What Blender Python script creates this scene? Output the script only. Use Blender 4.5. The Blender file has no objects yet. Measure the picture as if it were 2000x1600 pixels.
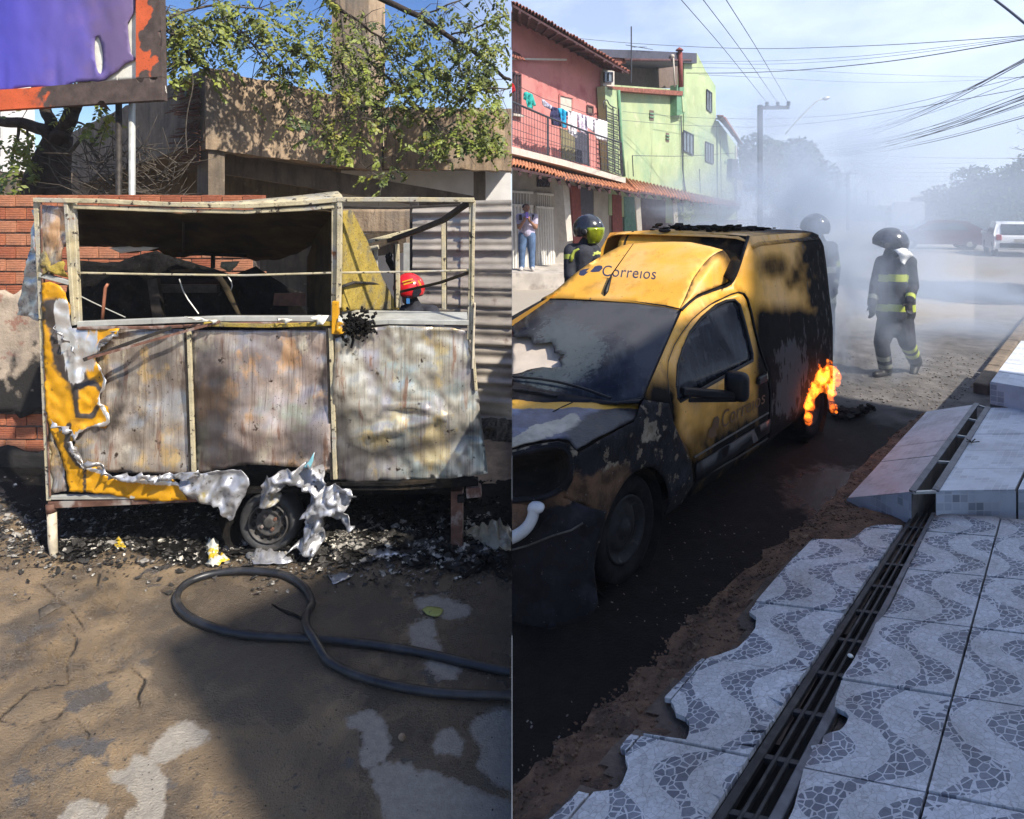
import bpy, bmesh, math, random
from mathutils import Vector, Matrix, noise
from mathutils.geometry import delaunay_2d_cdt
R = random.Random(7)
SC = bpy.context.scene
COL = SC.collection

# ------------------------------------------------------------------ camera, sky, sun, exposure
EYE = 2.05                      # the lens stands this high above the street
F, CX, HZ = 1200.0, 1000.0, 410.0   # focal length, centre column and horizon row in photo pixels (2000 x 1600)
cd = bpy.data.cameras.new('camera'); cam = bpy.data.objects.new('camera', cd); COL.objects.link(cam)
cam.location = (0, 0, EYE); cam.rotation_euler = (math.pi/2, 0, 0)
cd.sensor_width = 36; cd.lens = 36*F/2000; cd.shift_y = -(800-HZ)/2000
cd.clip_start = .05; cd.clip_end = 1500
SC.camera = cam
SUN_D = Vector((.755, -.656, 0)).normalized(); SUN_EL = math.radians(45)
sun_dir = Vector((SUN_D.x*math.cos(SUN_EL), SUN_D.y*math.cos(SUN_EL), math.sin(SUN_EL)))
sd = bpy.data.lights.new('sun', 'SUN'); sun = bpy.data.objects.new('sun', sd); COL.objects.link(sun)
sd.energy = 5.0; sd.angle = math.radians(.9); sd.color = (1, .93, .82)
sun.rotation_euler = sun_dir.to_track_quat('Z', 'Y').to_euler(); sun.location = (12, -12, 20)
W = bpy.data.worlds.new('World'); SC.world = W; W.use_nodes = True
nt = W.node_tree; nt.nodes.clear()
def wn(t): return nt.nodes.new(t)
sky = wn('ShaderNodeTexSky'); sky.sky_type = 'NISHITA'; sky.sun_disc = False
sky.sun_elevation = SUN_EL; sky.sun_rotation = math.atan2(SUN_D.x, SUN_D.y)
sky.air_density = 1.0; sky.dust_density = .6; sky.ozone_density = 2.0
tc = wn('ShaderNodeTexCoord'); sep = wn('ShaderNodeSeparateXYZ'); nt.links.new(tc.outputs['Generated'], sep.inputs[0])
mp = wn('ShaderNodeMapping'); mp.inputs['Scale'].default_value = (1, 1, 2.6); nt.links.new(tc.outputs['Generated'], mp.inputs[0])
nz = wn('ShaderNodeTexNoise'); nz.inputs['Scale'].default_value = 3.1; nz.inputs['Detail'].default_value = 7; nz.inputs['Roughness'].default_value = .55
nt.links.new(mp.outputs[0], nz.inputs['Vector'])
cr = wn('ShaderNodeMapRange'); cr.inputs[1].default_value = .36; cr.inputs[2].default_value = .68
cr.inputs[3].default_value = .46; cr.inputs[4].default_value = .98; nt.links.new(nz.outputs['Fac'], cr.inputs[0])
mr = wn('ShaderNodeMapRange'); mr.inputs[1].default_value = -.12; mr.inputs[2].default_value = .04   # the cloud bank lies over the street side
nt.links.new(sep.outputs['X'], mr.inputs[0])
mu = wn('ShaderNodeMath'); mu.operation = 'MULTIPLY'; nt.links.new(cr.outputs[0], mu.inputs[0]); nt.links.new(mr.outputs[0], mu.inputs[1])
mx = wn('ShaderNodeMix'); mx.data_type = 'RGBA'; nt.links.new(mu.outputs[0], mx.inputs['Factor'])
hs = wn('ShaderNodeHueSaturation'); hs.inputs['Hue'].default_value = .515; hs.inputs['Saturation'].default_value = 1.3; hs.inputs['Value'].default_value = .88
nt.links.new(sky.outputs[0], hs.inputs['Color'])
nt.links.new(hs.outputs[0], mx.inputs[6]); mx.inputs[7].default_value = (5.7, 6.5, 8.1, 1)
bg = wn('ShaderNodeBackground'); bg.inputs[1].default_value = .12
nt.links.new(mx.outputs[2], bg.inputs[0]); ow = wn('ShaderNodeOutputWorld'); nt.links.new(bg.outputs[0], ow.inputs[0])
SC.view_settings.view_transform = 'Standard'; SC.view_settings.look = 'None'
SC.view_settings.exposure = 0.58; SC.view_settings.gamma = 1; SC.view_settings.use_curve_mapping = False
SC.render.engine = 'CYCLES'
cy = SC.cycles
cy.use_denoising = True; cy.max_bounces = 7; cy.diffuse_bounces = 3; cy.glossy_bounces = 3; cy.transmission_bounces = 4
cy.volume_bounces = 1; cy.transparent_max_bounces = 16; cy.volume_step_rate = 2.0; cy.volume_max_steps = 96
cy.use_adaptive_sampling = True; cy.adaptive_threshold = .02
cy.caustics_reflective = False; cy.caustics_refractive = False

# ------------------------------------------------------------------ measuring helpers
GL = -.43                        # the yard on the left lies lower than the street on the right
def P(px, py, Y): return Vector(((px-CX)/F*Y, Y, EYE-(py-HZ)/F*Y))
def ray(px, py): return Vector(((px-CX)/F, 1, -(py-HZ)/F))
def PG(px, py, z):
    Y = (EYE-z)*F/(py-HZ); return P(px, py, Y)
def PP(px, py, p0, nrm):
    r = ray(px, py); o = Vector((0, 0, EYE)); t = (Vector(p0)-o).dot(nrm)/r.dot(nrm); return o+r*t
def lin(v): v /= 255.0; return v/12.92 if v <= .04045 else ((v+.055)/1.055)**2.4
def C(r, g, b): return (lin(r), lin(g), lin(b), 1)
def G(v): return (v, v, v, 1)

# ------------------------------------------------------------------ materials
def NT(m): return m.node_tree
def M(name, base, rough=.7, metal=0, spec=.4, layers=(), bump=0, bscale=40, bstretch=(1, 1, 1), var=.12, vscale=6, coat=0, emit=None, trans=0, alpha=None, bdetail=6):
    """base colour with a soft variation, then layers of (colour, mask) where mask is
    ('n', scale, lo, hi, stretch) noise, ('a', attribute, noise scale, noise amount) painted, or ('w', scale, lo, hi, stretch) voronoi"""
    m = bpy.data.materials.new(name); m.use_nodes = True; t = m.node_tree; N = t.nodes; L = t.links
    b = N['Principled BSDF']; tcn = N.new('ShaderNodeTexCoord'); oc = tcn.outputs['Object']
    def noise_(scale, detail=5, stretch=(1, 1, 1), rough_=.6, out='Fac'):
        v = oc
        if tuple(stretch) != (1, 1, 1):
            mpn = N.new('ShaderNodeMapping'); mpn.inputs['Scale'].default_value = stretch; L.new(oc, mpn.inputs[0]); v = mpn.outputs[0]
        n_ = N.new('ShaderNodeTexNoise'); n_.inputs['Scale'].default_value = scale; n_.inputs['Detail'].default_value = detail
        n_.inputs['Roughness'].default_value = rough_; L.new(v, n_.inputs['Vector']); return n_.outputs[out]
    def rng(s, lo, hi, a=0, c=1):
        r_ = N.new('ShaderNodeMapRange'); r_.inputs[1].default_value = lo; r_.inputs[2].default_value = hi
        r_.inputs[3].default_value = a; r_.inputs[4].default_value = c; L.new(s, r_.inputs[0]); return r_.outputs[0]
    def mix(f, a, c):
        x = N.new('ShaderNodeMix'); x.data_type = 'RGBA'
        if isinstance(f, float): x.inputs[0].default_value = f
        else: L.new(f, x.inputs[0])
        for k, v in ((6, a), (7, c)):
            if isinstance(v, tuple): x.inputs[k].default_value = v
            else: L.new(v, x.inputs[k])
        return x.outputs[2]
    def mixf(f, a, c):
        x = N.new('ShaderNodeMix')
        L.new(f, x.inputs[0])
        for k, v in ((2, a), (3, c)):
            if isinstance(v, (int, float)): x.inputs[k].default_value = v
            else: L.new(v, x.inputs[k])
        return x.outputs[0]
    col = base
    if var:
        lo = tuple(max(0, c*(1-var*2)) for c in base[:3])+(1,); hi = tuple(min(1, c*(1+var*1.4)) for c in base[:3])+(1,)
        col = mix(rng(noise_(vscale), .3, .7), lo, hi)
    ro = rough; me = metal; sp = spec
    for ly in layers:
        c2, mk = ly[0], ly[1]; opt = ly[2] if len(ly) > 2 else {}
        if mk[0] == 'n': f = rng(noise_(mk[1], 6, mk[4] if len(mk) > 4 else (1, 1, 1)), mk[2], mk[3])
        elif mk[0] == 'w':
            vo = N.new('ShaderNodeTexVoronoi'); vo.feature = 'DISTANCE_TO_EDGE'; vo.inputs['Scale'].default_value = mk[1]
            mpn = N.new('ShaderNodeMapping'); mpn.inputs['Scale'].default_value = mk[4] if len(mk) > 4 else (1, 1, 1); L.new(oc, mpn.inputs[0])
            wv = N.new('ShaderNodeTexNoise'); wv.inputs['Scale'].default_value = mk[1]*1.3; wv.inputs['Detail'].default_value = 4
            ad = N.new('ShaderNodeVectorMath'); ad.operation = 'MULTIPLY_ADD'; ad.inputs[1].default_value = (.35/mk[1],)*3
            L.new(oc, wv.inputs['Vector']); L.new(wv.outputs['Color'], ad.inputs[0]); L.new(mpn.outputs[0], ad.inputs[2]); L.new(ad.outputs[0], vo.inputs['Vector'])
            f = rng(vo.outputs['Distance'], mk[2], mk[3])
        else:
            at = N.new('ShaderNodeAttribute'); at.attribute_name = mk[1]
            s = N.new('ShaderNodeMath'); s.operation = 'MULTIPLY_ADD'; L.new(noise_(mk[2], 8, mk[4] if len(mk) > 4 else (1, 1, 1)), s.inputs[0]); s.inputs[1].default_value = mk[3]
            L.new(at.outputs['Fac'], s.inputs[2]); o_ = mk[3]*.5; sh = mk[5] if len(mk) > 5 else .12
            f = rng(s.outputs[0], .5+o_-sh, .5+o_+sh)
        if 'k' in opt:
            mm = N.new('ShaderNodeMath'); mm.operation = 'MULTIPLY'; mm.inputs[1].default_value = opt['k']; L.new(f, mm.inputs[0]); f = mm.outputs[0]
        if c2 is not None:
            if 'var' in opt:
                c2 = mix(rng(noise_(opt.get('vs', 12)), .35, .65), tuple(x*(1-opt['var']) for x in c2[:3])+(1,), tuple(min(1, x*(1+opt['var'])) for x in c2[:3])+(1,))
            col = mix(f, col, c2)
        if 'rough' in opt: ro = mixf(f, ro, opt['rough'])
        if 'metal' in opt: me = mixf(f, me, opt['metal'])
        if 'spec' in opt: sp = mixf(f, sp, opt['spec'])
    if isinstance(col, tuple): b.inputs['Base Color'].default_value = col
    else: L.new(col, b.inputs['Base Color'])
    for key, v in (('Roughness', ro), ('Metallic', me), ('Specular IOR Level', sp)):
        if isinstance(v, (int, float)): b.inputs[key].default_value = v
        else: L.new(v, b.inputs[key])
    if coat: b.inputs['Coat Weight'].default_value = coat
    if trans: b.inputs['Transmission Weight'].default_value = trans
    if alpha is not None: b.inputs['Alpha'].default_value = alpha
    if emit: b.inputs['Emission Color'].default_value = emit[0]; b.inputs['Emission Strength'].default_value = emit[1]
    if bump:
        bp = N.new('ShaderNodeBump'); bp.inputs['Strength'].default_value = bump; bp.inputs['Distance'].default_value = .02
        L.new(noise_(bscale, bdetail, bstretch, .65), bp.inputs['Height']); L.new(bp.outputs[0], b.inputs['Normal'])
    return m

# ------------------------------------------------------------------ mesh helpers
class MB:
    def __init__(s): s.v = []; s.f = []; s.mi = []; s.k = 0
    def add(s, vs, fs):
        o = len(s.v); s.v += [tuple(x) for x in vs]
        for f in fs: s.f.append(tuple(i+o for i in f)); s.mi.append(s.k)
        return s
    def box(s, c, size, rot=None, taper=1):
        sx, sy, sz = (x/2 for x in size); vs = []
        for z in (-sz, sz):
            q = taper if z > 0 else 1
            for x, y in ((-sx, -sy), (sx, -sy), (sx, sy), (-sx, sy)): vs.append(Vector((x*q, y*q, z)))
        if rot is not None: vs = [rot @ v for v in vs]
        c = Vector(c); vs = [v+c for v in vs]
        return s.add(vs, [(3, 2, 1, 0), (4, 5, 6, 7), (0, 1, 5, 4), (1, 2, 6, 5), (2, 3, 7, 6), (3, 0, 4, 7)])
    def beam(s, a, b, w, h, up=(0, 0, 1)):
        a = Vector(a); b = Vector(b); d = b-a; L_ = d.length
        if L_ < 1e-6: return s
        d /= L_; u = Vector(up)
        if abs(d.dot(u)) > .98: u = Vector((0, 1, 0))
        r_ = d.cross(u).normalized(); u = r_.cross(d)
        rot = Matrix((r_, d, u)).transposed(); return s.box((a+b)/2, (w, L_, h), rot)
    def tube(s, pts, rad, n=8, cap=True):
        pts = [Vector(p) for p in pts]; m = len(pts)
        rs = rad if isinstance(rad, (list, tuple)) else [rad]*m
        rings = []; prev = None
        for i, p in enumerate(pts):
            t = (pts[min(i+1, m-1)]-pts[max(i-1, 0)])
            t = t.normalized() if t.length > 1e-9 else Vector((0, 0, 1))
            if prev is None:
                a = Vector((0, 0, 1)) if abs(t.z) < .9 else Vector((1, 0, 0)); x = t.cross(a).normalized()
            else:
                x = prev-t*prev.dot(t); x = x.normalized() if x.length > 1e-6 else t.orthogonal().normalized()
            prev = x; y = t.cross(x)
            rings.append([p+(x*math.cos(2*math.pi*k/n)+y*math.sin(2*math.pi*k/n))*rs[i] for k in range(n)])
        vs = [v for r_ in rings for v in r_]; fs = []
        for i in range(m-1):
            for k in range(n): fs.append((i*n+k, i*n+(k+1) % n, (i+1)*n+(k+1) % n, (i+1)*n+k))
        if cap: fs += [tuple(range(n-1, -1, -1)), tuple((m-1)*n+k for k in range(n))]
        return s.add(vs, fs)
    def ell(s, c, r, n=12, m=8, rot=None):
        vs = []; c = Vector(c); fs = []
        for i in range(m+1):
            a = math.pi*i/m
            for k in range(n):
                b = 2*math.pi*k/n; v = Vector((r[0]*math.sin(a)*math.cos(b), r[1]*math.sin(a)*math.sin(b), r[2]*math.cos(a)))
                if rot is not None: v = rot @ v
                vs.append(c+v)
        for i in range(m):
            for k in range(n): fs.append((i*n+k, (i+1)*n+k, (i+1)*n+(k+1) % n, i*n+(k+1) % n))
        return s.add(vs, fs)
    def lathe(s, prof, c, axis, n=24):
        c = Vector(c); axis = Vector(axis).normalized(); x = axis.orthogonal().normalized(); y = axis.cross(x); m = len(prof)
        vs = [c+axis*h_+(x*math.cos(2*math.pi*k/n)+y*math.sin(2*math.pi*k/n))*r_ for r_, h_ in prof for k in range(n)]
        return s.add(vs, [(i*n+k, i*n+(k+1) % n, (i+1)*n+(k+1) % n, (i+1)*n+k) for i in range(m-1) for k in range(n)])
    def prism(s, poly, off):
        off = Vector(off); n = len(poly); a = [Vector(p) for p in poly]
        return s.add(a+[p+off for p in a], [tuple(range(n-1, -1, -1)), tuple(range(n, 2*n))]+[(i, (i+1) % n, n+(i+1) % n, n+i) for i in range(n)])
    def quad(s, a, b, c, d): return s.add([a, b, c, d], [(0, 1, 2, 3)])
    def mesh(s, name, mats, smooth=False):
        me = bpy.data.meshes.new(name); me.from_pydata(s.v, [], s.f)
        for m in (mats if isinstance(mats, (list, tuple)) else [mats]): me.materials.append(m)
        if any(s.mi): me.polygons.foreach_set('material_index', s.mi)
        me.validate()
        if smooth: me.polygons.foreach_set('use_smooth', [True]*len(me.polygons))
        me.update(); return me
    def build(s, name, mats, parent=None, smooth=False): return link(name, s.mesh(name, mats, smooth), parent)
def link(name, me, parent=None, label=None):
    o = bpy.data.objects.new(name, me); COL.objects.link(o)
    if parent is not None:
        o.parent = parent; o.matrix_parent_inverse = Matrix.Translation(-parent.location)   # every parent stands at its own world location
    if label: o['label'] = label
    return o
def tag(o, label, cat, group=None):
    o['label'] = label; o['category'] = cat
    if group: o['group'] = group
    return o
def kind(o, k): o['kind'] = k; return o
def thing(name, label, cat, loc, group=None):
    o = bpy.data.objects.new(name, None); COL.objects.link(o); o.location = loc; o.empty_display_size = .2
    return tag(o, label, cat, group)
def bevel(o, w=.01, seg=2, ang=35):
    b = o.modifiers.new('bevel', 'BEVEL'); b.width = w; b.segments = seg; b.limit_method = 'ANGLE'; b.angle_limit = math.radians(ang); return o
def solid(o, t, off=-1):
    b = o.modifiers.new('solidify', 'SOLIDIFY'); b.thickness = t; b.offset = off; return o
def setattr_v(me, name, vals):
    a = me.attributes.new(name, 'FLOAT', 'POINT'); a.data.foreach_set('value', vals)
def inside(p, poly):
    x, y = p; r_ = False; j = len(poly)-1
    for i in range(len(poly)):
        xi, yi = poly[i]; xj, yj = poly[j]
        if (yi > y) != (yj > y) and x < (xj-xi)*(y-yi)/(yj-yi)+xi: r_ = not r_
        j = i
    return r_
def dpoly(p, poly):
    best = 1e9; n = len(poly); px, py = p
    for i in range(n):
        ax, ay = poly[i]; bx, by = poly[(i+1) % n]; dx, dy = bx-ax, by-ay; L2 = dx*dx+dy*dy
        t = max(0, min(1, ((px-ax)*dx+(py-ay)*dy)/L2)) if L2 else 0
        best = min(best, math.hypot(px-ax-dx*t, py-ay-dy*t))
    return best if not inside(p, poly) else -best
def dline(p, pl):
    best = 1e9; px, py = p
    for (ax, ay), (bx, by) in zip(pl, pl[1:]):
        dx, dy = bx-ax, by-ay; L2 = dx*dx+dy*dy
        t = max(0, min(1, ((px-ax)*dx+(py-ay)*dy)/L2)) if L2 else 0
        best = min(best, math.hypot(px-ax-dx*t, py-ay-dy*t))
    return best
def resample(poly, step, closed=True):
    out = []; n = len(poly)
    for i in range(n if closed else n-1):
        a, b = poly[i], poly[(i+1) % n]; L_ = math.hypot(b[0]-a[0], b[1]-a[1]); k = max(1, int(L_/step))
        for j in range(k): out.append((a[0]+(b[0]-a[0])*j/k, a[1]+(b[1]-a[1])*j/k))
    if not closed: out.append(poly[-1])
    return out
def jag(poly, step, amp, seed=0, closed=True):
    r_ = random.Random(seed); q = resample(poly, step, closed)
    return [(x+r_.uniform(-amp, amp), y+r_.uniform(-amp, amp)) for x, y in q]
def rnd(poly, it=2, closed=True):
    for _ in range(it):
        q = []; n = len(poly)
        for i in range(n if closed else n-1):
            a, b = poly[i], poly[(i+1) % n]
            q += [(a[0]*.75+b[0]*.25, a[1]*.75+b[1]*.25), (a[0]*.25+b[0]*.75, a[1]*.25+b[1]*.75)]
        if not closed: q = [poly[0]]+q+[poly[-1]]
        poly = q
    return poly
def tri(outline, holes=(), step=12, edge=None):
    """2-D triangulation of an outline with holes and a grid of inner points"""
    loops = [resample(outline, edge or step)]+[resample(h_, edge or step) for h_ in holes]
    vs = []; es = []
    for lp in loops:
        o = len(vs); n = len(lp); vs += lp; es += [(o+i, o+(i+1) % n) for i in range(n)]
    xs = [p[0] for p in outline]; ys = [p[1] for p in outline]
    y = min(ys)+step*.5; row = 0
    while y < max(ys):
        x = min(xs)+step*(.5 if row % 2 else .25)
        while x < max(xs):
            if inside((x, y), outline) and dpoly((x, y), outline) < -step*.4 and all(dpoly((x, y), h_) > step*.4 for h_ in holes): vs.append((x, y))
            x += step
        y += step*.87; row += 1
    r_ = delaunay_2d_cdt([Vector(v) for v in vs], es, [], 0, 1e-6)
    V = [(v.x, v.y) for v in r_[0]]; T = []
    for f in r_[2]:
        c = (sum(V[i][0] for i in f)/len(f), sum(V[i][1] for i in f)/len(f))
        if inside(c, outline) and not any(inside(c, h_) for h_ in holes): T.append(tuple(f))
    return V, T
def sheet(name, outline, mapf, mat, parent=None, holes=(), step=12, thick=0, attrs=None, smooth=True, edge=None, off=0, label=None):
    """a sheet cut to a measured outline, laid on the surface that mapf describes"""
    V, T = tri(outline, holes, step, edge)
    me = bpy.data.meshes.new(name); me.from_pydata([tuple(mapf(*v)) for v in V], [], T)
    me.materials.append(mat)
    if smooth: me.polygons.foreach_set('use_smooth', [True]*len(me.polygons))
    for k, fn in (attrs or {}).items(): setattr_v(me, k, [fn(*v) for v in V])
    me.update(); o = link(name, me, parent, label)
    if thick: solid(o, thick, off)
    return o
def n3(x, y, z=0.0, s=1.0): return noise.noise(Vector((x*s, y*s, z)))
def fbm(x, y, z=0.0, o=4): return noise.fractal(Vector((x, y, z)), .6, 2.0, o)
def sst(a, b, x): t = max(0, min(1, (x-a)/(b-a))); return t*t*(3-2*t)
def text2d(s, size=1.0, shear=0.0, space=1.0):
    cu = bpy.data.curves.new('lettering', 'FONT'); cu.body = s; cu.size = size; cu.shear = shear; cu.space_character = space; cu.fill_mode = 'FRONT'; cu.resolution_u = 4
    o = bpy.data.objects.new('lettering', cu); COL.objects.link(o); dg = bpy.context.evaluated_depsgraph_get(); dg.update()
    me = bpy.data.meshes.new_from_object(o.evaluated_get(dg)); V = [(v.co.x, v.co.y) for v in me.vertices]; Fc = [tuple(p.vertices) for p in me.polygons]
    bpy.data.objects.remove(o); bpy.data.curves.remove(cu); bpy.data.meshes.remove(me); return V, Fc
def blob(name, prims, mats, parent=None, voxel=.014, smooth_it=3):
    """one continuous surface grown round tapered segments (a, b, ra, rb, material) - used for bodies"""
    mb = MB()
    for a, b, ra, rb, k in prims:
        a = Vector(a); b = Vector(b); d = b-a; L_ = d.length; d = d/L_ if L_ > 1e-6 else Vector((0, 0, 1))
        pts = []; rs = []
        for i in range(5): an = math.pi/2*(1-i/4.0)*.98; pts.append(a-d*ra*math.sin(an)); rs.append(max(.002, ra*math.cos(an)))
        for i in range(1, 4): pts.append(a+(b-a)*i/4); rs.append(ra+(rb-ra)*i/4)
        for i in range(5): an = math.pi/2*(i/4.0)*.98; pts.append(b+d*rb*math.sin(an)); rs.append(max(.002, rb*math.cos(an)))
        mb.tube(pts, rs, 12)
    me = mb.mesh('tmp', []); o = bpy.data.objects.new('tmp', me); COL.objects.link(o)
    r_ = o.modifiers.new('r', 'REMESH'); r_.mode = 'VOXEL'; r_.voxel_size = voxel
    s_ = o.modifiers.new('s', 'SMOOTH'); s_.iterations = smooth_it; s_.factor = .5
    dg = bpy.context.evaluated_depsgraph_get(); dg.update(); me2 = bpy.data.meshes.new_from_object(o.evaluated_get(dg))
    bpy.data.objects.remove(o); bpy.data.meshes.remove(me)
    me2.materials.clear()
    for m in mats: me2.materials.append(m)
    segs = [(Vector(a), Vector(b), ra, rb, k) for a, b, ra, rb, k in prims]; mi = []
    for p in me2.polygons:
        c = p.center; best = 1e9; bk = 0
        for a, b, ra, rb, k in segs:
            ab = b-a; L2 = ab.length_squared; t = max(0, min(1, (c-a).dot(ab)/L2)) if L2 > 1e-9 else 0
            dd = ((c-a-ab*t).length-(ra+(rb-ra)*t))/(1 if k < 90 else 1)
            if dd < best: best = dd; bk = k
        mi.append(bk)
    me2.polygons.foreach_set('material_index', mi); me2.polygons.foreach_set('use_smooth', [True]*len(me2.polygons)); me2.name = name; me2.update()
    return link(name, me2, parent)
# ================================================================== THE YARD ON THE LEFT
# ------------------------------------------------------------------ materials
m_yard = M('yard_concrete', (.285, .203, .12, 1), .42, spec=.5, var=.25, vscale=1.6, bump=1.0, bscale=95, layers=[
    ((.10, .077, .056, 1), ('n', 2.3, .5, .66), {'rough': .32}), ((.21, .165, .115, 1), ('n', 5, .56, .72)),
    ((.05, .042, .036, 1), ('n', 38, .60, .68)), ((.03, .025, .02, 1), ('n', 75, .63, .68)), ((.02, .017, .014, 1), ('a', 'crack', 30, .5, (1, 1, 1), .15)), ((.11, .10, .095, 1), ('n', 3.1, .6, .64), {'rough': .3}), ((.30, .26, .2, 1), ('n', 95, .66, .74)),
    ((.095, .073, .052, 1), ('a', 'wet', 5, 1.0, (1, 1, 1), .25), {'rough': .09, 'k': .85, 'spec': .7}),
    ((.010, .009, .008, 1), ('a', 'soot', 11, 1.2), {'rough': .6, 'var': .5, 'spec': .15}),
    ((.38, .34, .285, 1), ('a', 'dry', 34, 1.15, (1, 1, 1), .16), {'rough': .85, 'var': .12, 'vs': 30})])
m_brick = [M('clay_brick_%d' % i, c, .85, var=.16, vscale=14, bump=.3, bscale=60, layers=[((.07, .045, .035, 1), ('n', 5, .50, .70), {'k': .8}), ((.42, .3, .22, 1), ('n', 30, .66, .8))]) for i, c in enumerate([(.43, .15, .075, 1), (.36, .115, .06, 1), (.47, .2, .11, 1)])]
m_mortar = M('mortar', (.13, .11, .095, 1), .95, var=.25, vscale=20, bump=.6, bscale=50)
m_plaster = M('old_plaster', (.42, .34, .26, 1), .92, var=.15, vscale=5, bump=.4, bscale=30, layers=[
    ((.27, .12, .085, 1), ('n', 6, .56, .62), {'k': .75}), ((.15, .13, .12, 1), ('n', 3.2, .52, .7), {'k': .8}),
    ((.022, .02, .019, 1), ('a', 'soot', 9, .9))])
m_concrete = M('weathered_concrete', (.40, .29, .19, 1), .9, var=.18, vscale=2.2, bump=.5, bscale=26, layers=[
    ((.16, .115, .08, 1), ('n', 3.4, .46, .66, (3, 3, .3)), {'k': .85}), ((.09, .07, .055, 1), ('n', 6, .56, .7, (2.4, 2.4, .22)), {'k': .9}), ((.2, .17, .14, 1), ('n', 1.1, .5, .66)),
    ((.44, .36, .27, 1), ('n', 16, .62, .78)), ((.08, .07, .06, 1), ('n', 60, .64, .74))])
m_concrete_dark = M('dark_and_shaded_concrete', (.175, .135, .098, 1), .9, var=.2, vscale=2.5, bump=.5, bscale=22, layers=[
    ((.08, .068, .055, 1), ('n', 4, .48, .7, (2.4, 2.4, .35)), {'k': .85}), ((.3, .25, .19, 1), ('n', 9, .62, .76))])  # dark concrete, also a darker copy that paints shade on the building
m_rust_rod = M('rusty_rebar', (.11, .045, .025, 1), .9, var=.3, vscale=30)
m_bark = M('dark_bark', (.045, .033, .026, 1), .95, var=.3, vscale=14, bump=.9, bscale=34, bstretch=(3, 3, .5))
m_twig = M('grey_twig', (.085, .07, .055, 1), .9, var=.3, vscale=20)
m_leaf = M('leaf_green', (.15, .18, .026, 1), .55, var=.45, vscale=5, layers=[((.3, .27, .04, 1), ('n', 3.5, .55, .72)), ((.035, .06, .018, 1), ('n', 2.2, .54, .66))])
m_banner = M('purple_banner', (.115, .09, .36, 1), .45, spec=.5, var=.08, vscale=1.4, layers=[((.075, .065, .40, 1), ('a', 'left', 2, .1, (1, 1, 1), .4)), ((.145, .1, .22, 1), ('a', 'scorch', 3, .3, (1, 1, 1), .3)), ((.24, .14, .28, 1), ('n', 2.2, .58, .8), {'k': .5})])
m_orange = M('orange_rusted_steel', (.56, .105, .035, 1), .7, var=.1, vscale=6, bump=.15, bscale=60, layers=[
    ((.075, .055, .048, 1), ('a', 'burn', 10, 1.1, (1, 1, 1), .1), {'rough': .75, 'var': .3}), ((.11, .035, .02, 1), ('n', 55, .6, .66))])
m_white_vinyl = M('white_vinyl', (.72, .7, .62, 1), .6, var=.08, vscale=9, layers=[((.3, .28, .24, 1), ('n', 14, .62, .74))])
m_galv = M('galvanised_pipe', (.5, .5, .46, 1), .45, .35, var=.12, vscale=9)
m_dark_steel = M('dark_steel', (.045, .038, .033, 1), .6, .4, var=.3, vscale=18)
m_frame = M('flaked_frame_steel', (.52, .45, .29, 1), .65, .15, var=.18, vscale=8, bump=.3, bscale=70, layers=[
    ((.4, .38, .33, 1), ('n', 4.5, .5, .62)), ((.05, .04, .034, 1), ('n', 22, .585, .64, (1, 1, 1)), {'rough': .9}), ((.22, .085, .03, 1), ('n', 9, .63, .72))])
def m_heat(nm, a, b_, c_, d_):
    return M(nm, a, .33, .6, spec=.5, var=.2, vscale=5, bump=.05, bscale=6, bstretch=(3, 1, .8), layers=[
        (b_, ('n', 2.6, .48, .60, (1.4, 1, .7))), (c_, ('n', 3.3, .55, .62, (1.3, 1, .9)), {'k': .9}), (d_, ('n', 2.3, .55, .62), {'k': .9}), ((.85, .78, .62, 1), ('n', 4.4, .58, .68, (1.6, 1, .8)), {'k': .85}),
        ((.13, .085, .06, 1), ('n', 3, .52, .66, (14, 1, .3)), {'k': .4}), ((.10, .055, .04, 1), ('n', 8, .57, .67, (11, 1, .3)), {'k': .45}), ((.86, .74, .58, 1), ('n', 7, .57, .68, (13, 1, .3)), {'k': .45}), ((.17, .07, .03, 1), ('n', 3.4, .58, .65, (4, 1, .5)), {'k': .8, 'metal': .1, 'rough': .8}),
        ((.045, .036, .036, 1), ('n', 1.7, .58, .70, (1.2, 1, .8))), ((.03, .02, .02, 1), ('n', 90, .64, .68)), ((.05, .03, .02, 1), ('n', 14, .64, .70)),
        ((.02, .017, .02, 1), ('a', 'soot', 4, .7, (1, 1, 1), .3), {'k': .9, 'metal': 0})])
m_heat1 = m_heat('heat_tinted_sheet', (.58, .50, .42, 1), (.40, .35, .31, 1), (.78, .56, .27, 1), (.46, .46, .48, 1))
m_heat2 = m_heat('heat_tinted_sheet_rosy', (.58, .47, .41, 1), (.42, .37, .37, 1), (.8, .5, .28, 1), (.46, .47, .36, 1))
m_heat3 = m_heat('heat_tinted_sheet_pale', (.62, .58, .48, 1), (.44, .4, .4, 1), (.78, .62, .32, 1), (.5, .56, .52, 1))
m_yellow = M('burnt_yellow_paint', (.62, .3, .008, 1), .42, spec=.5, var=.1, vscale=5, bump=.08, bscale=40, layers=[
    ((.28, .13, .012, 1), ('n', 6, .6, .75)), ((.03, .022, .015, 1), ('n', 28, .65, .7)),
    ((.05, .04, .035, 1), ('a', 'soot', 7, .55, (1, 1, 1), .16)), ((.7, .68, .66, 1), ('a', 'bare', 9, 1.2, (6, 1, .6), .08), {'metal': .7, 'rough': .35})])
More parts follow.
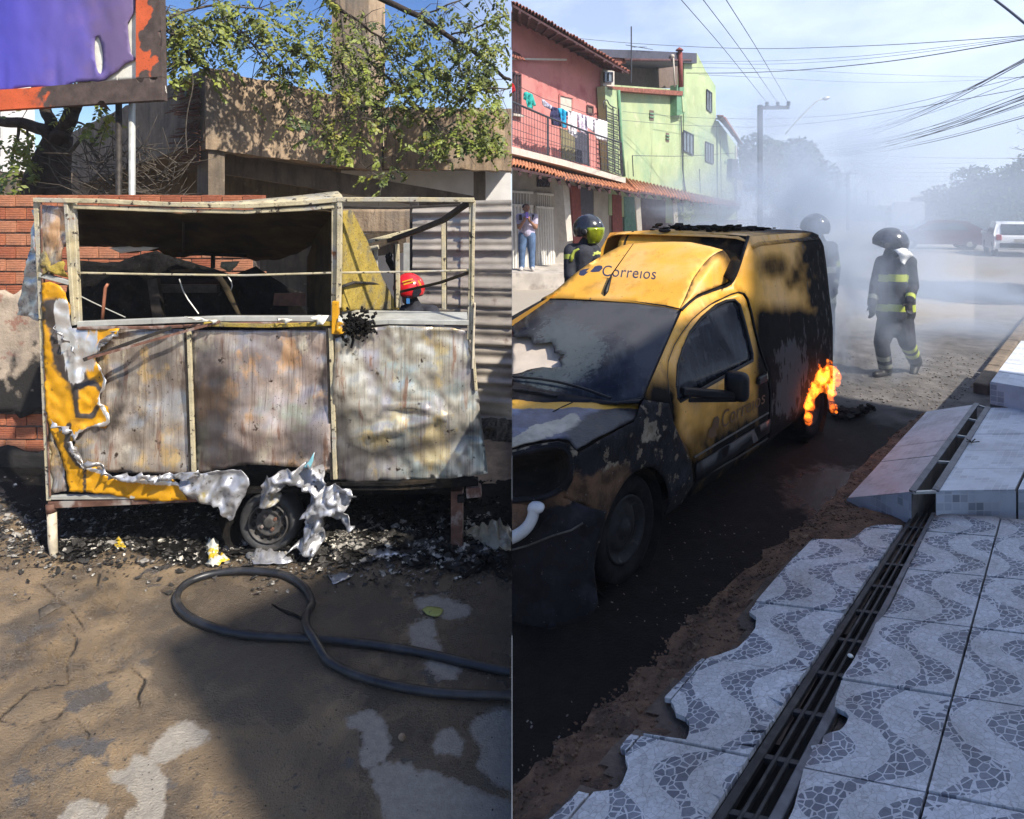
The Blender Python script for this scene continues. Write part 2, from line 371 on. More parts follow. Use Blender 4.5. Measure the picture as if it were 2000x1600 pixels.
m_foil = M('crumpled_foil', (.5, .5, .52, 1), .4, .6, var=.14, vscale=9, layers=[((.17, .16, .15, 1), ('n', 5, .5, .7)), ((.05, .045, .04, 1), ('n', 20, .57, .68), {'metal': .1, 'rough': .8}), ((.45, .36, .14, 1), ('n', 4, .64, .72))])
m_insul = M('burnt_insulation_board', (.4, .29, .055, 1), .95, var=.2, vscale=9, bump=.5, bscale=60, layers=[((.13, .115, .08, 1), ('n', 4.5, .48, .62)), ((.05, .045, .038, 1), ('n', 50, .58, .68)), ((.42, .36, .2, 1), ('n', 30, .62, .72))])
m_char = M('charred_black', (.011, .010, .0095, 1), .85, spec=.12, var=.4, vscale=12, bump=.5, bscale=30, layers=[((.06, .045, .028, 1), ('n', 2.2, .58, .74)), ((.05, .047, .045, 1), ('n', 20, .62, .72))])
m_char_roof = M('scorched_ceiling', (.05, .036, .018, 1), .85, spec=.15, var=.35, vscale=4, layers=[((.012, .011, .01, 1), ('n', 1.8, .46, .62)), ((.10, .065, .022, 1), ('n', 2.6, .58, .74))])
m_rubber = M('black_rubber', (.035, .035, .036, 1), .68, var=.25, vscale=14, layers=[((.09, .08, .07, 1), ('n', 9, .58, .75))])
m_hose = M('wet_black_hose', (.02, .021, .024, 1), .38, spec=.5, var=.3, vscale=12, layers=[((.085, .075, .065, 1), ('n', 7, .55, .72), {'k': .7}), ((.005, .005, .006, 1), ('n', 18, .62, .66))])
m_rim = M('sooty_steel_rim', (.075, .07, .065, 1), .65, .2, var=.3, vscale=16)
m_sheetfence = M('corrugated_zinc', (.54, .475, .39, 1), .5, .35, var=.12, vscale=3, layers=[((.27, .24, .23, 1), ('n', 4, .5, .7, (.6, 1, 4)), {'k': .7}), ((.16, .1, .08, 1), ('n', 6, .62, .76))])
m_roughcast = M('roughcast', (.1, .092, .082, 1), .95, var=.4, vscale=30, bump=1, bscale=45)
m_sand = M('sandy_soil', (.38, .27, .18, 1), .95, var=.2, vscale=9, bump=.5, bscale=50)
m_white_wall = M('pale_render', (.7, .68, .66, 1), .9, var=.06, vscale=3)
m_cream = M('cream_pipe', (.55, .48, .36, 1), .6, var=.15, vscale=14, layers=[((.12, .06, .03, 1), ('n', 20, .62, .7))])
m_rustrail = M('rusty_rail', (.17, .085, .06, 1), .75, .2, var=.25, vscale=12, layers=[((.36, .33, .3, 1), ('n', 6, .54, .66))])
m_copper = M('copper_rod', (.42, .17, .1, 1), .5, .4, var=.15)
m_plastic = M('dusty_plastic_film', (.33, .29, .21, 1), .4, var=.2, vscale=9, layers=[((.55, .52, .42, 1), ('n', 8, .58, .7)), ((.12, .1, .08, 1), ('n', 12, .6, .72))])
m_yscrap = M('yellow_white_scrap', (.72, .7, .6, 1), .6, var=.1, layers=[((.62, .42, .02, 1), ('n', 9, .52, .56)), ((.1, .09, .08, 1), ('n', 25, .6, .68))])
m_ash = M('ash_flakes', (.04, .037, .034, 1), .8, spec=.15, var=.5, vscale=5, layers=[((.3, .28, .25, 1), ('n', 9, .55, .6)), ((.6, .56, .48, 1), ('n', 13, .60, .64))])

# ------------------------------------------------------------------ the yard floor
YT = 4.41                         # distance of the snack trailer's front
DRY = [[(300, 1472), (318, 1455), (340, 1432), (362, 1420), (380, 1430), (398, 1436), (384, 1446), (355, 1455), (335, 1470), (318, 1480)],
       [(226, 1514), (250, 1510), (272, 1486), (292, 1490), (312, 1530), (310, 1560), (306, 1605), (255, 1604), (285, 1585), (278, 1560), (262, 1545), (250, 1525)],
       [(125, 1610), (140, 1582), (165, 1575), (200, 1585), (190, 1610)],
       [(690, 1408), (720, 1396), (738, 1410), (752, 1455), (738, 1478), (716, 1484), (722, 1450), (718, 1420)],
       [(735, 1508), (770, 1500), (795, 1520), (830, 1518), (880, 1535), (930, 1560), (1000, 1580), (1000, 1620), (770, 1620), (755, 1560)],
       [(930, 1418), (965, 1396), (1002, 1400), (1002, 1532), (975, 1520), (945, 1490), (958, 1460), (940, 1440)],
       [(858, 1460), (868, 1440), (878, 1430), (884, 1446), (894, 1455), (890, 1464)],
       [(810, 1230), (835, 1220), (840, 1235), (825, 1250), (850, 1265), (818, 1255)], [(770, 1500), (800, 1505), (802, 1512), (780, 1510)],
       [(825, 1178), (870, 1180), (905, 1192), (880, 1198)], [(845, 1300), (880, 1300), (885, 1312), (860, 1312)]]
CRACKS = [[(128, 1215), (150, 1240), (148, 1262), (130, 1290), (135, 1330), (60, 1345), (0, 1400)], [(85, 1140), (108, 1165), (150, 1205), (165, 1225)], [(130, 1325), (190, 1312), (255, 1298), (285, 1330), (270, 1360), (278, 1390), (268, 1400)],
          [(0, 1110), (100, 1105), (250, 1098), (420, 1100)], [(195, 1120), (190, 1150), (230, 1180)], [(130, 1380), (110, 1400), (60, 1412), (0, 1405)], [(150, 1400), (175, 1430), (170, 1450)]]
def make_yard():
    ns, ny = 330, 250; vs = []; at = {'dry': [], 'soot': [], 'wet': [], 'crack': []}
    for j in range(ny+1):
        Y = 1.75*(7.6/1.75)**(j/ny)
        for i in range(ns+1):
            s = -.93*i/ns; x = s*Y; px = CX+s*F; py = HZ+(EYE-GL)*F/Y; z = GL
            h_ = fbm(x*1.2, Y*1.2, 3)*.012+fbm(x*6, Y*6, 5)*.0022
            ck = 0
            for cr_ in CRACKS:
                dd = dline((px, py), cr_)
                dd += abs(n3(x*14, Y*14, 3))*4; ck = max(ck, (1-dd/7)*(.6+.8*abs(n3(x*3, Y*3, 9)))) if dd < 7 else ck; h_ -= .016*max(0, 1-dd/5)
            if px < 280 and py > 1120: q_ = fbm(x*1.15, Y*1.15, 8)+.10*fbm(x*12, Y*12, 2); fd = sst(280, 240, px)*sst(1120, 1150, py); h_ += fd*(.010*sst(.04, .06, q_)+.010*sst(.25, .27, q_)-.010*sst(-.18, -.20, q_))
            dr = max((1 if inside((px, py), p) else max(0, 1-dpoly((px, py), p)/26) if dpoly((px, py), p) < 26 else 0) for p in DRY) if py > 1120 else 0
            edge = 1105+fbm(x*2, 1, 2)*30+(px-500)*.035
            so = max(sst(edge+22, edge-30, py)*(1 if px > 75 or py < 1000 else .75), 0)*(.9 if py > 960 else .8)
            lf = (945+px*1.45)                                   # beyond the trailer's shadow edge the sunlit ground is painted paler
            if px < 130 and py > lf: so *= .55
            we = sst(520, 60, math.hypot((px-520)/1.0, (py-1240)*1.9))*.9+.35*sst(-.1, .3, fbm(x*1.1, Y*1.1, 12))
            if px > 700: we = max(we, .5)
            vs.append((x, Y, z+h_)); at['dry'].append(dr); at['soot'].append(so); at['wet'].append(min(1, we)); at['crack'].append(ck)
    fs = [(j*(ns+1)+i+1, j*(ns+1)+i, (j+1)*(ns+1)+i, (j+1)*(ns+1)+i+1) for j in range(ny) for i in range(ns)]
    me = bpy.data.meshes.new('yard_ground'); me.from_pydata(vs, [], fs); me.materials.append(m_yard)
    for k, v in at.items(): setattr_v(me, k, v)
    me.polygons.foreach_set('use_smooth', [True]*len(me.polygons)); kind(link('yard_ground', me), 'structure')
    mb = MB(); mb.quad((-19.5, -14, GL-.03), (-.001, -14, GL-.03), (-.001, 1.9, GL-.03), (-19.5, 1.9, GL-.03))
    mb.quad((-19.5, 1.9, GL-.03), (-1.6, 1.9, GL-.03), (-6.9, 7.5, GL-.03), (-19.5, 7.5, GL-.03)); mb.quad((-19.5, 7.5, GL-.03), (-.001, 7.5, GL-.03), (-.001, 60, GL-.03), (-19.5, 60, GL-.03))
    kind(mb.build('outer_ground', m_yard), 'structure')
make_yard()

# ------------------------------------------------------------------ brick wall behind the trailer
WY = 5.95
def brick_mesh(m, w=.186, h=.108, d=.09):
    mb = MB(); prof = [(0, 0)]; n = 5
    ys = [];
    for k in range(n): ys += [(-h/2+h*k/n, -.004 if k else 0), (-h/2+h*(k+.18)/n, 0), (-h/2+h*(k+.82)/n, 0)]
    ys.append((h/2, 0)); pts = [(0, z) for z in ()]
    ring = [(-y if False else -o_, z) for z, o_ in ys]
    vs = []
    for x in (-w/2, w/2): vs += [(x, o_ * -1 if False else -o_, z) for z, o_ in ys]+[(x, d, h/2), (x, d, -h/2)]
    k = len(ys)+2
    mb.add(vs, [tuple(range(k)), tuple(range(2*k-1, k-1, -1))]+[(i, k+i, k+(i+1) % k, (i+1) % k) for i in range(k)])
    return mb.mesh('brick', m)
def brick_wall():
    top = P(0, 380, WY).z; t = thing('brick_wall', 'orange hollow brick wall with peeling plaster below, behind the burnt trailer', 'wall', (-3.8, WY+.1, GL))
    ms = [brick_mesh(m) for m in m_brick]; pw, ph = .2, .125; cnt = 0
    x_l, x_r = P(-30, 0, WY).x, P(500, 0, WY).x
    nrow = 21
    for r_ in range(nrow):
        z = top-.06-ph*r_
        for k in range(int((x_r-x_l)/pw)+1):
            x = x_l+pw*(k+.5*(r_ % 2)); px = CX+x/WY*F
            vis = (r_ <= 8 and px < 495) or (px < 95 and r_ >= 17)
            if not vis or x > x_r: continue
            o = link('brick', R.choice(ms), t); o.location = (x+R.uniform(-.004, .004), WY+R.uniform(-.006, .005), z+R.uniform(-.003, .003)); o.rotation_euler = (R.uniform(-.02, .02), R.uniform(-.012, .012), R.uniform(-.02, .02)); cnt += 1
    mb = MB(); mb.box(((x_l+x_r)/2, WY+.065, (top+GL)/2-.01), (x_r-x_l-.02, .1, top-GL-.03)); mb.build('mortar', m_mortar, t)
    # plaster: a ragged coat over the lower courses
    up = jag([(-40, 572), (8, 566), (20, 575), (45, 568), (70, 580), (160, 590), (300, 600), (500, 590)], 8, 4, 3, False)
    lo = jag([(500, 800), (300, 815), (120, 800), (78, 806), (52, 815), (30, 800), (12, 806), (-40, 795)], 8, 5, 4, False)
    mapf = lambda x, y: P(x, y, WY-.022)+Vector((0, fbm(x*.03, y*.03)*.006, 0))
    o = sheet('plaster', up+lo, mapf, m_plaster, t, step=14, thick=.028, off=-1, attrs={'soot': lambda x, y: sst(640, 830, y+fbm(x*.05, y*.02)*60+ (30 if x > 60 else 0))})
    low = sheet('plaster', jag([(-40, 880), (15, 868), (60, 885), (110, 876), (500, 880), (500, 925), (-40, 925)], 10, 3, 6), lambda x, y: P(x, y, WY-.02), m_plaster, t, step=16, thick=.02, attrs={'soot': lambda x, y: 1.0})
    return t
brick_wall()
# far pale tower block at the very edge
t = thing('tall_building', 'pale tall building far behind the tree at the left edge', 'building', (-15.2, 18.2, GL))
mb = MB(); mb.box((-15.75, 18.9, 3.4), (1.2, 1.2, 7.7)); mb.build('wall', m_white_wall, t)
for k in range(7):
    mb = MB(); mb.box((-15.3, 18.28, 1.6+k*.55), (.12, .04, .3)); mb.build('window', m_dark_steel, t)

# ------------------------------------------------------------------ unfinished concrete building
def concrete_building():
    c0 = Vector((-4.09, 8.2, 0)); j0 = Vector((-2.12, 10.0, 0)); r0 = Vector((-.004, 10.15, 0)); l0 = Vector((-12.3, 16.6, 0))
    t = thing('concrete_building', 'unfinished bare concrete building with deep roof beams', 'building', (-4.09, 8.2, GL))
    dr = (j0-c0).normalized(); nr = Vector((dr.y, -dr.x, 0)); dl = (l0-c0).normalized(); nl = Vector((-dl.y, dl.x, 0))
    def wallslab(name, a, b, za, zb, th, m, nrm, n=36, amp=.015, tip=None):
        # a beam face with an uneven, chipped surface
        mb = MB(); nz_ = 12; L_ = (b-a).length; vs = []
        for i in range(n+1):
            for k in range(nz_+1):
                u = i/n; w = k/nz_; lo = za[0]+(za[1]-za[0])*u; hi = zb[0]+(zb[1]-zb[0])*u
                p = a+(b-a)*u; z = lo+(hi-lo)*w
                if k == nz_: z += fbm(u*L_*2.5, 1)*.035
                if k == 0: z += fbm(u*L_*3.5, 5)*.018
                q = p+nrm*fbm(u*L_*1.6, z*1.6, 9)*amp; vs.append((q.x, q.y, z))
        mb.add(vs, [(i*(nz_+1)+k, (i+1)*(nz_+1)+k, (i+1)*(nz_+1)+k+1, i*(nz_+1)+k+1) for i in range(n) for k in range(nz_)])
        o = mb.build(name, m, t); solid(o, th, -1 if True else 1); return o
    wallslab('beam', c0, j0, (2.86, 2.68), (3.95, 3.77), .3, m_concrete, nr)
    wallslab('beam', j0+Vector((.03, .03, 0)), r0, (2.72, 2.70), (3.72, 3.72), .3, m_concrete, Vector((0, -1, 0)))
    wallslab('beam', l0, c0+Vector((-.03, .02, 0)), (2.5, 2.97), (3.95, 3.95), .3, m_concrete_dark, nl)  # face turned from the sun, its shade put into the darker concrete
    # broken lower edge on the shaded side with a mat of rusty bars
    o = t
    mat = MB(); base = c0+dl*.12
    for k in range(70):
        z = 3.78-k*.0165; a = c0+dl*R.uniform(.04, .16)+nl*.05; mat.tube([a+Vector((0, 0, z+R.uniform(-.02, .02))), c0+dl*R.uniform(.5, 1.15)+nl*R.uniform(.02, .2)+Vector((0, 0, z+R.uniform(-.03, .12)))], .008, 5)
    ob = mat.build('rebar_mat', m_rust_rod, t); ob['kind'] = 'stuff'
    # joints
    for px, y0, y1 in ((746, 207, 322), (841, 214, 324)):
        mb = MB(); a = P(px, y0, 9.93); b = P(px+1, y1, 9.93); mb.beam(a, b, .02, .03); mb.build('joint', m_dark_steel, t)
    # column under the corner
    def col(a, b, ya, yb_, top, bot, nm='column', m=m_concrete_dark):
        mb = MB(); mb.box(((a.x+b.x)/2, (ya+yb_)/2, (top+bot)/2), (abs(b.x-a.x), yb_-ya, top-bot)); return mb.build(nm, m, t)
    cx_ = c0+dl*.30+dr*.42*.5
    mb = MB(); q0 = c0+dr*.06+nl*0; pts = [c0+(dr+dl)*.05, c0+dr*.26+dl*.05, c0+dr*.26+dl*.5, c0+dr*.05+dl*.5]
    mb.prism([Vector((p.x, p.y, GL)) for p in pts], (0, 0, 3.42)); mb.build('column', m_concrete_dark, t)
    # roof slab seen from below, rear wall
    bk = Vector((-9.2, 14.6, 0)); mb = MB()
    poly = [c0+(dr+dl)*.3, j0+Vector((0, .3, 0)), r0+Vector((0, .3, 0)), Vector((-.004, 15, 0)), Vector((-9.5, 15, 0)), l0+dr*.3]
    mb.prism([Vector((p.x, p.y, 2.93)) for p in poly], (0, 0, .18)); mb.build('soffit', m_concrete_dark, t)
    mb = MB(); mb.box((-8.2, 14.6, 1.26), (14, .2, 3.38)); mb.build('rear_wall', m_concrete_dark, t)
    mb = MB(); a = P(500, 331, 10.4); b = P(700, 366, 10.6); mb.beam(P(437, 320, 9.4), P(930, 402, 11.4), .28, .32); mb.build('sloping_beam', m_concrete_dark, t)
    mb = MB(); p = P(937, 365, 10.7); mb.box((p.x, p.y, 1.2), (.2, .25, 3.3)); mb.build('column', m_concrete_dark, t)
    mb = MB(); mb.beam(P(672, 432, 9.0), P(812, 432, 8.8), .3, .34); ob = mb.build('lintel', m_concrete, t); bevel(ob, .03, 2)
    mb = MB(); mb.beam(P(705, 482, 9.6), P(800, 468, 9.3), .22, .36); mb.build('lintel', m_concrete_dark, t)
    # tower shaft behind
    mb = MB(); a = P(648, 0, 13.2); b = P(720, 0, 13.0); c = P(752, 0, 13.35)
    base = [Vector((v.x, v.y, GL)) for v in (a, b, c)]; d_ = base[0]+base[2]-base[1]; base.append(d_)
    mb.prism(base, (0, 0, 10.4)); mb.build('tower', m_concrete, t)
    return t
concrete_building()
t = thing('white_wall', 'pale plain wall beyond the concrete lintel', 'wall', (-2.4, 12.2, GL)); mb = MB(); mb.box((-1.7, 12.2, 1.2), (3.35, .16, 3.25)); mb.build('render_coat', m_white_wall, t); 
mb = MB(); mb.box((-1.7, 12.2, 2.86), (3.36, .22, .07)); mb.build('coping', m_concrete_dark, t)

# ------------------------------------------------------------------ corrugated fence, footing, rubble
def fence():
    t = thing('corrugated_fence', 'zinc sheet fence with horizontal ridges beside the trailer', 'fence', (-.7, 6.5, GL))
    x0, x1 = P(805, 0, 6.75).x, -.003; zt = P(900, 398, 6.55).z
    edges = [0, .24, .62, 1.0]; top = zt; bot = -.17
    nr_ = 0
    for (s0, s1, ztop, zbot, dy) in ((0, .52, zt-.01, -.15, .03), (.5, 1.0, zt+.03, -.18, 0)):
        mb = MB(); nz_ = 140; n = 8; vs = []
        for k in range(nz_+1):
            z = zbot+(ztop-zbot)*k/nz_; ph = (z/.2) % 1.0
            off = -.028*(sst(.0, .1, ph)-sst(.16, .40, ph))-.008*math.sin(z*60)
            for i in range(n+1):
                u = s0+(s1-s0)*i/n; x = x0+(x1-x0)*u; Y = 6.75-.35*u+dy+off+fbm(u*4, z*2, 1)*.012; vs.append((x, Y, z+(u-.5)*.02))
        mb.add(vs, [(k*(n+1)+i, k*(n+1)+i+1, (k+1)*(n+1)+i+1, (k+1)*(n+1)+i) for k in range(nz_) for i in range(n)]); o = mb.build('metal_sheet', m_sheetfence, t, True)
    mb = MB(); p = P(808, 480, 6.85); mb.box((p.x, 6.9, .9), (.09, .09, 2.6)); mb.build('post', m_dark_steel, t)
    mb = MB(); p = P(792, 480, 7.2); mb.box((p.x, 7.4, .7), (.1, .1, 1.9)); mb.build('post', m_galv, t)
    t2 = thing('rough_footing', 'dark rough concrete footing under the zinc fence', 'wall', (-.5, 6.5, GL)); mb = MB(); vs = []; n = 50; m_ = 10
    for i in range(n+1):
        for k in range(m_+1):
            x = x0+(x1-x0)*i/n; z = GL-.02+.33*k/m_; vs.append((x, 6.5-.15*i/n-.06*(1-k/m_)+fbm(x*9, z*9)*.05, z+fbm(x*14, z)*.01))
    mb.add(vs, [(i*(m_+1)+k, (i+1)*(m_+1)+k, (i+1)*(m_+1)+k+1, i*(m_+1)+k+1) for i in range(n) for k in range(m_)]); o = mb.build('footing_face', m_roughcast, t2); solid(o, .1, -1)
    mb = MB(); vs = []; n = 50; m_ = 22
    for i in range(n+1):
        for k in range(m_+1):
            x = -1.5+1.497*i/n; Y = 5.55+.95*k/m_; z = GL+.005+.09*sst(5.6, 6.1, Y)*sst(-1.35, -.6, x)+fbm(x*5, Y*5)*.015; vs.append((x, Y, z))
    mb.add(vs, [(i*(m_+1)+k, (i+1)*(m_+1)+k, (i+1)*(m_+1)+k+1, i*(m_+1)+k+1) for i in range(n) for k in range(m_)]); kind(mb.build('sand_bank', m_sand, None, True), 'structure')
fence()

# ------------------------------------------------------------------ billboard
def billboard():
    Y = 6.2; t = thing('billboard', 'orange framed hoarding with a torn melted purple banner', 'billboard', tuple(P(245, 385, Y))[:2]+(GL,))
    burn_b = lambda x, y: .1+sst(20, 190, x+fbm(x*.03, y*.03)*40); burn_r = lambda x, y: sst(286, 308, x+fbm(x*.02, y*.02, 4)*26)
    mp_ = lambda x, y: P(x, y, Y)
    sheet('frame_bar', [(-60, 183), (60, 176), (276, 157), (326, 154), (327, 198), (200, 206), (-60, 222)], mp_, m_orange, t, step=8, thick=.09, off=-1, attrs={'burn': burn_b}, smooth=False)
    sheet('frame_bar', [(276, -90), (322, -90), (326, 153.3), (276, 156.3)], lambda x, y: P(x, y, Y), m_orange, t, step=8, thick=.09, off=-1, attrs={'burn': burn_r}, smooth=False)
    hole = rnd([(187, 68), (195, 78), (201, 110), (198, 146), (190, 140), (183, 110), (183, 80)], 1)
    out = [(-60, -90), (268, -90), (262, 20), (255, 35), (250, 45), (252, 80), (256, 105), (266, 116), (245, 124), (228, 140), (215, 147), (203, 156), (190, 160), (178, 158), (150, 160), (130, 166), (108, 182), (92, 172), (60, 170), (30, 174), (10, 181), (-25, 174), (-60, 182)]
    def bm(x, y):
        f = fbm(x*.012, y*.004, 2)*.018
        tug = sum(.02*math.exp(-((x-a)/16)**2)*sst(40, 175, y) for a in (8, 108, 198)); f += tug*.8*math.cos((x-8)*.19)
        return P(x, y, Y-.045)+Vector((0, min(f, .03), 0))
    sheet('banner', out, bm, m_banner, t, [hole], step=8, thick=.004, attrs={'scorch': lambda x, y: sst(60, 250, x+fbm(x*.01, y*.01)*80)*.8, 'left': lambda x, y: sst(160, -20, x)})
    sheet('backing_sheet', [(150, -90), (273, -90), (277, 155), (230, 158), (180, 162), (150, 140)], lambda x, y: P(x, y, Y-.012)+Vector((0, fbm(x*.04, y*.03)*.008, 0)), m_white_vinyl, t, step=10, thick=.004)
    for pts in ([(266, 118), (300, 152), (312, 160), (318, 168), (326, 182)], [(312, 160), (322, 164), (325, 180)], [(312, 160), (300, 168), (296, 178)], [(197, 160), (206, 190)], [(228, 148), (230, 170), (226, 188)]):
        mb = MB(); mb.tube([P(x, y, Y-.03) for x, y in rnd(pts, 1, False)], .004, 5); mb.build('loose_thread', m_white_vinyl, t)
    for px, w, m in ((232, .036, m_dark_steel), (258, .056, m_galv)):
        mb = MB(); a = P(px, 190, Y+.06); b = Vector((a.x, a.y, GL)); mb.tube([a, b], w*.55 if m is m_galv else .03, 12); mb.build('post', m, t, True)
    mb = MB(); mb.tube([P(262, 176, Y-.01), P(262, 194, Y-.01)], .012, 6); mb.build('bolt', m_white_vinyl, t)
billboard()

# ------------------------------------------------------------------ tree: trunk at the left, limbs and twigs over the building
def tree_left():
    t = thing('spreading_tree', 'dark trunked tree whose leafy twigs hang over the concrete building', 'tree', tuple(P(95, 385, 7.4))[:2]+(GL,))
    D = 7.4
    def DY(x): return 7.4+.5*sst(300, 420, x)+1.75*max(0, min(1, (x-402)/343.0))
    mb = MB(); b = P(92, 380, D)
    mb.tube([Vector((b.x, D, GL)), P(90, 400, D), P(92, 350, D), P(103, 310, D), P(112, 278, D), P(116, 262, D)], [.3, .27, .235, .19, .155, .14], 14); mb.build('trunk', m_bark, t, True)
    limbs = [([(114, 275), (96, 262), (68, 248), (40, 240), (0, 238), (-70, 225)], .085, .05, 0), ([(112, 272), (100, 245), (92, 222), (80, 190), (60, 120)], .075, .05, .1), ([(116, 272), (126, 250), (140, 220), (152, 190), (200, 100), (262, 10), (330, -60)], .1, .05, 0),
             ([(112, 300), (140, 300), (158, 268), (178, 290), (200, 320)], .03, .012, -.1), ([(176, 288), (205, 240), (222, 222)], .018, .008, -.1), ([(150, 240), (185, 250), (215, 268), (240, 285)], .014, .006, -.2),
             ([(38, 240), (34, 270), (26, 300), (18, 345)], .02, .008, 0), ([(52, 245), (56, 280), (58, 330)], .014, .008, 0),
             ([(262, 10), (330, 62), (352, 85), (372, 110), (398, 130)], .03, .012, -.5), ([(262, 10), (300, 45), (330, 35), (372, 18), (430, 8), (520, 20)], .025, .01, -.4),
             ([(330, -60), (540, -40), (690, -30), (750, 0), (812, 28), (850, 52), (882, 75), (910, 92), (935, 108), (975, 142), (998, 160)], .06, .022, -.6),
             ([(540, -40), (640, -5), (670, 20), (705, 45), (740, 72), (765, 95)], .034, .01, -.7), ([(705, 45), (722, 125), (750, 140), (775, 172), (825, 215), (850, 240), (890, 270)], .022, .008, -.8),
             ([(640, -5), (670, 15), (672, 88), (670, 150), (680, 200), (680, 240)], .022, .01, -.9), ([(740, 72), (748, 110), (750, 150), (750, 207), (746, 250)], .012, .005, -.7),
             ([(882, 75), (895, 110), (897, 140), (920, 175), (945, 175), (998, 172)], .02, .01, -.8), ([(882, 67), (925, 57), (998, 26)], .016, .012, -.6), ([(812, 28), (860, 18), (900, 0), (940, -30)], .014, .01, -.6),
             ([(430, 8), (470, 60), (500, 95), (575, 100), (630, 114), (668, 120)], .016, .006, -.6), ([(470, 60), (500, 92), (525, 140), (550, 162), (575, 190), (605, 220), (640, 252), (660, 277), (712, 327), (752, 352)], .013, .004, -.9),
             ([(672, 88), (720, 148), (748, 150)], .012, .006, -.8), ([(330, 62), (380, 60), (420, 66), (470, 60)], .014, .008, -.5), ([(398, 60), (380, 90), (362, 130)], .01, .005, -.5), ([(825, 215), (840, 228), (842, 250)], .008, .004, -.8), ([(765, 95), (800, 120), (840, 150), (880, 160)], .01, .004, -.7)]
    paths = []
    for pts, r0, r1, dz in limbs:
        q = rnd(pts, 2, False); n = len(q); p3 = []
        for i, (x, y) in enumerate(q):
            p3.append(P(x+n3(i*.35, dz*7+len(pts), 2)*4, y+n3(i*.35, dz*5, 9)*4, DY(x)-.25+dz*.5*sst(0, .5, i/n)+.12*n3(i*.2, 4.4, dz)))
        p3 = [v for v in p3 if v.x < -.012]
        if len(p3) < 3: continue
        mb = MB(); mb.tube(p3, [r0+(r1-r0)*i/(len(p3)-1) for i in range(len(p3))], 7); mb.build('limb', m_bark if r0 > .03 else m_twig, t, True); paths.append((p3, dz, r0))
    # twigs
    tw = MB(); ends = []
    for p3, dz, r0 in paths:
        for i in range(2, len(p3)-1):
            if p3[i].x < -4.0 and p3[i].z < 3.3: continue
            for _ in range(2 if r0 < .05 else 1):
                if R.random() < .65:
                    a = p3[i]; d = Vector((R.uniform(-1, 1), R.uniform(-.5, .5), R.uniform(-.8, .6))).normalized()*R.uniform(.15, .5)
                    mid = a+d*.5+Vector((0, 0, R.uniform(-.03, .06))); e = a+d+Vector((0, 0, -.06))
                    if e.x > -.03 or mid.x > -.03: continue
                    tw.tube([a, mid, e], [.007, .005, .003], 5); ends += [mid, e]
    # bare twigs low at the left
    for pts in ([(0, 335), (45, 350), (70, 365), (100, 368), (142, 360)], [(82, 318), (96, 320), (108, 345), (122, 362)], [(96, 305), (97, 320)], [(270, 290), (300, 290), (325, 305), (350, 322)], [(265, 345), (300, 345), (320, 338), (345, 325)], [(272, 300), (275, 325), (290, 335)], [(235, 345), (270, 370), (300, 388)], [(180, 300), (215, 335), (240, 372)], [(255, 372), (300, 360), (330, 352)], [(375, 140), (378, 170), (366, 215), (362, 260), (366, 300)]):
        tw.tube([P(x, y, 6.9) for x, y in rnd(pts, 2, False)], .007, 5)
    for _ in range(170):
        a = P(R.uniform(150, 345), R.uniform(300, 400), R.uniform(6.5, 7.2)); d = Vector((R.uniform(-1, 1), R.uniform(-.3, .3), R.uniform(-.1, 1))).normalized()*R.uniform(.15, .55); tw.tube([a, a+d*.5+Vector((R.uniform(-.04, .04), 0, R.uniform(-.04, .04))), a+d], [.006, .0045, .002], 4)
    ob = tw.build('twigs', m_twig, t, True); kind(ob, 'stuff')
    # pinnate leaves
    REG = [((470, 60), (150, 55), 46), ((590, 110), (60, 55), 44), ((640, 60), (50, 60), 34), ((700, 130), (45, 60), 40), ((790, 70), (50, 45), 46), ((850, 120), (60, 50), 60), ((940, 110), (55, 70), 80), ((930, 215), (55, 70), 90), ((870, 275), (75, 26), 60), ((680, 265), (50, 40), 38), ((710, 175), (30, 40), 30), ((800, 165), (50, 40), 46), ((950, 270), (40, 30), 40), ((420, 30), (70, 40), 34), ((365, 90), (35, 50), 28), ((540, 40), (60, 40), 30), ((760, 335), (16, 18), 6), ((880, 30), (90, 30), 26), ((975, 30), (22, 40), 20), ((200, 60), (120, 100), 30), ((180, 240), (60, 30), 10), ((30, 320), (34, 50), 22), ((40, 280), (40, 40), 10)]
    lv = MB()
    def spray(p):
        az = R.uniform(0, 6.28); ln = R.uniform(.15, .30); dirv = Vector((math.cos(az), math.sin(az)*.7, -R.uniform(.3, 1.3))).normalized(); side = dirv.cross(Vector((0, 0, 1))).normalized() if abs(dirv.z) < .97 else Vector((1, 0, 0)); up = side.cross(dirv)
        roll = R.uniform(-.9, .9); side = side*math.cos(roll)+up*math.sin(roll); n = R.randint(4, 7)
        for i in range(n):
            c = p+dirv*ln*(i+.6)/n
            for s_ in (-1, 1):
                l_ = R.uniform(.055, .092)*(1-.3*abs(i/n-.5)); w = l_*.30; dd = (side*s_+dirv*.75+Vector((R.uniform(-.3, .3), R.uniform(-.3, .3), R.uniform(-.5, .1)))).normalized(); ww = dd.cross(Vector((R.uniform(-.4, .4), R.uniform(-1, -.3), R.uniform(.1, 1)))).normalized()*w
                e = c+dd*l_
                if e.x > -.02: continue
                lv.add([c, c+dd*l_*.5+ww, e, c+dd*l_*.5-ww], [(0, 1, 2, 3)])
    for (cx_, cy_), (sx, sy), n in REG:
        for _ in range(int(n*1.25)):
            px_ = cx_+R.gauss(0, .55)*sx; spray(P(px_, cy_+R.gauss(0, .55)*sy, DY(px_)-R.uniform(.1, 1.0)))
    for e in ends:
        if R.random() < .42 and e.z < 5: spray(e)
    ob = lv.build('foliage', m_leaf, t); kind(ob, 'stuff')
tree_left()
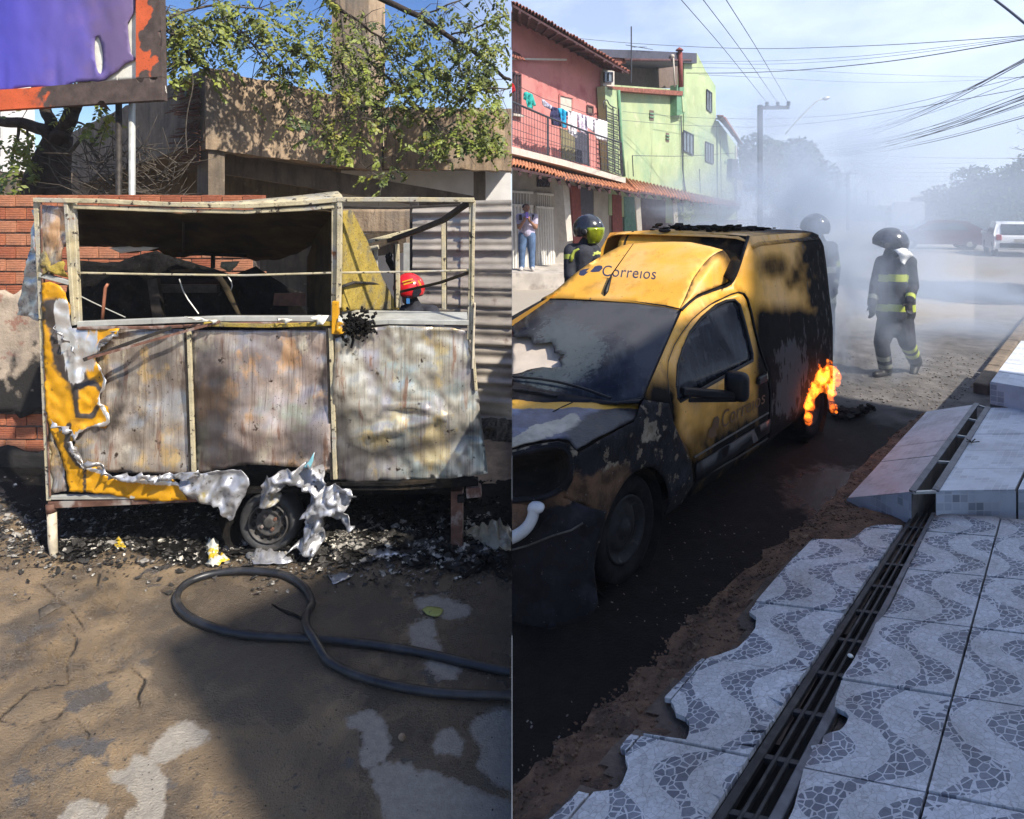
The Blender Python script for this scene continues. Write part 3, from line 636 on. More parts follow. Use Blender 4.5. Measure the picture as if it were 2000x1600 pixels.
# ------------------------------------------------------------------ the burnt snack trailer
YB = 5.62
def snack_trailer():
    t = thing('snack_trailer', 'burnt out snack trailer of scorched metal sheets with scraps of yellow paint', 'trailer', (P(510, 0, YT).x, YT+.6, GL))
    def mapf(amp=.02, sc=.012, seed=0, creases=(), dy=0.0):
        def f(x, y):
            d = fbm(x*sc, y*sc, seed)*amp+fbm(x*sc*3.3, y*sc*3.3, seed+7)*amp*.22
            for (ax, ay, bx, by, w, k) in creases:
                dd = dline((x, y), [(ax, ay), (bx, by)]); d -= k*max(0, 1-dd/w)
            return P(x, y, YT+dy)+Vector((0, d, 0))
        return f
    # lower panels
    sheet('side_panel', [(145, 641), (366, 643), (371, 780), (376, 924), (330, 928), (150, 915), (130, 905)], mapf(.03, .008, 1, [(150, 850, 240, 800, 40, .012), (300, 780, 366, 740, 60, -.02)]), m_heat1, t, step=9, thick=.004,
          attrs={'soot': lambda x, y: .75*sst(60, 0, math.hypot((x-318)*1.2, (y-705)*.8))+.7*sst(60, 0, math.hypot((x-238)*1.5, (y-735)*1.3))+.5*sst(880, 930, y)})
    sheet('side_panel', [(372, 645), (643, 645), (647, 780), (650, 926), (600, 914), (540, 908), (478, 908), (382, 926), (377, 780)], mapf(.035, .0075, 5, [(400, 900, 460, 830, 50, .02), (590, 680, 620, 720, 14, .012), (520, 830, 640, 860, 60, .02)]), m_heat2, t, step=9, thick=.004,
          attrs={'soot': lambda x, y: .85*sst(120, 30, math.hypot((x-400), (y-790)*.55))*sst(365, 385, x)+.7*sst(70, 10, math.hypot((x-590)*.7, y-850))+.8*sst(50, 10, math.hypot((x-460)*.6, y-900))})
    sheet('side_panel', [(656, 660), (700, 645), (760, 636), (880, 640), (912, 648), (922, 690), (932, 760), (944, 850), (953, 924), (915, 930), (820, 937), (700, 945), (657, 936), (652, 790)],
          mapf(.04, .007, 11, [(745, 790, 830, 796, 7, .03), (830, 796, 870, 812, 10, .03), (850, 780, 862, 800, 8, .02), (700, 850, 860, 815, 16, .035), (770, 660, 745, 780, 9, .02), (690, 830, 720, 905, 40, -.03), (780, 690, 770, 760, 12, .02), (700, 900, 900, 850, 34, -.02)], -.012), m_heat3, t, step=8, thick=.004,
          attrs={'soot': lambda x, y: .9*sst(60, 0, abs(x-668))*sst(700, 840, y)+.8*sst(40, 0, dline((x, y), [(700, 900), (850, 868), (920, 850)]))+.9*sst(885, 945, y-(x-650)*.12)})  # the diagonal dark band at the foot paints in a shadow
    for (x0, y0, x1, y1) in ((369, 642, 379, 924), (646, 640, 655, 936)):
        mb = MB(); mb.beam(P(x0, y0, YT-.028), P(x1, y1, YT-.028), .03, .02, (0, -1, 0)); bevel(mb.build('panel_strip', m_frame, t), .004)
        mb = MB(); mb.beam(P(x0-6, y0, YT-.018), P(x1-6, y1, YT-.018), .022, .02, (0, -1, 0)); mb.build('panel_strip', m_dark_steel, t)
    # frame bars (px, py) at the front face
    def bar(pts, w=.045, Ya=YT, Yb=None, m=m_frame, nm='frame_bar', h=None):
        mb = MB(); Yb = Ya if Yb is None else Yb; n = len(pts)
        p3 = [P(x, y, Ya+(Yb-Ya)*i/(n-1)) for i, (x, y) in enumerate(pts)]
        for a, b in zip(p3, p3[1:]): mb.beam(a-(b-a).normalized()*w*.15, b+(b-a).normalized()*w*.15, w, h or w, (0, -1, 0) if Ya == Yb else (0, 0, 1))
        return bevel(mb.build(nm, m, t), .004, 1)
    bar([(72, 388), (78, 500), (84, 640), (90, 800), (98, 975)], .036, YT+.01)
    bar([(80, 392), (85, 640), (98, 970)], .012, YT-.02, m=m_rustrail)
    bar([(72, 391), (200, 393), (320, 399), (480, 403), (600, 396), (665, 390)], .034, YT-.02)
    bar([(660, 390), (800, 390), (925, 391)], .034, YT-.025)
    bar([(146, 404), (330, 411), (480, 414), (600, 408), (652, 403)], .03, YT-.005)
    bar([(130, 394), (138, 520), (146, 634)], .03, YT-.012); bar([(143, 398), (149, 520), (154, 632)], .036, YT+.02)
    bar([(653, 398), (653, 520), (652, 636)], .034, YT+.016); bar([(664, 392), (663, 520), (661, 600)], .034, YT-.02); bar([(656, 590), (655, 650)], .045, YT-.04, m=m_yellow)
    bar([(920, 391), (920, 520), (916, 662)], .03, YT+.0); bar([(926, 392), (924, 480), (922, 660), (930, 762)], .022, YT-.018); bar([(927, 592), (923, 720)], .016, YT-.04, m=m_cream)
    bar([(152, 533), (300, 536), (480, 538), (650, 533), (800, 531), (918, 528)], .015, YT+.01)
    bar([(155, 633), (300, 627), (440, 622), (652, 622)], .04, YT+.01, m=m_galv); bar([(152, 641), (300, 640), (470, 632), (650, 632)], .022, YT-.03, m=m_rustrail)
    bar([(655, 634), (760, 628), (915, 630)], .036, YT+.0, m=m_galv); bar([(140, 400), (141, 520)], .016, YT+.05, m=m_dark_steel)
    bar([(400, 633), (520, 636), (650, 632)], .03, YT-.03, m=m_insul)
    # sill tray on the right
    mb = MB(); mb.quad(P(668, 606, YT+.30), P(912, 611, YT+.25), P(914, 628, YT+.02), P(668, 626, YT+.02)); solid(mb.build('sill_tray', m_galv, t), .004)
    # chassis rails, legs
    bar([(100, 984), (260, 977), (440, 968)], .05, YT+.02, m=m_rustrail); bar([(103, 971), (220, 970), (360, 966)], .03, YT+.0, m=m_galv)
    bar([(650, 950), (800, 948), (932, 940)], .05, YT+.03, m=m_char); bar([(640, 944), (780, 944), (925, 932)], .03, YT-.0, m=m_char)
    bar([(914, 960), (937, 958)], .07, YT+.02, m=m_rustrail)
    for Y0 in (YT+.45, YT+.95): bar([(120, 968), (930, 955)], .05, Y0, m=m_char)
    for px in (130, 380, 640, 900): bar([(px, 975), (px+(500-px)*.0, 930)], .05, YT+.03, YB, m=m_char)
    mb = MB(); mb.tube([P(100, 984, YT+.01), P(101, 1000, YT+.01)], .034, 12); mb.build('leg_socket', m_rustrail, t, True)
    mb = MB(); mb.tube([P(101, 995, YT+.01), P(103, 1060, YT+.01), P(105, 1080, YT+.01), P(105, 1090, YT+.01)], [.03, .03, .026, .012], 12); mb.build('leg', m_cream, t, True)
    mb = MB(); a = P(893, 955, YT+.12); mb.box((a.x, a.y, (a.z+GL)/2), (.085, .085, a.z-GL)); mb.build('leg', m_rustrail, t)
    # floor and rear wall: everything inside is charred
    mb = MB(); mb.prism([P(105, 968, YT+.04), P(930, 942, YT+.04), P(880, 905, YB), P(200, 905, YB)], (0, 0, -.03)); mb.build('floor', m_char, t)
    sheet('rear_panel', [(120, 600), (150, 508), (200, 513), (232, 512), (262, 500), (305, 490), (330, 500), (372, 512), (420, 525), (455, 538), (500, 520), (560, 560), (592, 572), (592, 600), (640, 640), (640, 900), (130, 900)], lambda x, y: P(x, y, YB-.05)+Vector((0, fbm(x*.02, y*.02)*.03, 0)), m_char, t, step=14, thick=.01)
    sheet('rear_panel', [(600, 500), (680, 560), (780, 612), (780, 900), (640, 900), (600, 640)], lambda x, y: P(x, y, YB-.02), m_char, t, step=20, thick=.01)
    # sagging roof: from the front rail down to the back
    def roof(x, y):
        u = sst(405, 500, y); Y = YT+.04+(YB-.2-YT)*((y-405)/90.0)
        return P(x, y, Y)+Vector((0, 0, fbm(x*.012, y*.05, 3)*.03))
    sheet('roof_sheet', [(150, 408), (320, 413), (480, 416), (655, 408), (648, 440), (630, 470), (590, 490), (545, 505), (500, 510), (480, 500), (420, 493), (350, 500), (310, 488), (250, 494), (215, 484), (165, 480), (153, 478)], roof, m_char_roof, t, step=10, thick=.008)
    sheet('roof_sheet', [(320, 396), (450, 394), (560, 385), (640, 376), (660, 374), (668, 382), (672, 394), (600, 394), (480, 402)], lambda x, y: P(x, y, YT+.02+(400-y)*.012)+Vector((0, 0, 0)), m_frame, t, step=10, thick=.006)
    sheet('torn_sheet', [(213, 484), (260, 480), (310, 484), (290, 490), (262, 491), (236, 495)], lambda x, y: P(x, y, YB-.3), m_white_wall, t, step=10, thick=.004)
    sheet('torn_sheet', [(432, 512), (468, 510), (462, 520), (448, 532), (430, 522)], lambda x, y: P(x, y, YB-.2), m_plastic, t, step=8, thick=.004)
    bar([(350, 494), (420, 497), (480, 500)], .03, YB-.2, m=m_char); bar([(416, 500), (416, 523)], .03, YB-.2, m=m_char); bar([(359, 412), (358, 492)], .02, YT+.2, YB-.3, m=m_dark_steel)
    # partition between kitchen and open end, with burnt insulation on its outer side
    def part(x, y): return P(x, y, YT+.06+(x-640)/140.0*(YB-.25-YT))
    sheet('partition', [(668, 412), (684, 410), (694, 430), (714, 470), (745, 545), (778, 605), (668, 607)], lambda x, y: P(x, y, YT+.05+(x-660)/120.0*.95), m_insul, t, step=8, thick=.03)
    sheet('partition', [(655, 408), (655, 630), (602, 636), (600, 560), (602, 500), (625, 440), (645, 410)], lambda x, y: P(x, y, YT+.06+(655-x)/55.0*.9)+Vector((0, fbm(x*.03, y*.03)*.02, 0)), m_char_roof, t, step=10, thick=.01)
    mb = MB(); mb.tube([P(668, 560, YT+.06), P(690, 552, YT+.2), P(720, 553, YT+.5), P(753, 557, YT+.8)], .012, 6); mb.build('conduit', m_dark_steel, t)
    # open end: rear rails and posts
    bar([(915, 396), (866, 430), (812, 452), (760, 470)], .04, YT+.02, YB-.35, m=m_dark_steel); bar([(815, 448), (716, 473)], .035, YB-.4, m=m_frame); bar([(672, 404), (780, 407), (905, 400)], .02, YB-.6, m=m_dark_steel)
    bar([(917, 532), (860, 552), (782, 570)], .022, YT+.02, YB-.4, m=m_dark_steel); bar([(722, 486), (738, 483)], .04, YB-.3)
    bar([(866, 430), (867, 604)], .034, YT+.5); bar([(872, 430), (872, 604)], .012, YT+.52, m=m_dark_steel); bar([(776, 478), (778, 600)], .034, YB-.4); bar([(770, 478), (771, 600)], .014, YB-.38, m=m_dark_steel); bar([(734, 485), (736, 530)], .03, YB-.3)
    # charred strip twisted upright at the rear rail, with finger-like tips
    mb = MB(); mb.tube([P(772, 532, YB-.36), P(766, 520, YB-.36), P(759, 508, YB-.36)], [.03, .03, .028], 8); mb.tube([P(759, 510, YB-.36), P(758, 500, YB-.36), P(762, 492, YB-.36)], [.026, .02, .004], 6); mb.tube([P(760, 508, YB-.36), P(765, 500, YB-.36), P(764, 494, YB-.36)], [.02, .01, .004], 6); mb.tube([P(759, 508, YB-.36), P(754, 501, YB-.36), P(755, 496, YB-.36)], [.018, .01, .003], 6)
    mb.build('charred_strip', m_char, t, True)
    # kitchen remains
    mb = MB(); a = P(318, 555, YT+.75); b = P(425, 640, YT+.75); mb.box(((a.x+b.x)/2, YT+1.0, (a.z+b.z)/2-.1), (b.x-a.x, .4, a.z-b.z+.2)); bevel(mb.build('burnt_oven', m_char, t), .02)
    mb = MB(); a = P(312, 556, YT+.74); b = P(424, 572, YT+.74); mb.box(((a.x+b.x)/2, YT+.76, (a.z+b.z)/2), (b.x-a.x, .05, a.z-b.z)); mb.build('oven_lip', m_dark_steel, t)
    mb = MB(); mb.beam(P(300, 545, YT+.6), P(314, 640, YT+.6), .08, .05); mb.build('oven_post', m_dark_steel, t)
    sheet('curled_strip', [(330, 528), (380, 525), (410, 527), (430, 535), (448, 560), (460, 590), (472, 618), (464, 616), (446, 585), (430, 552), (415, 538), (380, 532), (335, 531)], lambda x, y: P(x, y, YT+.3+(y-525)*-.002), m_char_roof, t, step=8, thick=.006)
    mb = MB(); mb.tube([P(200, 627, YT+.06), P(203, 590, YT+.06), P(206, 562, YT+.06), P(211, 554, YT+.06)], .011, 8); mb.build('gas_pipe', m_copper, t, True)
    for pts in ([(156, 578), (190, 595), (245, 620)], [(350, 545), (360, 575), (388, 613)], [(442, 535), (455, 555), (450, 570)]):
        mb = MB(); mb.tube([P(x, y, YT+.4) for x, y in rnd(pts, 1, False)], .005, 5); mb.build('wire', m_galv, t)
    mb = MB(); mb.prism([P(536, 573, YT+.95), P(597, 572, YT+.95), P(597, 598, YT+.95), P(533, 597, YT+.95)], (0, .01, 0)); mb.build('serving_hatch', m_rustrail, t)
    # end skin: bent sheet outside the left post, sheet inside the left bay
    sheet('end_sheet', [(68, 410), (60, 470), (50, 540), (35, 615), (60, 618), (76, 630), (76, 520), (72, 410)], lambda x, y: P(x, y, YT+.06+(70-x)*.006)+Vector((0, fbm(x*.05, y*.02)*.05, 0)), m_foil, t, step=7, thick=.004)
    sheet('end_sheet', [(76, 400), (126, 404), (128, 470), (124, 515), (100, 545), (82, 545), (78, 480)], lambda x, y: P(x, y, YT+.03)+Vector((0, fbm(x*.03, y*.018, 3)*.05, 0)), m_heat2, t, step=8, thick=.004, attrs={'soot': lambda x, y: sst(490, 540, y)*.6})
    sheet('end_sheet', [(98, 838), (108, 860), (122, 900), (132, 958), (104, 962), (98, 900)], lambda x, y: P(x, y, YT+.0)+Vector((0, fbm(x*.06, y*.02, 5)*.03, 0)), m_heat1, t, step=8, thick=.004, attrs={'soot': lambda x, y: 0.})
    sheet('flap', [(80, 492), (86, 488), (98, 520), (112, 512), (122, 510), (130, 535), (134, 545), (120, 540), (98, 530), (80, 540)], lambda x, y: P(x, y, YT-.03)+Vector((0, fbm(x*.06, y*.05, 5)*.04, 0)), m_insul, t, step=6, thick=.004)
    bar([(80, 537), (136, 552)], .034, YT-.01, m=m_galv)
    # the yellow skin that survived the fire, torn and curled at its edge
    ysk = [(81, 552), (96, 549), (112, 556), (128, 572), (136, 596), (140, 640), (232, 643), (226, 655), (205, 668), (190, 684), (186, 700), (196, 718), (207, 742), (205, 760), (196, 770), (195, 788), (210, 795), (216, 824), (206, 838), (190, 832), (172, 836), (152, 846), (148, 858), (136, 866), (142, 890), (152, 902), (166, 912), (184, 910), (200, 918), (208, 930), (230, 934), (250, 938), (275, 929), (300, 938), (306, 943), (318, 932), (332, 932), (350, 945), (358, 962), (366, 978), (320, 979), (265, 976), (220, 967), (165, 961), (135, 961), (129, 920), (118, 886), (97, 836), (90, 800), (84, 640)]
    ysk = jag(ysk, 7, 1.6, 5)
    def ymap(x, y):
        d = fbm(x*.012, y*.01, 21)*.03-.035
        e = max(0, 1-dline((x, y), [(232, 643), (190, 684), (207, 742), (195, 788), (216, 824), (172, 836), (136, 866), (166, 912), (250, 938), (350, 945)])/16); d -= .05*e*e*(.6+.8*n3(x*.06, y*.06))
        d -= .02*max(0, 1-dline((x, y), [(145, 640), (148, 760), (152, 815), (185, 815), (200, 770)])/8)
        return P(x, y, YT+d)
    sheet('yellow_skin', ysk, ymap, m_yellow, t, step=6, thick=.004, edge=6, attrs={
        'soot': lambda x, y: max(.9*sst(46, 8, dline((x, y), [(100, 590), (118, 640), (128, 690), (148, 740)])+fbm(x*.03, y*.03)*14)*sst(560, 600, y), .85*sst(9, 2, dline((x, y), [(118, 650), (132, 690), (144, 735), (146, 760)])), .9*sst(9, 1, dline((x, y), [(146, 760), (151, 812), (180, 814), (190, 795)])), .9*sst(10, 2, dline((x, y), [(135, 830), (130, 870), (152, 905), (166, 915)])), .8*sst(9, 2, dline((x, y), [(152, 742), (190, 752), (202, 770)])), .9*sst(6, 1, dline((x, y), [(165, 914), (165, 960)]))),
        'bare': lambda x, y: .95*max(sst(26, 6, dline((x, y), [(120, 600), (126, 640), (128, 665), (140, 690), (150, 735)])), sst(40, 5, dline((x, y), [(148, 655), (175, 660), (170, 710)]))*.75, sst(8, 1, dline((x, y), [(190, 684), (207, 742), (195, 788), (216, 824), (152, 846), (140, 880), (166, 912), (250, 938), (350, 945)])))})
    # pale curled lip along the tear
    for k, pl in enumerate(([(165, 908), (182, 905), (200, 915), (208, 928), (230, 932), (250, 935), (276, 930), (300, 938), (318, 930), (345, 930), (390, 925)], [(135, 865), (146, 880), (158, 900), (168, 912)], [(226, 650), (205, 664), (190, 680)], [(96, 826), (115, 836), (138, 848), (150, 852)], [(108, 640), (120, 660), (138, 672), (142, 690)])):
        q = jag(pl, 6, 2.5, k, False); up = [(x, y-5-3*n3(i*.7, k)) for i, (x, y) in enumerate(q)]; lo_ = [(x+2, y+6+5*n3(i*.9, k+5)) for i, (x, y) in enumerate(q)]
        sheet('curled_edge', up+lo_[::-1], lambda x, y: P(x, y, YT-.085)+Vector((0, fbm(x*.09, y*.09, 2)*.05, 0)), m_foil, t, step=5, thick=.003)
    # drooping foil skins
    def crum(seed, amp, Y): return lambda x, y: P(x, y, Y)+Vector((0, (abs(n3(x*.028, y*.022, seed))*2.2-.5)*amp+abs(n3(x*.07, y*.05, seed+3))*amp*.5, 0))
    sheet('hanging_skin', jag([(345, 932), (380, 924), (430, 921), (470, 919), (486, 932), (488, 944), (479, 962), (468, 985), (456, 1012), (448, 1017), (437, 1010), (425, 990), (403, 985), (372, 976), (358, 958)], 7, 2, 2), crum(3, .06, YT-.05), m_foil, t, step=5, thick=.003)
    sheet('hanging_skin', jag([(505, 982), (508, 955), (520, 932), (545, 923), (580, 915), (602, 908), (609, 886), (612, 912), (634, 924), (640, 940), (630, 955), (660, 942), (690, 955), (699, 970), (682, 978), (678, 992), (664, 1006), (680, 1012), (696, 1030), (672, 1031), (650, 1015), (634, 1006), (628, 1030), (632, 1058), (620, 1074), (612, 1086), (588, 1078), (566, 1072), (588, 1058), (590, 1030), (592, 1000), (606, 985), (600, 970), (592, 948), (560, 947), (545, 958), (538, 985), (522, 994)], 6, 2, 9), crum(8, .14, YT-.1), m_foil, t, step=4.5, thick=.003)
    sheet('blue_tatter', [(592, 914), (604, 900), (613, 884), (612, 900), (606, 914)], lambda x, y: P(x, y, YT-.13), M('blue_film', (.25, .55, .62, 1), .4), t, step=4, thick=.002)
    for nm, m, pl in (('yellow_tatter', m_yellow, [(652, 648), (658, 630), (668, 628), (676, 640), (680, 648), (660, 654)]), ('white_tatter', m_white_vinyl, [(658, 632), (664, 615), (670, 632), (682, 648), (672, 646)]), ('white_tatter', m_white_vinyl, [(606, 620), (622, 616), (640, 618), (634, 632), (620, 634)]), ('white_tatter', m_white_vinyl, [(540, 622), (560, 622), (572, 624), (560, 632), (548, 630)]), ('white_tatter', m_white_vinyl, [(360, 618), (385, 620), (398, 624), (425, 625), (418, 634), (412, 628), (390, 627)])):
        sheet(nm, pl, lambda x, y: P(x, y, YT-.07)+Vector((0, fbm(x*.08, y*.08)*.04, 0)), m, t, step=5, thick=.003, attrs={'soot': lambda x, y: 0., 'bare': lambda x, y: 0.} if m is m_yellow else None)
    # charred clump on the sill
    mb = MB()
    for _ in range(260):
        px = R.gauss(697, 15); py = R.gauss(636, 12); a = P(px, py, YT-.05+R.uniform(-.04, .03)); s_ = R.uniform(.008, .024); mb.box(a, (s_, s_*.7, s_*R.uniform(.8, 2)), Matrix.Rotation(R.uniform(0, 3), 3, 'Y') @ Matrix.Rotation(R.uniform(0, 3), 3, 'X'))
    for pts in ([(686, 640), (690, 665), (686, 680)], [(720, 640), (724, 650)], [(668, 655), (672, 665)]): mb.tube([P(x, y, YT-.05) for x, y in pts], .01, 5)
    kind(mb.build('melted_lump', m_char, t), 'stuff')
    # propped strut and its bracket across the first panel
    mb = MB(); mb.beam(P(163, 703, YT-.22), P(335, 640, YT-.05), .02, .025); mb.beam(P(185, 697, YT-.2), P(210, 690, YT-.18), .03, .012); bevel(mb.build('fallen_strut', m_dark_steel, t), .003)
    mb = MB(); mb.beam(P(172, 700, YT-.215), P(430, 628, YT-.04), .014, .018); mb.build('fallen_strut', m_rustrail, t)
    # wheel
    cw = P(521, 1026, YT+.0); w = thing('wheel', '', 'x', cw); w.parent = t; w.matrix_parent_inverse = Matrix.Translation(-t.location)
    for k in ('label', 'category'): del w[k]
    ax = Vector((0, -1, 0)); z0 = cw.z; rr = z0-GL+.0; c_ = cw+Vector((0, .02, 0)); rr = min(rr, .275)
    mb = MB(); mb.lathe([(rr*.66, -.17), (rr*.86, -.175), (rr*.97, -.16), (rr, -.12), (rr, -.05), (rr*.985, -.02), (rr*.94, .0), (rr*.86, .012), (rr*.78, .008), (rr*.68, -.01), (rr*.66, -.03)], c_, ax, 40); mb.build('tyre', m_rubber, w, True)
    mb = MB(); mb.lathe([(rr*.67, -.02), (rr*.66, .006), (rr*.62, .004), (rr*.6, -.03), (rr*.57, -.045), (rr*.5, -.03), (rr*.42, -.012), (rr*.36, -.016), (rr*.28, -.03), (rr*.2, -.03), (rr*.19, -.01), (rr*.12, -.008), (.0, -.008)], c_, ax, 40); mb.build('rim', m_rim, w, True)
    for k in range(12):
        mb = MB(); a = math.radians(k*30+8); p = c_+Vector((math.cos(a)*rr*.5, -.001, math.sin(a)*rr*.5)); mb.lathe([(.001, .0), (rr*.07, 0), (rr*.07, -.03)], p+Vector((0, .012, 0)), ax, 10); mb.build('rim_hole', m_char, w)
    for k in range(4):
        mb = MB(); a = math.radians(k*90+30); p = c_+Vector((math.cos(a)*rr*.25, .02, math.sin(a)*rr*.25)); mb.lathe([(.0, .014), (.012, .014), (.013, 0)], p, ax, 6); mb.build('wheel_bolt', m_rustrail, w)
    # dark wheel housing
    mb = MB(); mb.lathe([(.36, -.02), (.36, -.4)], c_+Vector((0, .0, .02)), ax, 28); mb.build('wheel_housing', m_char, t, True)
    return t
snack_trailer()

# ------------------------------------------------------------------ hose
pts = [(1001, 1314), (930, 1300), (830, 1275), (700, 1255), (600, 1247), (500, 1243), (430, 1232), (370, 1207), (347, 1184), (343, 1163), (360, 1140), (400, 1123), (450, 1115), (500, 1115), (550, 1120), (585, 1137), (605, 1160), (611, 1185), (600, 1212), (596, 1238), (606, 1258), (632, 1286), (672, 1311), (740, 1334), (820, 1350), (900, 1358), (1001, 1358)]
q = rnd(pts, 3, False); p3 = []
for i, (x, y) in enumerate(q):
    v = PG(x, y, GL+.027); lift = .055*sst(70, 20, math.hypot(x-598, y-1240)) if i > len(q)*.5 else 0; v.z += lift; v.x = min(v.x, -.002); p3.append(v)
mb = MB(); mb.tube(p3, [.0235+.0025*n3(i*.4, 1) for i in range(len(p3))], 12)
tag(mb.build('fire_hose', m_hose, None, True), 'wet black fire hose looping across the brown yard floor', 'hose')

# ------------------------------------------------------------------ litter of the fire
def crumple(name, outline, label, cat, mat, z, lift, seed, group=None, step=5):
    def f(x, y):
        v = PG(x, y, z); e = sst(0, 16, -dpoly((x, y), outline)); v.z += lift*(.25+.75*e)*(.5+abs(fbm(x*.05, y*.05, seed))*1.6)+.008+fbm(x*.13, y*.13, seed)*lift*.3; return v
    return tag(sheet(name, outline, f, mat, step=step, thick=.003), label, cat, group)
crumple('paint_scrap', jag([(402, 1070), (412, 1058), (425, 1064), (428, 1080), (420, 1092), (440, 1090), (450, 1100), (438, 1106), (415, 1112), (401, 1105), (408, 1092)], 5, 2, 1), 'crumpled white and yellow scrap lying left of the trailer wheel', 'scrap', m_yscrap, GL, .07, 2)
crumple('metal_scrap', jag([(478, 1090), (500, 1078), (530, 1078), (560, 1090), (574, 1102), (540, 1108), (495, 1106)], 6, 1.5, 2), 'curved shiny metal scrap in front of the trailer wheel', 'scrap', m_foil, GL, .05, 4)
crumple('foil_scrap', jag([(708, 1080), (735, 1076), (770, 1080), (802, 1090), (765, 1090), (740, 1092), (728, 1098), (720, 1088)], 6, 1.5, 3), 'pale folded foil scrap on the black ash right of the wheel', 'scrap', m_foil, GL, .05, 5)
crumple('plastic_sheet', jag([(905, 1046), (930, 1038), (960, 1036), (998, 1036), (998, 1082), (975, 1082), (955, 1076), (930, 1062)], 8, 1.5, 4), 'dusty crumpled plastic sheet at the foot of the zinc fence', 'sheet', m_plastic, GL, .09, 6)
crumple('foil_scrap', jag([(640, 1128), (668, 1120), (690, 1126), (672, 1138), (652, 1144)], 5, 2, 6), 'small grey foil scrap between the hose loop and the ash', 'scrap', m_foil, GL, .02, 7)
crumple('dry_leaf', [(824, 1194), (835, 1188), (858, 1189), (866, 1196), (860, 1206), (845, 1209), (832, 1202)], 'single yellow green fallen leaf on the wet floor', 'leaf', M('fallen_leaf', (.33, .34, .1, 1), .6, var=.2, layers=[((.08, .06, .03, 1), ('n', 40, .62, .68))]), GL, .015, 8)
crumple('paint_scrap', jag([(222, 1066), (232, 1052), (240, 1062), (246, 1072), (230, 1076)], 4, 1.5, 9), 'small yellow and white scrap in the ash under the trailer', 'scrap', m_yscrap, GL, .03, 9)
crumple('bark_piece', [(75, 1195), (100, 1184), (128, 1184), (110, 1196), (90, 1206), (78, 1216)], 'grey splinter of bark on the cracked floor at left', 'splinter', m_twig, GL, .03, 10)
crumple('glass_shard', jag([(530, 1184), (560, 1196), (594, 1210), (590, 1214), (556, 1202)], 8, 1, 12), 'long dark splinter beside the hose crossing', 'splinter', m_char, GL, .015, 12)
mb = MB(); mb.tube([PG(x, y, GL+.03) for x, y in rnd([(440, 1085), (455, 1078), (480, 1078), (510, 1072), (545, 1070), (575, 1076), (560, 1088)], 2, False)], .012, 6); tag(mb.build('burnt_cable', m_char, None, True), 'burnt cable curled on the ash before the trailer wheel', 'cable')
for k, pl in enumerate(([(905, 1128), (930, 1110), (950, 1095)], [(970, 1120), (990, 1132), (998, 1128)])):
    mb = MB(); mb.tube([PG(x, y, GL+.012) for x, y in pl], .014, 6); tag(mb.build('charred_stick', m_char, None), ['charred stick slanting across the wet floor below the plastic sheet', 'short curved charred stick at the right end of the yard'][k], 'stick')
for k, (px, py, s_, lb) in enumerate(((785, 1440, .03, 'small pale brown stone beside the grey floor patches'), (140, 1078, .0, ''),)):
    if s_:
        mb = MB(); mb.ell(PG(px, py, GL+.014), (.019, .015, .018), 6, 4); tag(mb.build('small_stone', m_sand, None), lb, 'stone')
def litter():
    mb = MB(); r_ = random.Random(11)
    def flake(px, py, s, flat=True):
        v = PG(px, py, GL+.004)
        if v.x > -.03: return
        a = r_.uniform(0, 6.28); n = r_.randint(4, 6); tilt = Matrix.Rotation(r_.uniform(-.6, .6), 3, 'X') @ Matrix.Rotation(r_.uniform(-.6, .6), 3, 'Y')
        vs = [v+tilt @ Vector((math.cos(a+i*6.283/n)*s*r_.uniform(.4, 1), math.sin(a+i*6.283/n)*s*r_.uniform(.3, .8), r_.uniform(-.2, .3)*s))+Vector((0, 0, s*.35)) for i in range(n)]
        mb.add(vs, [tuple(range(n))])
    for _ in range(5200):
        px = r_.uniform(-20, 1000); b = 1040+px*.03; py = r_.gauss(b, 38)
        if not 930 < py < 1180: continue
        flake(px, py, abs(r_.gauss(.012, .012))+.004)
    for _ in range(500): flake(r_.uniform(540, 960), r_.gauss(1060, 22), r_.uniform(.02, .055))
    for _ in range(260): flake(r_.uniform(0, 1000), r_.uniform(1110, 1590), r_.uniform(.002, .007))
    kind(mb.build('ash_litter', m_ash, None), 'stuff')
    mb = MB()
    for _ in range(900):
        px = r_.uniform(600, 990); py = r_.gauss(1020, 30); v = PG(px, py, GL+.01)
        if v.y < 4.2 or v.x > -.05: continue
        s = r_.uniform(.006, .032); mb.box(v, (s*r_.uniform(.6, 2), s, s*.35), Matrix.Rotation(r_.uniform(0, 3), 3, 'Z') @ Matrix.Rotation(r_.uniform(-.7, .7), 3, 'X'))
    for _ in range(500):
        px = r_.uniform(90, 520); py = r_.gauss(1010, 24); v = PG(px, py, GL+.008)
        if v.y < 4.3: continue
        s = r_.uniform(.006, .022); mb.box(v, (s*r_.uniform(.6, 2), s, s*.5), Matrix.Rotation(r_.uniform(0, 3), 3, 'Z'))
    kind(mb.build('charred_rubble', m_char, None), 'stuff')
litter()
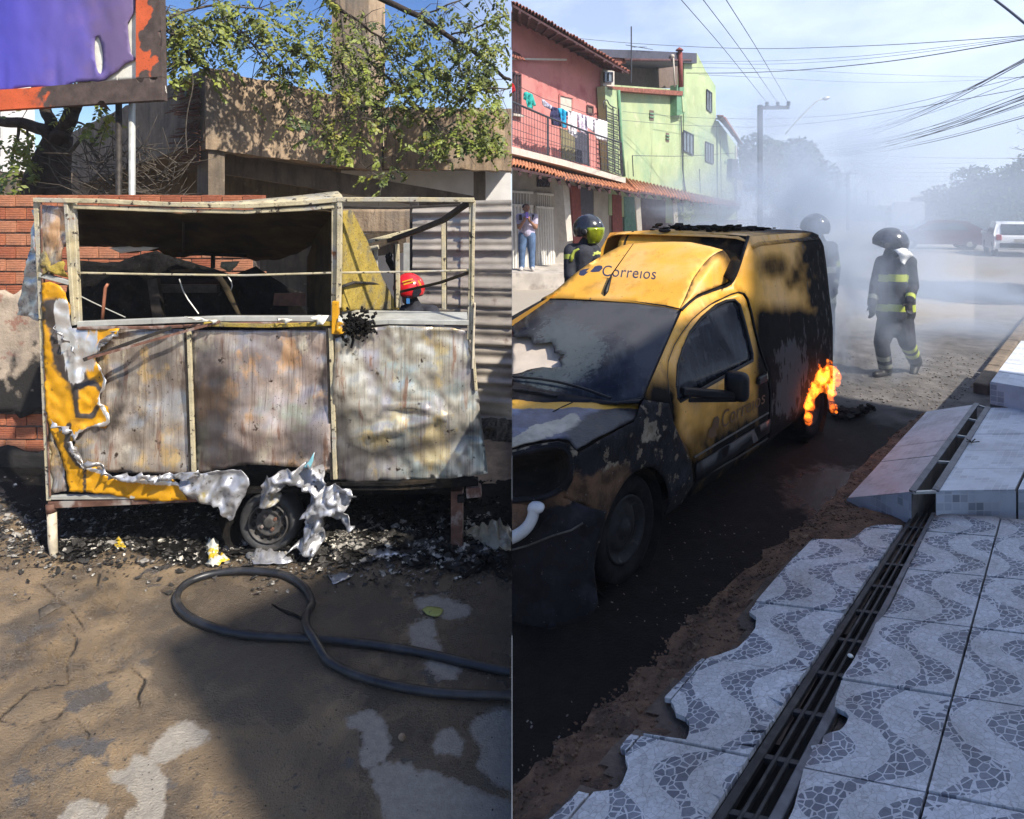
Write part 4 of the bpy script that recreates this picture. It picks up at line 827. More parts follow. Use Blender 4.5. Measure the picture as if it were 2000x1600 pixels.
# ================================================================== THE STREET ON THE RIGHT
YARD = set(o.name for o in SC.objects)
m_road = M('street_asphalt', (.135, .125, .118, 1), .85, var=.25, vscale=5, bump=.7, bscale=70, layers=[
    ((.07, .065, .062, 1), ('n', 2.2, .5, .68)), ((.26, .24, .22, 1), ('n', 110, .6, .68)), ((.045, .04, .038, 1), ('n', 70, .62, .7)),
    ((.006, .0055, .0055, 1), ('a', 'soot', 5, .5, (1, 1, 1), .25), {'rough': .7, 'var': .5, 'spec': .12}), (None, ('a', 'wet', 7, 1.6, (1, 1, 1), .25), {'rough': .16, 'spec': .3}), ((.10, .105, .125, 1), ('a', 'lit_band', 9, .5), {'rough': .5}),
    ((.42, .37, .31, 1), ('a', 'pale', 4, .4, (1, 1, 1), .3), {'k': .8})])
m_dirt = M('red_brown_dirt', (.15, .088, .055, 1), .95, var=.3, vscale=9, bump=1, bscale=45, layers=[((.07, .045, .035, 1), ('n', 6, .52, .68)), ((.24, .17, .11, 1), ('n', 14, .6, .72)), ((.05, .04, .036, 1), ('n', 60, .6, .68)), ((.3, .23, .17, 1), ('n', 90, .66, .72))])
m_mortarbed = M('mortar_bed', (.11, .085, .068, 1), .95, var=.25, vscale=12, bump=.6, bscale=60)
m_grate = M('dark_iron_grate', (.035, .034, .036, 1), .55, .3, var=.3, vscale=18, layers=[((.07, .066, .064, 1), ('n', 14, .55, .72))])
m_grate2 = M('worn_iron_rail', (.12, .125, .14, 1), .5, .3, var=.2, vscale=10, layers=[((.04, .04, .045, 1), ('n', 9, .56, .7))])
m_void = M('dark_gutter', (.012, .011, .011, 1), .9, var=.3)

# ------------------------------------------------------------------ street sheet
def sootv(x, Y):
    # wet, soot-black lane under and beside the burning van
    u = (x-.714)*.694+(Y-3.371)*.72; w = -(x-.714)*.72+(Y-3.371)*.694
    s = sst(-.95, -.45, w+fbm(x*1.5, Y*1.5)*.3)*sst(5.0, 3.4, u+fbm(x, Y, 3)*.5)*sst(3.2, 2.2, w)
    return s
def make_street():
    ns, ny = 200, 260; vs = []; A = {'soot': [], 'lit_band': [], 'pale': [], 'wet': []}
    for j in range(ny+1):
        Y = 1.6*(138/1.6)**(j/ny)
        for i in range(ns+1):
            s = .92*i/ns; x = s*Y; u = (x-.714)*.694+(Y-3.371)*.72; w = -(x-.714)*.72+(Y-3.371)*.694
            z = fbm(x*.5, Y*.5)*.008+(fbm(x*9, Y*9)*.004 if Y < 14 else 0)
            vs.append((x, Y, z)); A['soot'].append(sootv(x, Y)); A['lit_band'].append(.9*sst(.16, .04, abs(w+.80+fbm(x*2, Y*2)*.06))*sst(2.8, 1.4, u))  # a faintly lit bluish strip of asphalt, painted into the colour
            A['wet'].append(1.1*sst(.55, .12, math.hypot((u-1.95)*.7, w+.45)) if Y < 8 else 0); A['pale'].append(sst(8.5, 13, Y)*.85 if x < Y*.75 else sst(8.5, 13, Y)*.5)  # paints the sunlit far road paler, less so in the shaded right part
    fs = [(j*(ns+1)+i, j*(ns+1)+i+1, (j+1)*(ns+1)+i+1, (j+1)*(ns+1)+i) for j in range(ny) for i in range(ns)]
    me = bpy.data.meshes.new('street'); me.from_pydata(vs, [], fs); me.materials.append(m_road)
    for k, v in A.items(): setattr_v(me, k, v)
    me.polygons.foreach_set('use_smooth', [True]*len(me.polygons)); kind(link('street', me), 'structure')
    mb = MB(); mb.quad((.002, -14, -.03), (60, -14, -.03), (60, 1.6, -.03), (.002, 1.6, -.03)); mb.quad((1.4, 1.6, -.03), (60, 1.6, -.03), (128, 138, -.03), (126, 138, -.03))
    kind(mb.build('outer_street_ground', m_road), 'structure')
make_street()

# ------------------------------------------------------------------ pavement of wave-patterned tiles
PO = Vector((1.652, 2.3, .212)); PA = Vector((math.sin(.747), math.cos(.747), -.014))*.528; PB = Vector((math.cos(.344), -math.sin(.344), .086))*.44
PN = PA.cross(PB).normalized(); PN = PN if PN.z > 0 else -PN
def ST(s, t, h=0.0): return PO+PA*s+PB*t+PN*h
def st_of(px, py):
    X = PP(px, py, PO, PN)-PO; a2, b2, ab = PA.dot(PA), PB.dot(PB), PA.dot(PB); xa, xb = X.dot(PA), X.dot(PB); de = a2*b2-ab*ab
    return ((xa*b2-xb*ab)/de, (xb*a2-xa*ab)/de)
def tile_material():
    m = bpy.data.materials.new('wave_print_tile'); m.use_nodes = True; t = m.node_tree; N = t.nodes; L = t.links; b = N['Principled BSDF']
    def mth(op, a, c=None, d=None):
        n = N.new('ShaderNodeMath'); n.operation = op
        for k, v in enumerate((a, c, d)):
            if v is None: continue
            if isinstance(v, (int, float)): n.inputs[k].default_value = v
            else: L.new(v, n.inputs[k])
        return n.outputs[0]
    us = N.new('ShaderNodeAttribute'); us.attribute_name = 'us'; ut = N.new('ShaderNodeAttribute'); ut.attribute_name = 'ut'
    cb = N.new('ShaderNodeCombineXYZ'); L.new(us.outputs['Fac'], cb.inputs[0]); L.new(ut.outputs['Fac'], cb.inputs[1])
    sn = mth('SINE', mth('MULTIPLY', us.outputs['Fac'], 2*math.pi))
    tt = mth('SUBTRACT', ut.outputs['Fac'], mth('MULTIPLY', sn, .225)); ph = mth('FRACT', mth('ADD', mth('MULTIPLY', tt, 2.0), WAVE0)); dist = mth('ABSOLUTE', mth('SUBTRACT', ph, .5))
    half = mth('ADD', .09, mth('MULTIPLY', mth('POWER', mth('ABSOLUTE', sn), .7), .195)); edge = mth('SUBTRACT', half, dist)
    dark = mth('GREATER_THAN', edge, 0.0)
    def vor(scale, feat):
        v = N.new('ShaderNodeTexVoronoi'); v.feature = feat; v.inputs['Scale'].default_value = scale; v.inputs['Randomness'].default_value = .85; L.new(cb.outputs[0], v.inputs['Vector']); return v
    v1 = vor(14.5, 'DISTANCE_TO_EDGE'); v1c = vor(14.5, 'F1'); v2 = vor(19, 'DISTANCE_TO_EDGE'); v2c = vor(19, 'F1')
    g1 = mth('MINIMUM', mth('GREATER_THAN', v1.outputs['Distance'], .055), mth('GREATER_THAN', edge, .02))
    def ramp(s, lo, hi, c0, c1):
        r_ = N.new('ShaderNodeMapRange'); r_.inputs[1].default_value = lo; r_.inputs[2].default_value = hi; L.new(s, r_.inputs[0]); x = N.new('ShaderNodeMix'); x.data_type = 'RGBA'; L.new(r_.outputs[0], x.inputs[0])
        for k, c in ((6, c0), (7, c1)):
            if isinstance(c, tuple): x.inputs[k].default_value = c
            else: L.new(c, x.inputs[k])
        return x.outputs[2]
    sc = N.new('ShaderNodeSeparateColor'); L.new(v1c.outputs['Color'], sc.inputs[0]); sc2 = N.new('ShaderNodeSeparateColor'); L.new(v2c.outputs['Color'], sc2.inputs[0])
    stone = ramp(sc.outputs[0], 0, 1, (.14, .155, .195, 1), (.215, .235, .28, 1)); lit = ramp(sc2.outputs[0], 0, 1, (.47, .49, .52, 1), (.6, .62, .65, 1))
    light = ramp(v2.outputs['Distance'], .0, .05, (.36, .36, .37, 1), lit)
    dk = ramp(g1, 0, 1, (.54, .56, .59, 1), stone); col = ramp(dark, 0, 1, light, dk)
    tcn = N.new('ShaderNodeTexCoord'); nz_ = N.new('ShaderNodeTexNoise'); nz_.inputs['Scale'].default_value = 4; nz_.inputs['Detail'].default_value = 8; L.new(tcn.outputs['Object'], nz_.inputs['Vector'])
    nz2 = N.new('ShaderNodeTexNoise'); nz2.inputs['Scale'].default_value = 90; nz2.inputs['Detail'].default_value = 3; L.new(tcn.outputs['Object'], nz2.inputs['Vector'])
    mul = N.new('ShaderNodeMix'); mul.data_type = 'RGBA'; mul.blend_type = 'MULTIPLY'; mul.inputs[0].default_value = 1; L.new(col, mul.inputs[6]); L.new(ramp(nz_.outputs['Fac'], .3, .62, (.74, .71, .67, 1), (1, 1, 1, 1)), mul.inputs[7])
    mul2 = N.new('ShaderNodeMix'); mul2.data_type = 'RGBA'; mul2.blend_type = 'MULTIPLY'; mul2.inputs[0].default_value = 1; L.new(mul.outputs[2], mul2.inputs[6]); L.new(ramp(nz2.outputs['Fac'], .28, .5, (.72, .72, .72, 1), (1, 1, 1, 1)), mul2.inputs[7])
    dirt = N.new('ShaderNodeAttribute'); dirt.attribute_name = 'dirt'
    L.new(ramp(mth('ADD', dirt.outputs['Fac'], mth('MULTIPLY', mth('SUBTRACT', nz_.outputs['Fac'], .5), 1.0)), .3, .8, mul2.outputs[2], (.12, .085, .065, 1)), b.inputs['Base Color'])
    b.inputs['Roughness'].default_value = .55; b.inputs['Specular IOR Level'].default_value = .35
    bp = N.new('ShaderNodeBump'); bp.inputs['Strength'].default_value = .15; bp.inputs['Distance'].default_value = .004; L.new(nz2.outputs['Fac'], bp.inputs['Height']); L.new(bp.outputs[0], b.inputs['Normal'])
    return m
WAVE0 = .26
m_tile = tile_material()
KERB_PX = [(1040, 1640), (1089, 1597), (1142, 1546), (1150, 1556), (1180, 1556), (1205, 1552), (1216, 1540), (1228, 1509), (1220, 1485), (1212, 1468), (1226, 1450), (1239, 1438), (1339, 1460), (1346, 1446), (1348, 1423), (1338, 1411), (1322, 1407), (1317, 1390), (1308, 1376), (1298, 1371), (1372, 1294), (1400, 1288), (1441, 1273), (1462, 1252), (1476, 1234), (1478, 1212), (1464, 1202), (1484, 1173), (1501, 1147), (1590, 1056), (1600, 1058), (1640, 1059), (1668, 1057), (1690, 1037), (1712, 1031), (1742, 1030)]
GR_L = [(1395, 1597), (1500, 1435), (1661, 1197), (1760, 1037), (1785, 1000)]
GR_R = [(1527, 1592), (1640, 1388), (1752, 1170), (1822, 1012), (1828, 1000)]
def interp(pl, s):
    pl = sorted(pl)
    if s <= pl[0][0]: a, b = pl[0], pl[1]
    elif s >= pl[-1][0]: a, b = pl[-2], pl[-1]
    else:
        for a, b in zip(pl, pl[1:]):
            if a[0] <= s <= b[0]: break
    return a[1]+(b[1]-a[1])*(s-a[0])/(b[0]-a[0]+1e-9)
gl_st = [st_of(*p) for p in GR_L]; gr_st = [st_of(*p) for p in GR_R]
def fitline(q): n = len(q); ms = sum(a for a, _ in q)/n; mt = sum(b for _, b in q)/n; k = sum((a-ms)*(b-mt) for a, b in q)/sum((a-ms)**2 for a, _ in q); return lambda s: mt+k*(s-ms)
gL = fitline(gl_st[:4]); gR = fitline(gr_st[:4])
S_END = sum(st_of(*p)[0] for p in ((1830, 1011), (2000, 1022)))/2+.05
def pavement():
    t = thing('tiled_pavement', '', 'x', (PO.x, PO.y, 0))
    for k in ('label', 'category'): del t[k]
    kind(t, 'structure')
    kerb = [st_of(*p) for p in KERB_PX]
    poly = kerb+[(kerb[-1][0], 3.9), (kerb[0][0]-.8, 3.9), (kerb[0][0]-.8, kerb[0][1])]
    mb = MB(); n = 110; nk = 170
    def bedz(s, tt): return -.022+fbm(s*4, tt*4)*.006
    vs = []; ks, kt = [a for a, b in kerb], [b for a, b in kerb]
    for i in range(n+1):
        for k in range(nk+1):
            s = -3.4+(S_END+3.6)*i/n; tt = -3.3+7*k/nk; vs.append(ST(s, tt, bedz(s, tt)))
    # bed only where tiles lie or have broken away
    fs = [(i*(nk+1)+k, i*(nk+1)+k+1, (i+1)*(nk+1)+k+1, (i+1)*(nk+1)+k) for i in range(n) for k in range(nk)]
    ok = []
    for f in fs:
        c = sum((Vector(vs[i]) for i in f), Vector())/4; X = c-PO; a2, b2, ab = PA.dot(PA), PB.dot(PB), PA.dot(PB); xa, xb = X.dot(PA), X.dot(PB); de = a2*b2-ab*ab; s = (xa*b2-xb*ab)/de; tt = (xb*a2-xa*ab)/de
        if (inside((s, tt), poly) or dpoly((s, tt), poly) < .12) and not gL(s)+.06 < tt < gR(s)-.06 and c.x > .004: ok.append(f)
    mb.add(vs, ok); mb.build('mortar_bed', m_mortarbed, t, True)
    # tiles: cut to the broken kerb edge on the left and to the gutter in the middle
    chipR = [(1571, 1511), (1590, 1470), (1580, 1467), (1606, 1462), (1611, 1440), (1636, 1440), (1652, 1425), (1659, 1408), (1652, 1398), (1631, 1390), (1634, 1368), (1642, 1345), (1645, 1334), (1668, 1300), (1676, 1284), (1692, 1270), (1712, 1226), (1724, 1214), (1738, 1196), (1760, 1150)]
    chip = [st_of(*p) for p in chipR]
    gutR = chip+[(chip[0][0]-.35, gR(chip[0][0]-.35)+.05), (-3.4, gR(-3.4)+.02), (chip[-1][0]+.3, gR(chip[-1][0]+.3)+.015), (S_END, gR(S_END)+.01)]
    def cut(s0, s1, t0, t1, side):
        # outline of one tile in tile coordinates
        g = .010
        s0 += g; s1 -= g; t0 += g; t1 -= g; ss = [s0+(s1-s0)*i/24 for i in range(25)]
        if side == 'L':
            hi = [min(t1, gL(s)-.012) for s in ss]; out = []; cell = []
            return ss, [t0]*25, hi
        lo = [max(t0, interp(gutR, s)) for s in ss]; return ss, lo, [t1]*25
    def emit(outline, holes=()):
        if len(outline) < 3: return
        ar = sum(outline[i][0]*outline[(i+1) % len(outline)][1]-outline[(i+1) % len(outline)][0]*outline[i][1] for i in range(len(outline)))/2
        if abs(ar) < .004: return
        V, T = tri(outline, holes, .14, .06); T = [f for f in T]
        if not T: return
        dz = R.uniform(-.003, .003); me = bpy.data.meshes.new('tile'); vv = [ST(s, tt, dz) for s, tt in V]
        me.from_pydata([tuple(v) for v in vv], [], T); me.materials.append(m_tile); setattr_v(me, 'us', [s for s, _ in V]); setattr_v(me, 'ut', [tt for _, tt in V])
        setattr_v(me, 'dirt', [.55*sst(.35, .0, S_END-s)+.35*sst(.16, 0, abs(tt-gR(s)))+.2*sst(.1, 0, abs(tt-gL(s)))+.1 for s, tt in V]); me.update()
        o = link('tile', me, t); solid(o, .018, -1)
    def clip(poly_, f):
        out = []
        for i in range(len(poly_)):
            a, b = poly_[i], poly_[(i+1) % len(poly_)]; fa, fb = f(a), f(b)
            if fa >= 0: out.append(a)
            if (fa >= 0) != (fb >= 0): k = fa/(fa-fb); out.append((a[0]+(b[0]-a[0])*k, a[1]+(b[1]-a[1])*k))
        return out
    rows = list(range(-4, 5))
    for r_ in rows:
        s0, s1 = r_, min(r_+1, S_END)
        if s0 >= S_END-.05: continue
        for c in (-1, 0, 1, 2, 3):                    # right of the gutter
            ss, lo, hi = cut(s0, s1, c, c+1, 'R')
            seg = [(s, a, b) for s, a, b in zip(ss, lo, hi) if b-a > .02]
            if len(seg) < 3: continue
            emit([(s, a) for s, a, b in seg]+[(s, b) for s, a, b in reversed(seg)])
        for c in (-4, -3, -2, -1):                  # left of it, down to the broken edge
            g = .010; base = [(s0+g, c+g), (s1-g, c+g), (s1-g, c+1-g), (s0+g, c+1-g)]
            base = clip(base, lambda p: gL(p[0])-.012-p[1])
            if len(base) < 3: continue
            # follow the kerb outline: points of the tile on the pavement side
            fine = []; N_ = 44
            smin = min(p[0] for p in base); smax = max(p[0] for p in base)
            seg = []
            for i in range(N_+1):
                s = smin+1e-4+(smax-smin-2e-4)*i/N_; tmin = 1e9; tmax = -1e9
                for k in range(len(base)):
                    a, b = base[k], base[(k+1) % len(base)]
                    if (a[0]-s)*(b[0]-s) <= 0 and abs(a[0]-b[0]) > 1e-9: tt = a[1]+(b[1]-a[1])*(s-a[0])/(b[0]-a[0]); tmin = min(tmin, tt); tmax = max(tmax, tt)
                ke = -1e9
                for (a, b) in zip(kerb, kerb[1:]):
                    if (a[0]-s)*(b[0]-s) <= 0 and abs(a[0]-b[0]) > 1e-9: ke = max(ke, a[1]+(b[1]-a[1])*(s-a[0])/(b[0]-a[0]))
                if s > kerb[-1][0]: ke = 9
                lo = max(tmin, ke)
                if tmax-lo > .015: seg.append((s, lo, tmax))
                elif seg:
                    if len(seg) > 2: emit([(q, a) for q, a, b in seg]+[(q, b) for q, a, b in reversed(seg)])
                    seg = []
            if len(seg) > 2: emit([(q, a) for q, a, b in seg]+[(q, b) for q, a, b in reversed(seg)])
    # mortar showing through broken corners
    for pl in ([(1652, 1529), (1700, 1540), (1776, 1556), (1768, 1566), (1750, 1572), (1715, 1568), (1682, 1556), (1665, 1543)], [(1574, 1500), (1586, 1484), (1606, 1466), (1610, 1478), (1596, 1492)]):
        V, T = tri(pl, (), 8); me = bpy.data.meshes.new('mortar_patch'); vs = []
        for x, y in V: s, tt = st_of(x, y); vs.append(tuple(ST(s, tt, .006)))
        me.from_pydata(vs, [], T); me.materials.append(m_mortarbed); link('mortar_patch', me, t)
    # kerb skirt down into the dirt
    mb = MB(); vs = []
    for (s, tt) in kerb: a = ST(s, tt, -.018); b = ST(s, tt-.03, -.018); b.z = -.02; vs += [a, b]
    return t
pavement()
def dirt():
    L_px = [(900, 1640), (990, 1552), (1085, 1455), (1170, 1372), (1260, 1290), (1320, 1232), (1370, 1188), (1420, 1142), (1500, 1078), (1560, 1030), (1596, 1000), (1640, 958), (1700, 890), (1760, 838), (1800, 806)]
    a = [PG(x, y, .004) for x, y in L_px]; n = len(a); mb = MB(); K = 70; M_ = 14; vs = []
    d = (a[9]-a[2]).normalized(); nrm = Vector((d.y, -d.x, 0))
    for i in range(K+1):
        f = i/K*(n-1); k = min(int(f), n-2); p = a[k].lerp(a[k+1], f-k); p = p-nrm*.05*fbm(f*2.3, 1)
        for j in range(M_+1):
            w = .62*j/M_; q = p+nrm*w; zp = PO.z-((q.x-PO.x)*PN.x+(q.y-PO.y)*PN.y)/PN.z-.03
            z = .002+(zp-.002)*sst(0, .24, w)+fbm(q.x*9, q.y*9)*.014*sst(0, .08, w) if f < 10.4 else .004+.02*sst(0, .2, w)
            vs.append((q.x, q.y, z))
    mb.add(vs, [(i*(M_+1)+j, i*(M_+1)+j+1, (i+1)*(M_+1)+j+1, (i+1)*(M_+1)+j) for i in range(K) for j in range(M_)])
    o = mb.build('dirt_strip', m_dirt, None, True); kind(o, 'structure')
    st = MB(); r_ = random.Random(8)
    for k in range(2600):
        i = r_.randrange(K); j = min(M_-2, int(abs(r_.gauss(0, 4)))); p = Vector(vs[i*(M_+1)+j]).lerp(Vector(vs[(i+1)*(M_+1)+j+1]), r_.random()); s = min(.022, abs(r_.gauss(.004, .004))+.002)
        st.box(p+Vector((r_.uniform(-.02, .02), r_.uniform(-.02, .02), s*.2)), (s*r_.uniform(.7, 1.6), s, s*.8), Matrix.Rotation(r_.uniform(0, 3), 3, 'Z') @ Matrix.Rotation(r_.uniform(-.5, .5), 3, 'X'))
    kind(st.build('dirt_crumbs', m_dirt), 'stuff')
dirt()
# ------------------------------------------------------------------ gutter grate
def grate():
    t = thing('drain_grate', 'long dark iron drain grate cutting through the wave tiled pavement', 'drain', tuple(ST(0, (gL(0)+gR(0))/2)))
    s0, s1 = -2.6, S_END+.05
    def pt(s, f, h): return ST(s, gL(s)+(gR(s)-gL(s))*f, h)
    def strip(nm, f0, f1, m, h=.006, th=.02, sa=s0, sb=s1):
        mb = MB(); n = 24; a = [pt(sa+(sb-sa)*i/n, f0, h) for i in range(n+1)]; b = [pt(sa+(sb-sa)*i/n, f1, h) for i in range(n+1)]
        vs = a+b+[v-PN*th for v in a]+[v-PN*th for v in b]; N_ = n+1
        fs = []
        for i in range(n): fs += [(i, N_+i, N_+i+1, i+1), (i, i+1, 2*N_+i+1, 2*N_+i), (N_+i+1, N_+i, 3*N_+i, 3*N_+i+1)]
        fs += [(0, 2*N_, 3*N_, N_), (n, N_+n, 3*N_+n, 2*N_+n)]
        mb.add(vs, fs); return bevel(mb.build(nm, m, t), .003, 1)
    strip('side_rail', .0, .17, m_grate, .008); strip('side_rail', .80, 1.0, m_grate2, .010)
    strip('bar', .335, .405, m_grate); strip('bar', .56, .63, m_grate)
    sc = [st_of(*p)[0] for p in ((1690, 1194), (1650, 1248), (1606, 1312), (1552, 1396), (1490, 1476))]
    d_ = (sc[0]-sc[-1])/4; ss = [sc[-1]+d_*k for k in range(-5, 9)]
    for s in ss:
        if s0 < s < s1: strip('cross_bar', .16, .82, m_grate, .001, .018, s-.022, s+.022)
    strip('gutter_floor', -.02, 1.02, m_void, -.085, .01)
    strip('gutter_side', -.03, .0, m_void, -.02, .09); strip('gutter_side', 1.0, 1.03, m_void, -.02, .09)
grate()
mb = MB(); mb.ell(PP(1661, 1281, PO+PN*.012, PN), (.012, .012, .006), 10, 5); tag(mb.build('bottle_cap', m_white_vinyl, None, True), 'tiny white bottle cap lying on the drain grate', 'cap')

# ------------------------------------------------------------------ mosaic ramp and raised walkway
def mosaic_material():
    m = bpy.data.materials.new('small_square_mosaic'); m.use_nodes = True; t = m.node_tree; N = t.nodes; L = t.links; b = N['Principled BSDF']
    u = N.new('ShaderNodeAttribute'); u.attribute_name = 'us'; v = N.new('ShaderNodeAttribute'); v.attribute_name = 'ut'; cb = N.new('ShaderNodeCombineXYZ'); L.new(u.outputs['Fac'], cb.inputs[0]); L.new(v.outputs['Fac'], cb.inputs[1])
    br = N.new('ShaderNodeTexBrick'); br.offset = 0; br.inputs['Scale'].default_value = 1; br.inputs['Brick Width'].default_value = .05; br.inputs['Row Height'].default_value = .05; br.inputs['Mortar Size'].default_value = .003
    br.inputs['Color1'].default_value = (.62, .65, .69, 1); br.inputs['Color2'].default_value = (.53, .56, .6, 1); br.inputs['Mortar'].default_value = (.6, .62, .64, 1); L.new(cb.outputs[0], br.inputs['Vector'])
    # blocks of darker squares
    sn = N.new('ShaderNodeVectorMath'); sn.operation = 'SNAP'; sn.inputs[1].default_value = (.05, .05, 1); L.new(cb.outputs[0], sn.inputs[0]); nz_ = N.new('ShaderNodeTexNoise'); nz_.inputs['Scale'].default_value = 4.2; nz_.inputs['Detail'].default_value = 3; L.new(sn.outputs[0], nz_.inputs['Vector'])
    mr_ = N.new('ShaderNodeMapRange'); mr_.inputs[1].default_value = .5; mr_.inputs[2].default_value = .58; L.new(nz_.outputs['Fac'], mr_.inputs[0])
    br2 = N.new('ShaderNodeTexBrick'); br2.offset = 0; br2.inputs['Scale'].default_value = 1; br2.inputs['Brick Width'].default_value = .05; br2.inputs['Row Height'].default_value = .05; br2.inputs['Mortar Size'].default_value = .003
    br2.inputs['Color1'].default_value = (.2, .22, .26, 1); br2.inputs['Color2'].default_value = (.3, .31, .34, 1); br2.inputs['Mortar'].default_value = (.6, .6, .58, 1); L.new(cb.outputs[0], br2.inputs['Vector'])
    at = N.new('ShaderNodeAttribute'); at.attribute_name = 'face'; mm = N.new('ShaderNodeMath'); mm.operation = 'MULTIPLY'; L.new(mr_.outputs[0], mm.inputs[0]); L.new(at.outputs['Fac'], mm.inputs[1])
    x = N.new('ShaderNodeMix'); x.data_type = 'RGBA'; L.new(mm.outputs[0], x.inputs[0]); L.new(br.outputs['Color'], x.inputs[6]); L.new(br2.outputs['Color'], x.inputs[7])
    tcn = N.new('ShaderNodeTexCoord'); n3_ = N.new('ShaderNodeTexNoise'); n3_.inputs['Scale'].default_value = 3; n3_.inputs['Detail'].default_value = 8; L.new(tcn.outputs['Object'], n3_.inputs['Vector']); m3 = N.new('ShaderNodeMapRange'); m3.inputs[1].default_value = .5; m3.inputs[2].default_value = .72; m3.inputs[3].default_value = 0; m3.inputs[4].default_value = .45; L.new(n3_.outputs['Fac'], m3.inputs[0])
    y = N.new('ShaderNodeMix'); y.data_type = 'RGBA'; L.new(m3.outputs[0], y.inputs[0]); L.new(x.outputs[2], y.inputs[6]); y.inputs[7].default_value = (.32, .31, .31, 1); L.new(y.outputs[2], b.inputs['Base Color']); b.inputs['Roughness'].default_value = .5
    return m
m_mosaic = mosaic_material()
m_rampcore = M('ramp_core', (.2, .18, .16, 1), .95, var=.2)
def ramp():
    B = PP(1827, 1011, PO, PN); z1 = EYE-(959-HZ)/F*B.y
    nr = PG(1782, 961, z1); fr = PG(1908, 789, z1); nl = PG(1655, 973, .03); fl = PG(1810, 803, .03)
    def slab(name, label, c00, c10, c11, c01, nu, nv, face, thick=.02, front=True, cat='ramp', frontz=None):
        t = thing(name, label, cat, ((c00.x+c10.x)/2, (c00.y+c10.y)/2, 0))
        def q(u, v): return (c00*(1-u)+c10*u)*(1-v)+(c01*(1-u)+c11*u)*v
        W_ = (c10-c00).length; L_ = (c01-c00).length; g = .004
        for i in range(nu):
            for j in range(nv):
                u0, u1, v0, v1 = i/nu+g/W_, (i+1)/nu-g/W_, j/nv+g/L_, (j+1)/nv-g/L_; me = bpy.data.meshes.new('tile'); dz = Vector((0, 0, R.uniform(-.002, .002)))
                vs = [q(u0, v0)+dz, q(u1, v0)+dz, q(u1, v1)+dz, q(u0, v1)+dz]; me.from_pydata([tuple(v) for v in vs], [], [(0, 1, 2, 3)]); me.materials.append(m_mosaic)
                setattr_v(me, 'us', [W_*u0, W_*u1, W_*u1, W_*u0]); setattr_v(me, 'ut', [L_*v0, L_*v0, L_*v1, L_*v1]); setattr_v(me, 'face', [.45]*4); me.update(); solid(link('tile', me, t), .012, -1)
        dn = Vector((0, 0, .016)); mb = MB(); a, b, c, d = [p-dn for p in (c00, c10, c11, c01)]; z0 = -.03
        bb = [Vector((p.x, p.y, z0)) for p in (a, b, c, d)]; mb.add([a, b, c, d]+bb, [(0, 1, 2, 3), (4, 5, 1, 0), (5, 6, 2, 1), (6, 7, 3, 2), (7, 4, 0, 3)]); mb.build('core', m_rampcore, t)
        if front:
            nrm = (c10-c00).cross(Vector((0, 0, 1))).normalized()*.006
            nrm = nrm if nrm.y < 0 else -nrm
            me = bpy.data.meshes.new('front_face'); fz = frontz or 0; vs = [Vector((c00.x, c00.y, min(fz, c00.z-.02)))+nrm, Vector((c10.x, c10.y, fz))+nrm, c10+nrm-Vector((0, 0, .004)), c00+nrm-Vector((0, 0, .004))]
            me.from_pydata([tuple(v) for v in vs], [], [(0, 1, 2, 3)]); me.materials.append(m_mosaic); setattr_v(me, 'us', [0, W_, W_, 0]); setattr_v(me, 'ut', [v.z for v in vs]); setattr_v(me, 'face', [1.]*4); me.update(); link('front_face', me, t)
        return t
    slab('tiled_ramp', 'pale mosaic tiled ramp sloping down from the gutter slot to the street', nl, nr, fr, fl, 1, 6, 1, cat='ramp')
    n2 = PG(1827, 959, z1); f2 = PG(1930, 796, z1); nR = PG(2030, 956, z1); fR = PG(2140, 796, z1)
    mid = PG(1983, 957, z1); mf = PG(2060, 796, z1)
    slab('raised_walkway', 'raised pale mosaic walkway right of the gutter slot', n2, mid, mf, f2, 1, 5, 1, cat='walkway')
    slab('walkway_block', 'second raised mosaic block at the right picture edge beside the walkway', mid+Vector((.012, -.002, 0)), PG(2200, 953, z1), PG(2300, 796, z1), mf+Vector((.012, 0, 0)), 1, 5, 1, cat='walkway')
    t = thing('slot_lining', 'dark open gutter slot with thin cross bars between ramp and walkway', 'gutter', tuple(PG(1805, 960, .1)))
    mb = MB(); a, b, c, d = nr, n2, f2, fr; mb.add([Vector((p.x, p.y, .06)) for p in (a, b, c, d)], [(0, 1, 2, 3)]); mb.build('slot_floor', m_void, t)
    e = Vector((0, 0, -.004))
    for v0, v1 in ((0, .0), (.27, .27), (.56, .56), (.78, .78), (.99, .99)): mb = MB(); mb.beam(a.lerp(d, v0)+e, b.lerp(c, v0)+e, .018, .015); mb.build('cross_bar', m_galv, t)
    for p, q in ((a, d), (b, c)): mb = MB(); mb.beam(p+Vector((0, 0, .003)), q+Vector((0, 0, .003)), .035, .012); mb.build('edge_angle', m_grate2, t)
    # upper step at the right edge
    zz = z1+.20; p0 = PG(1934, 789, z1); A_ = Vector((p0.x, p0.y, zz)); d = (fr-nr).normalized(); n_ = Vector((d.y, -d.x, 0)); slab('upper_step', 'white mosaic step block rising behind the walkway at the right edge', A_, A_+n_*1.4-d*.1, A_+n_*1.4+d*2.3, A_+d*2.4, 1, 5, 1, frontz=z1, cat='step')
    return nr, fr
ramp()
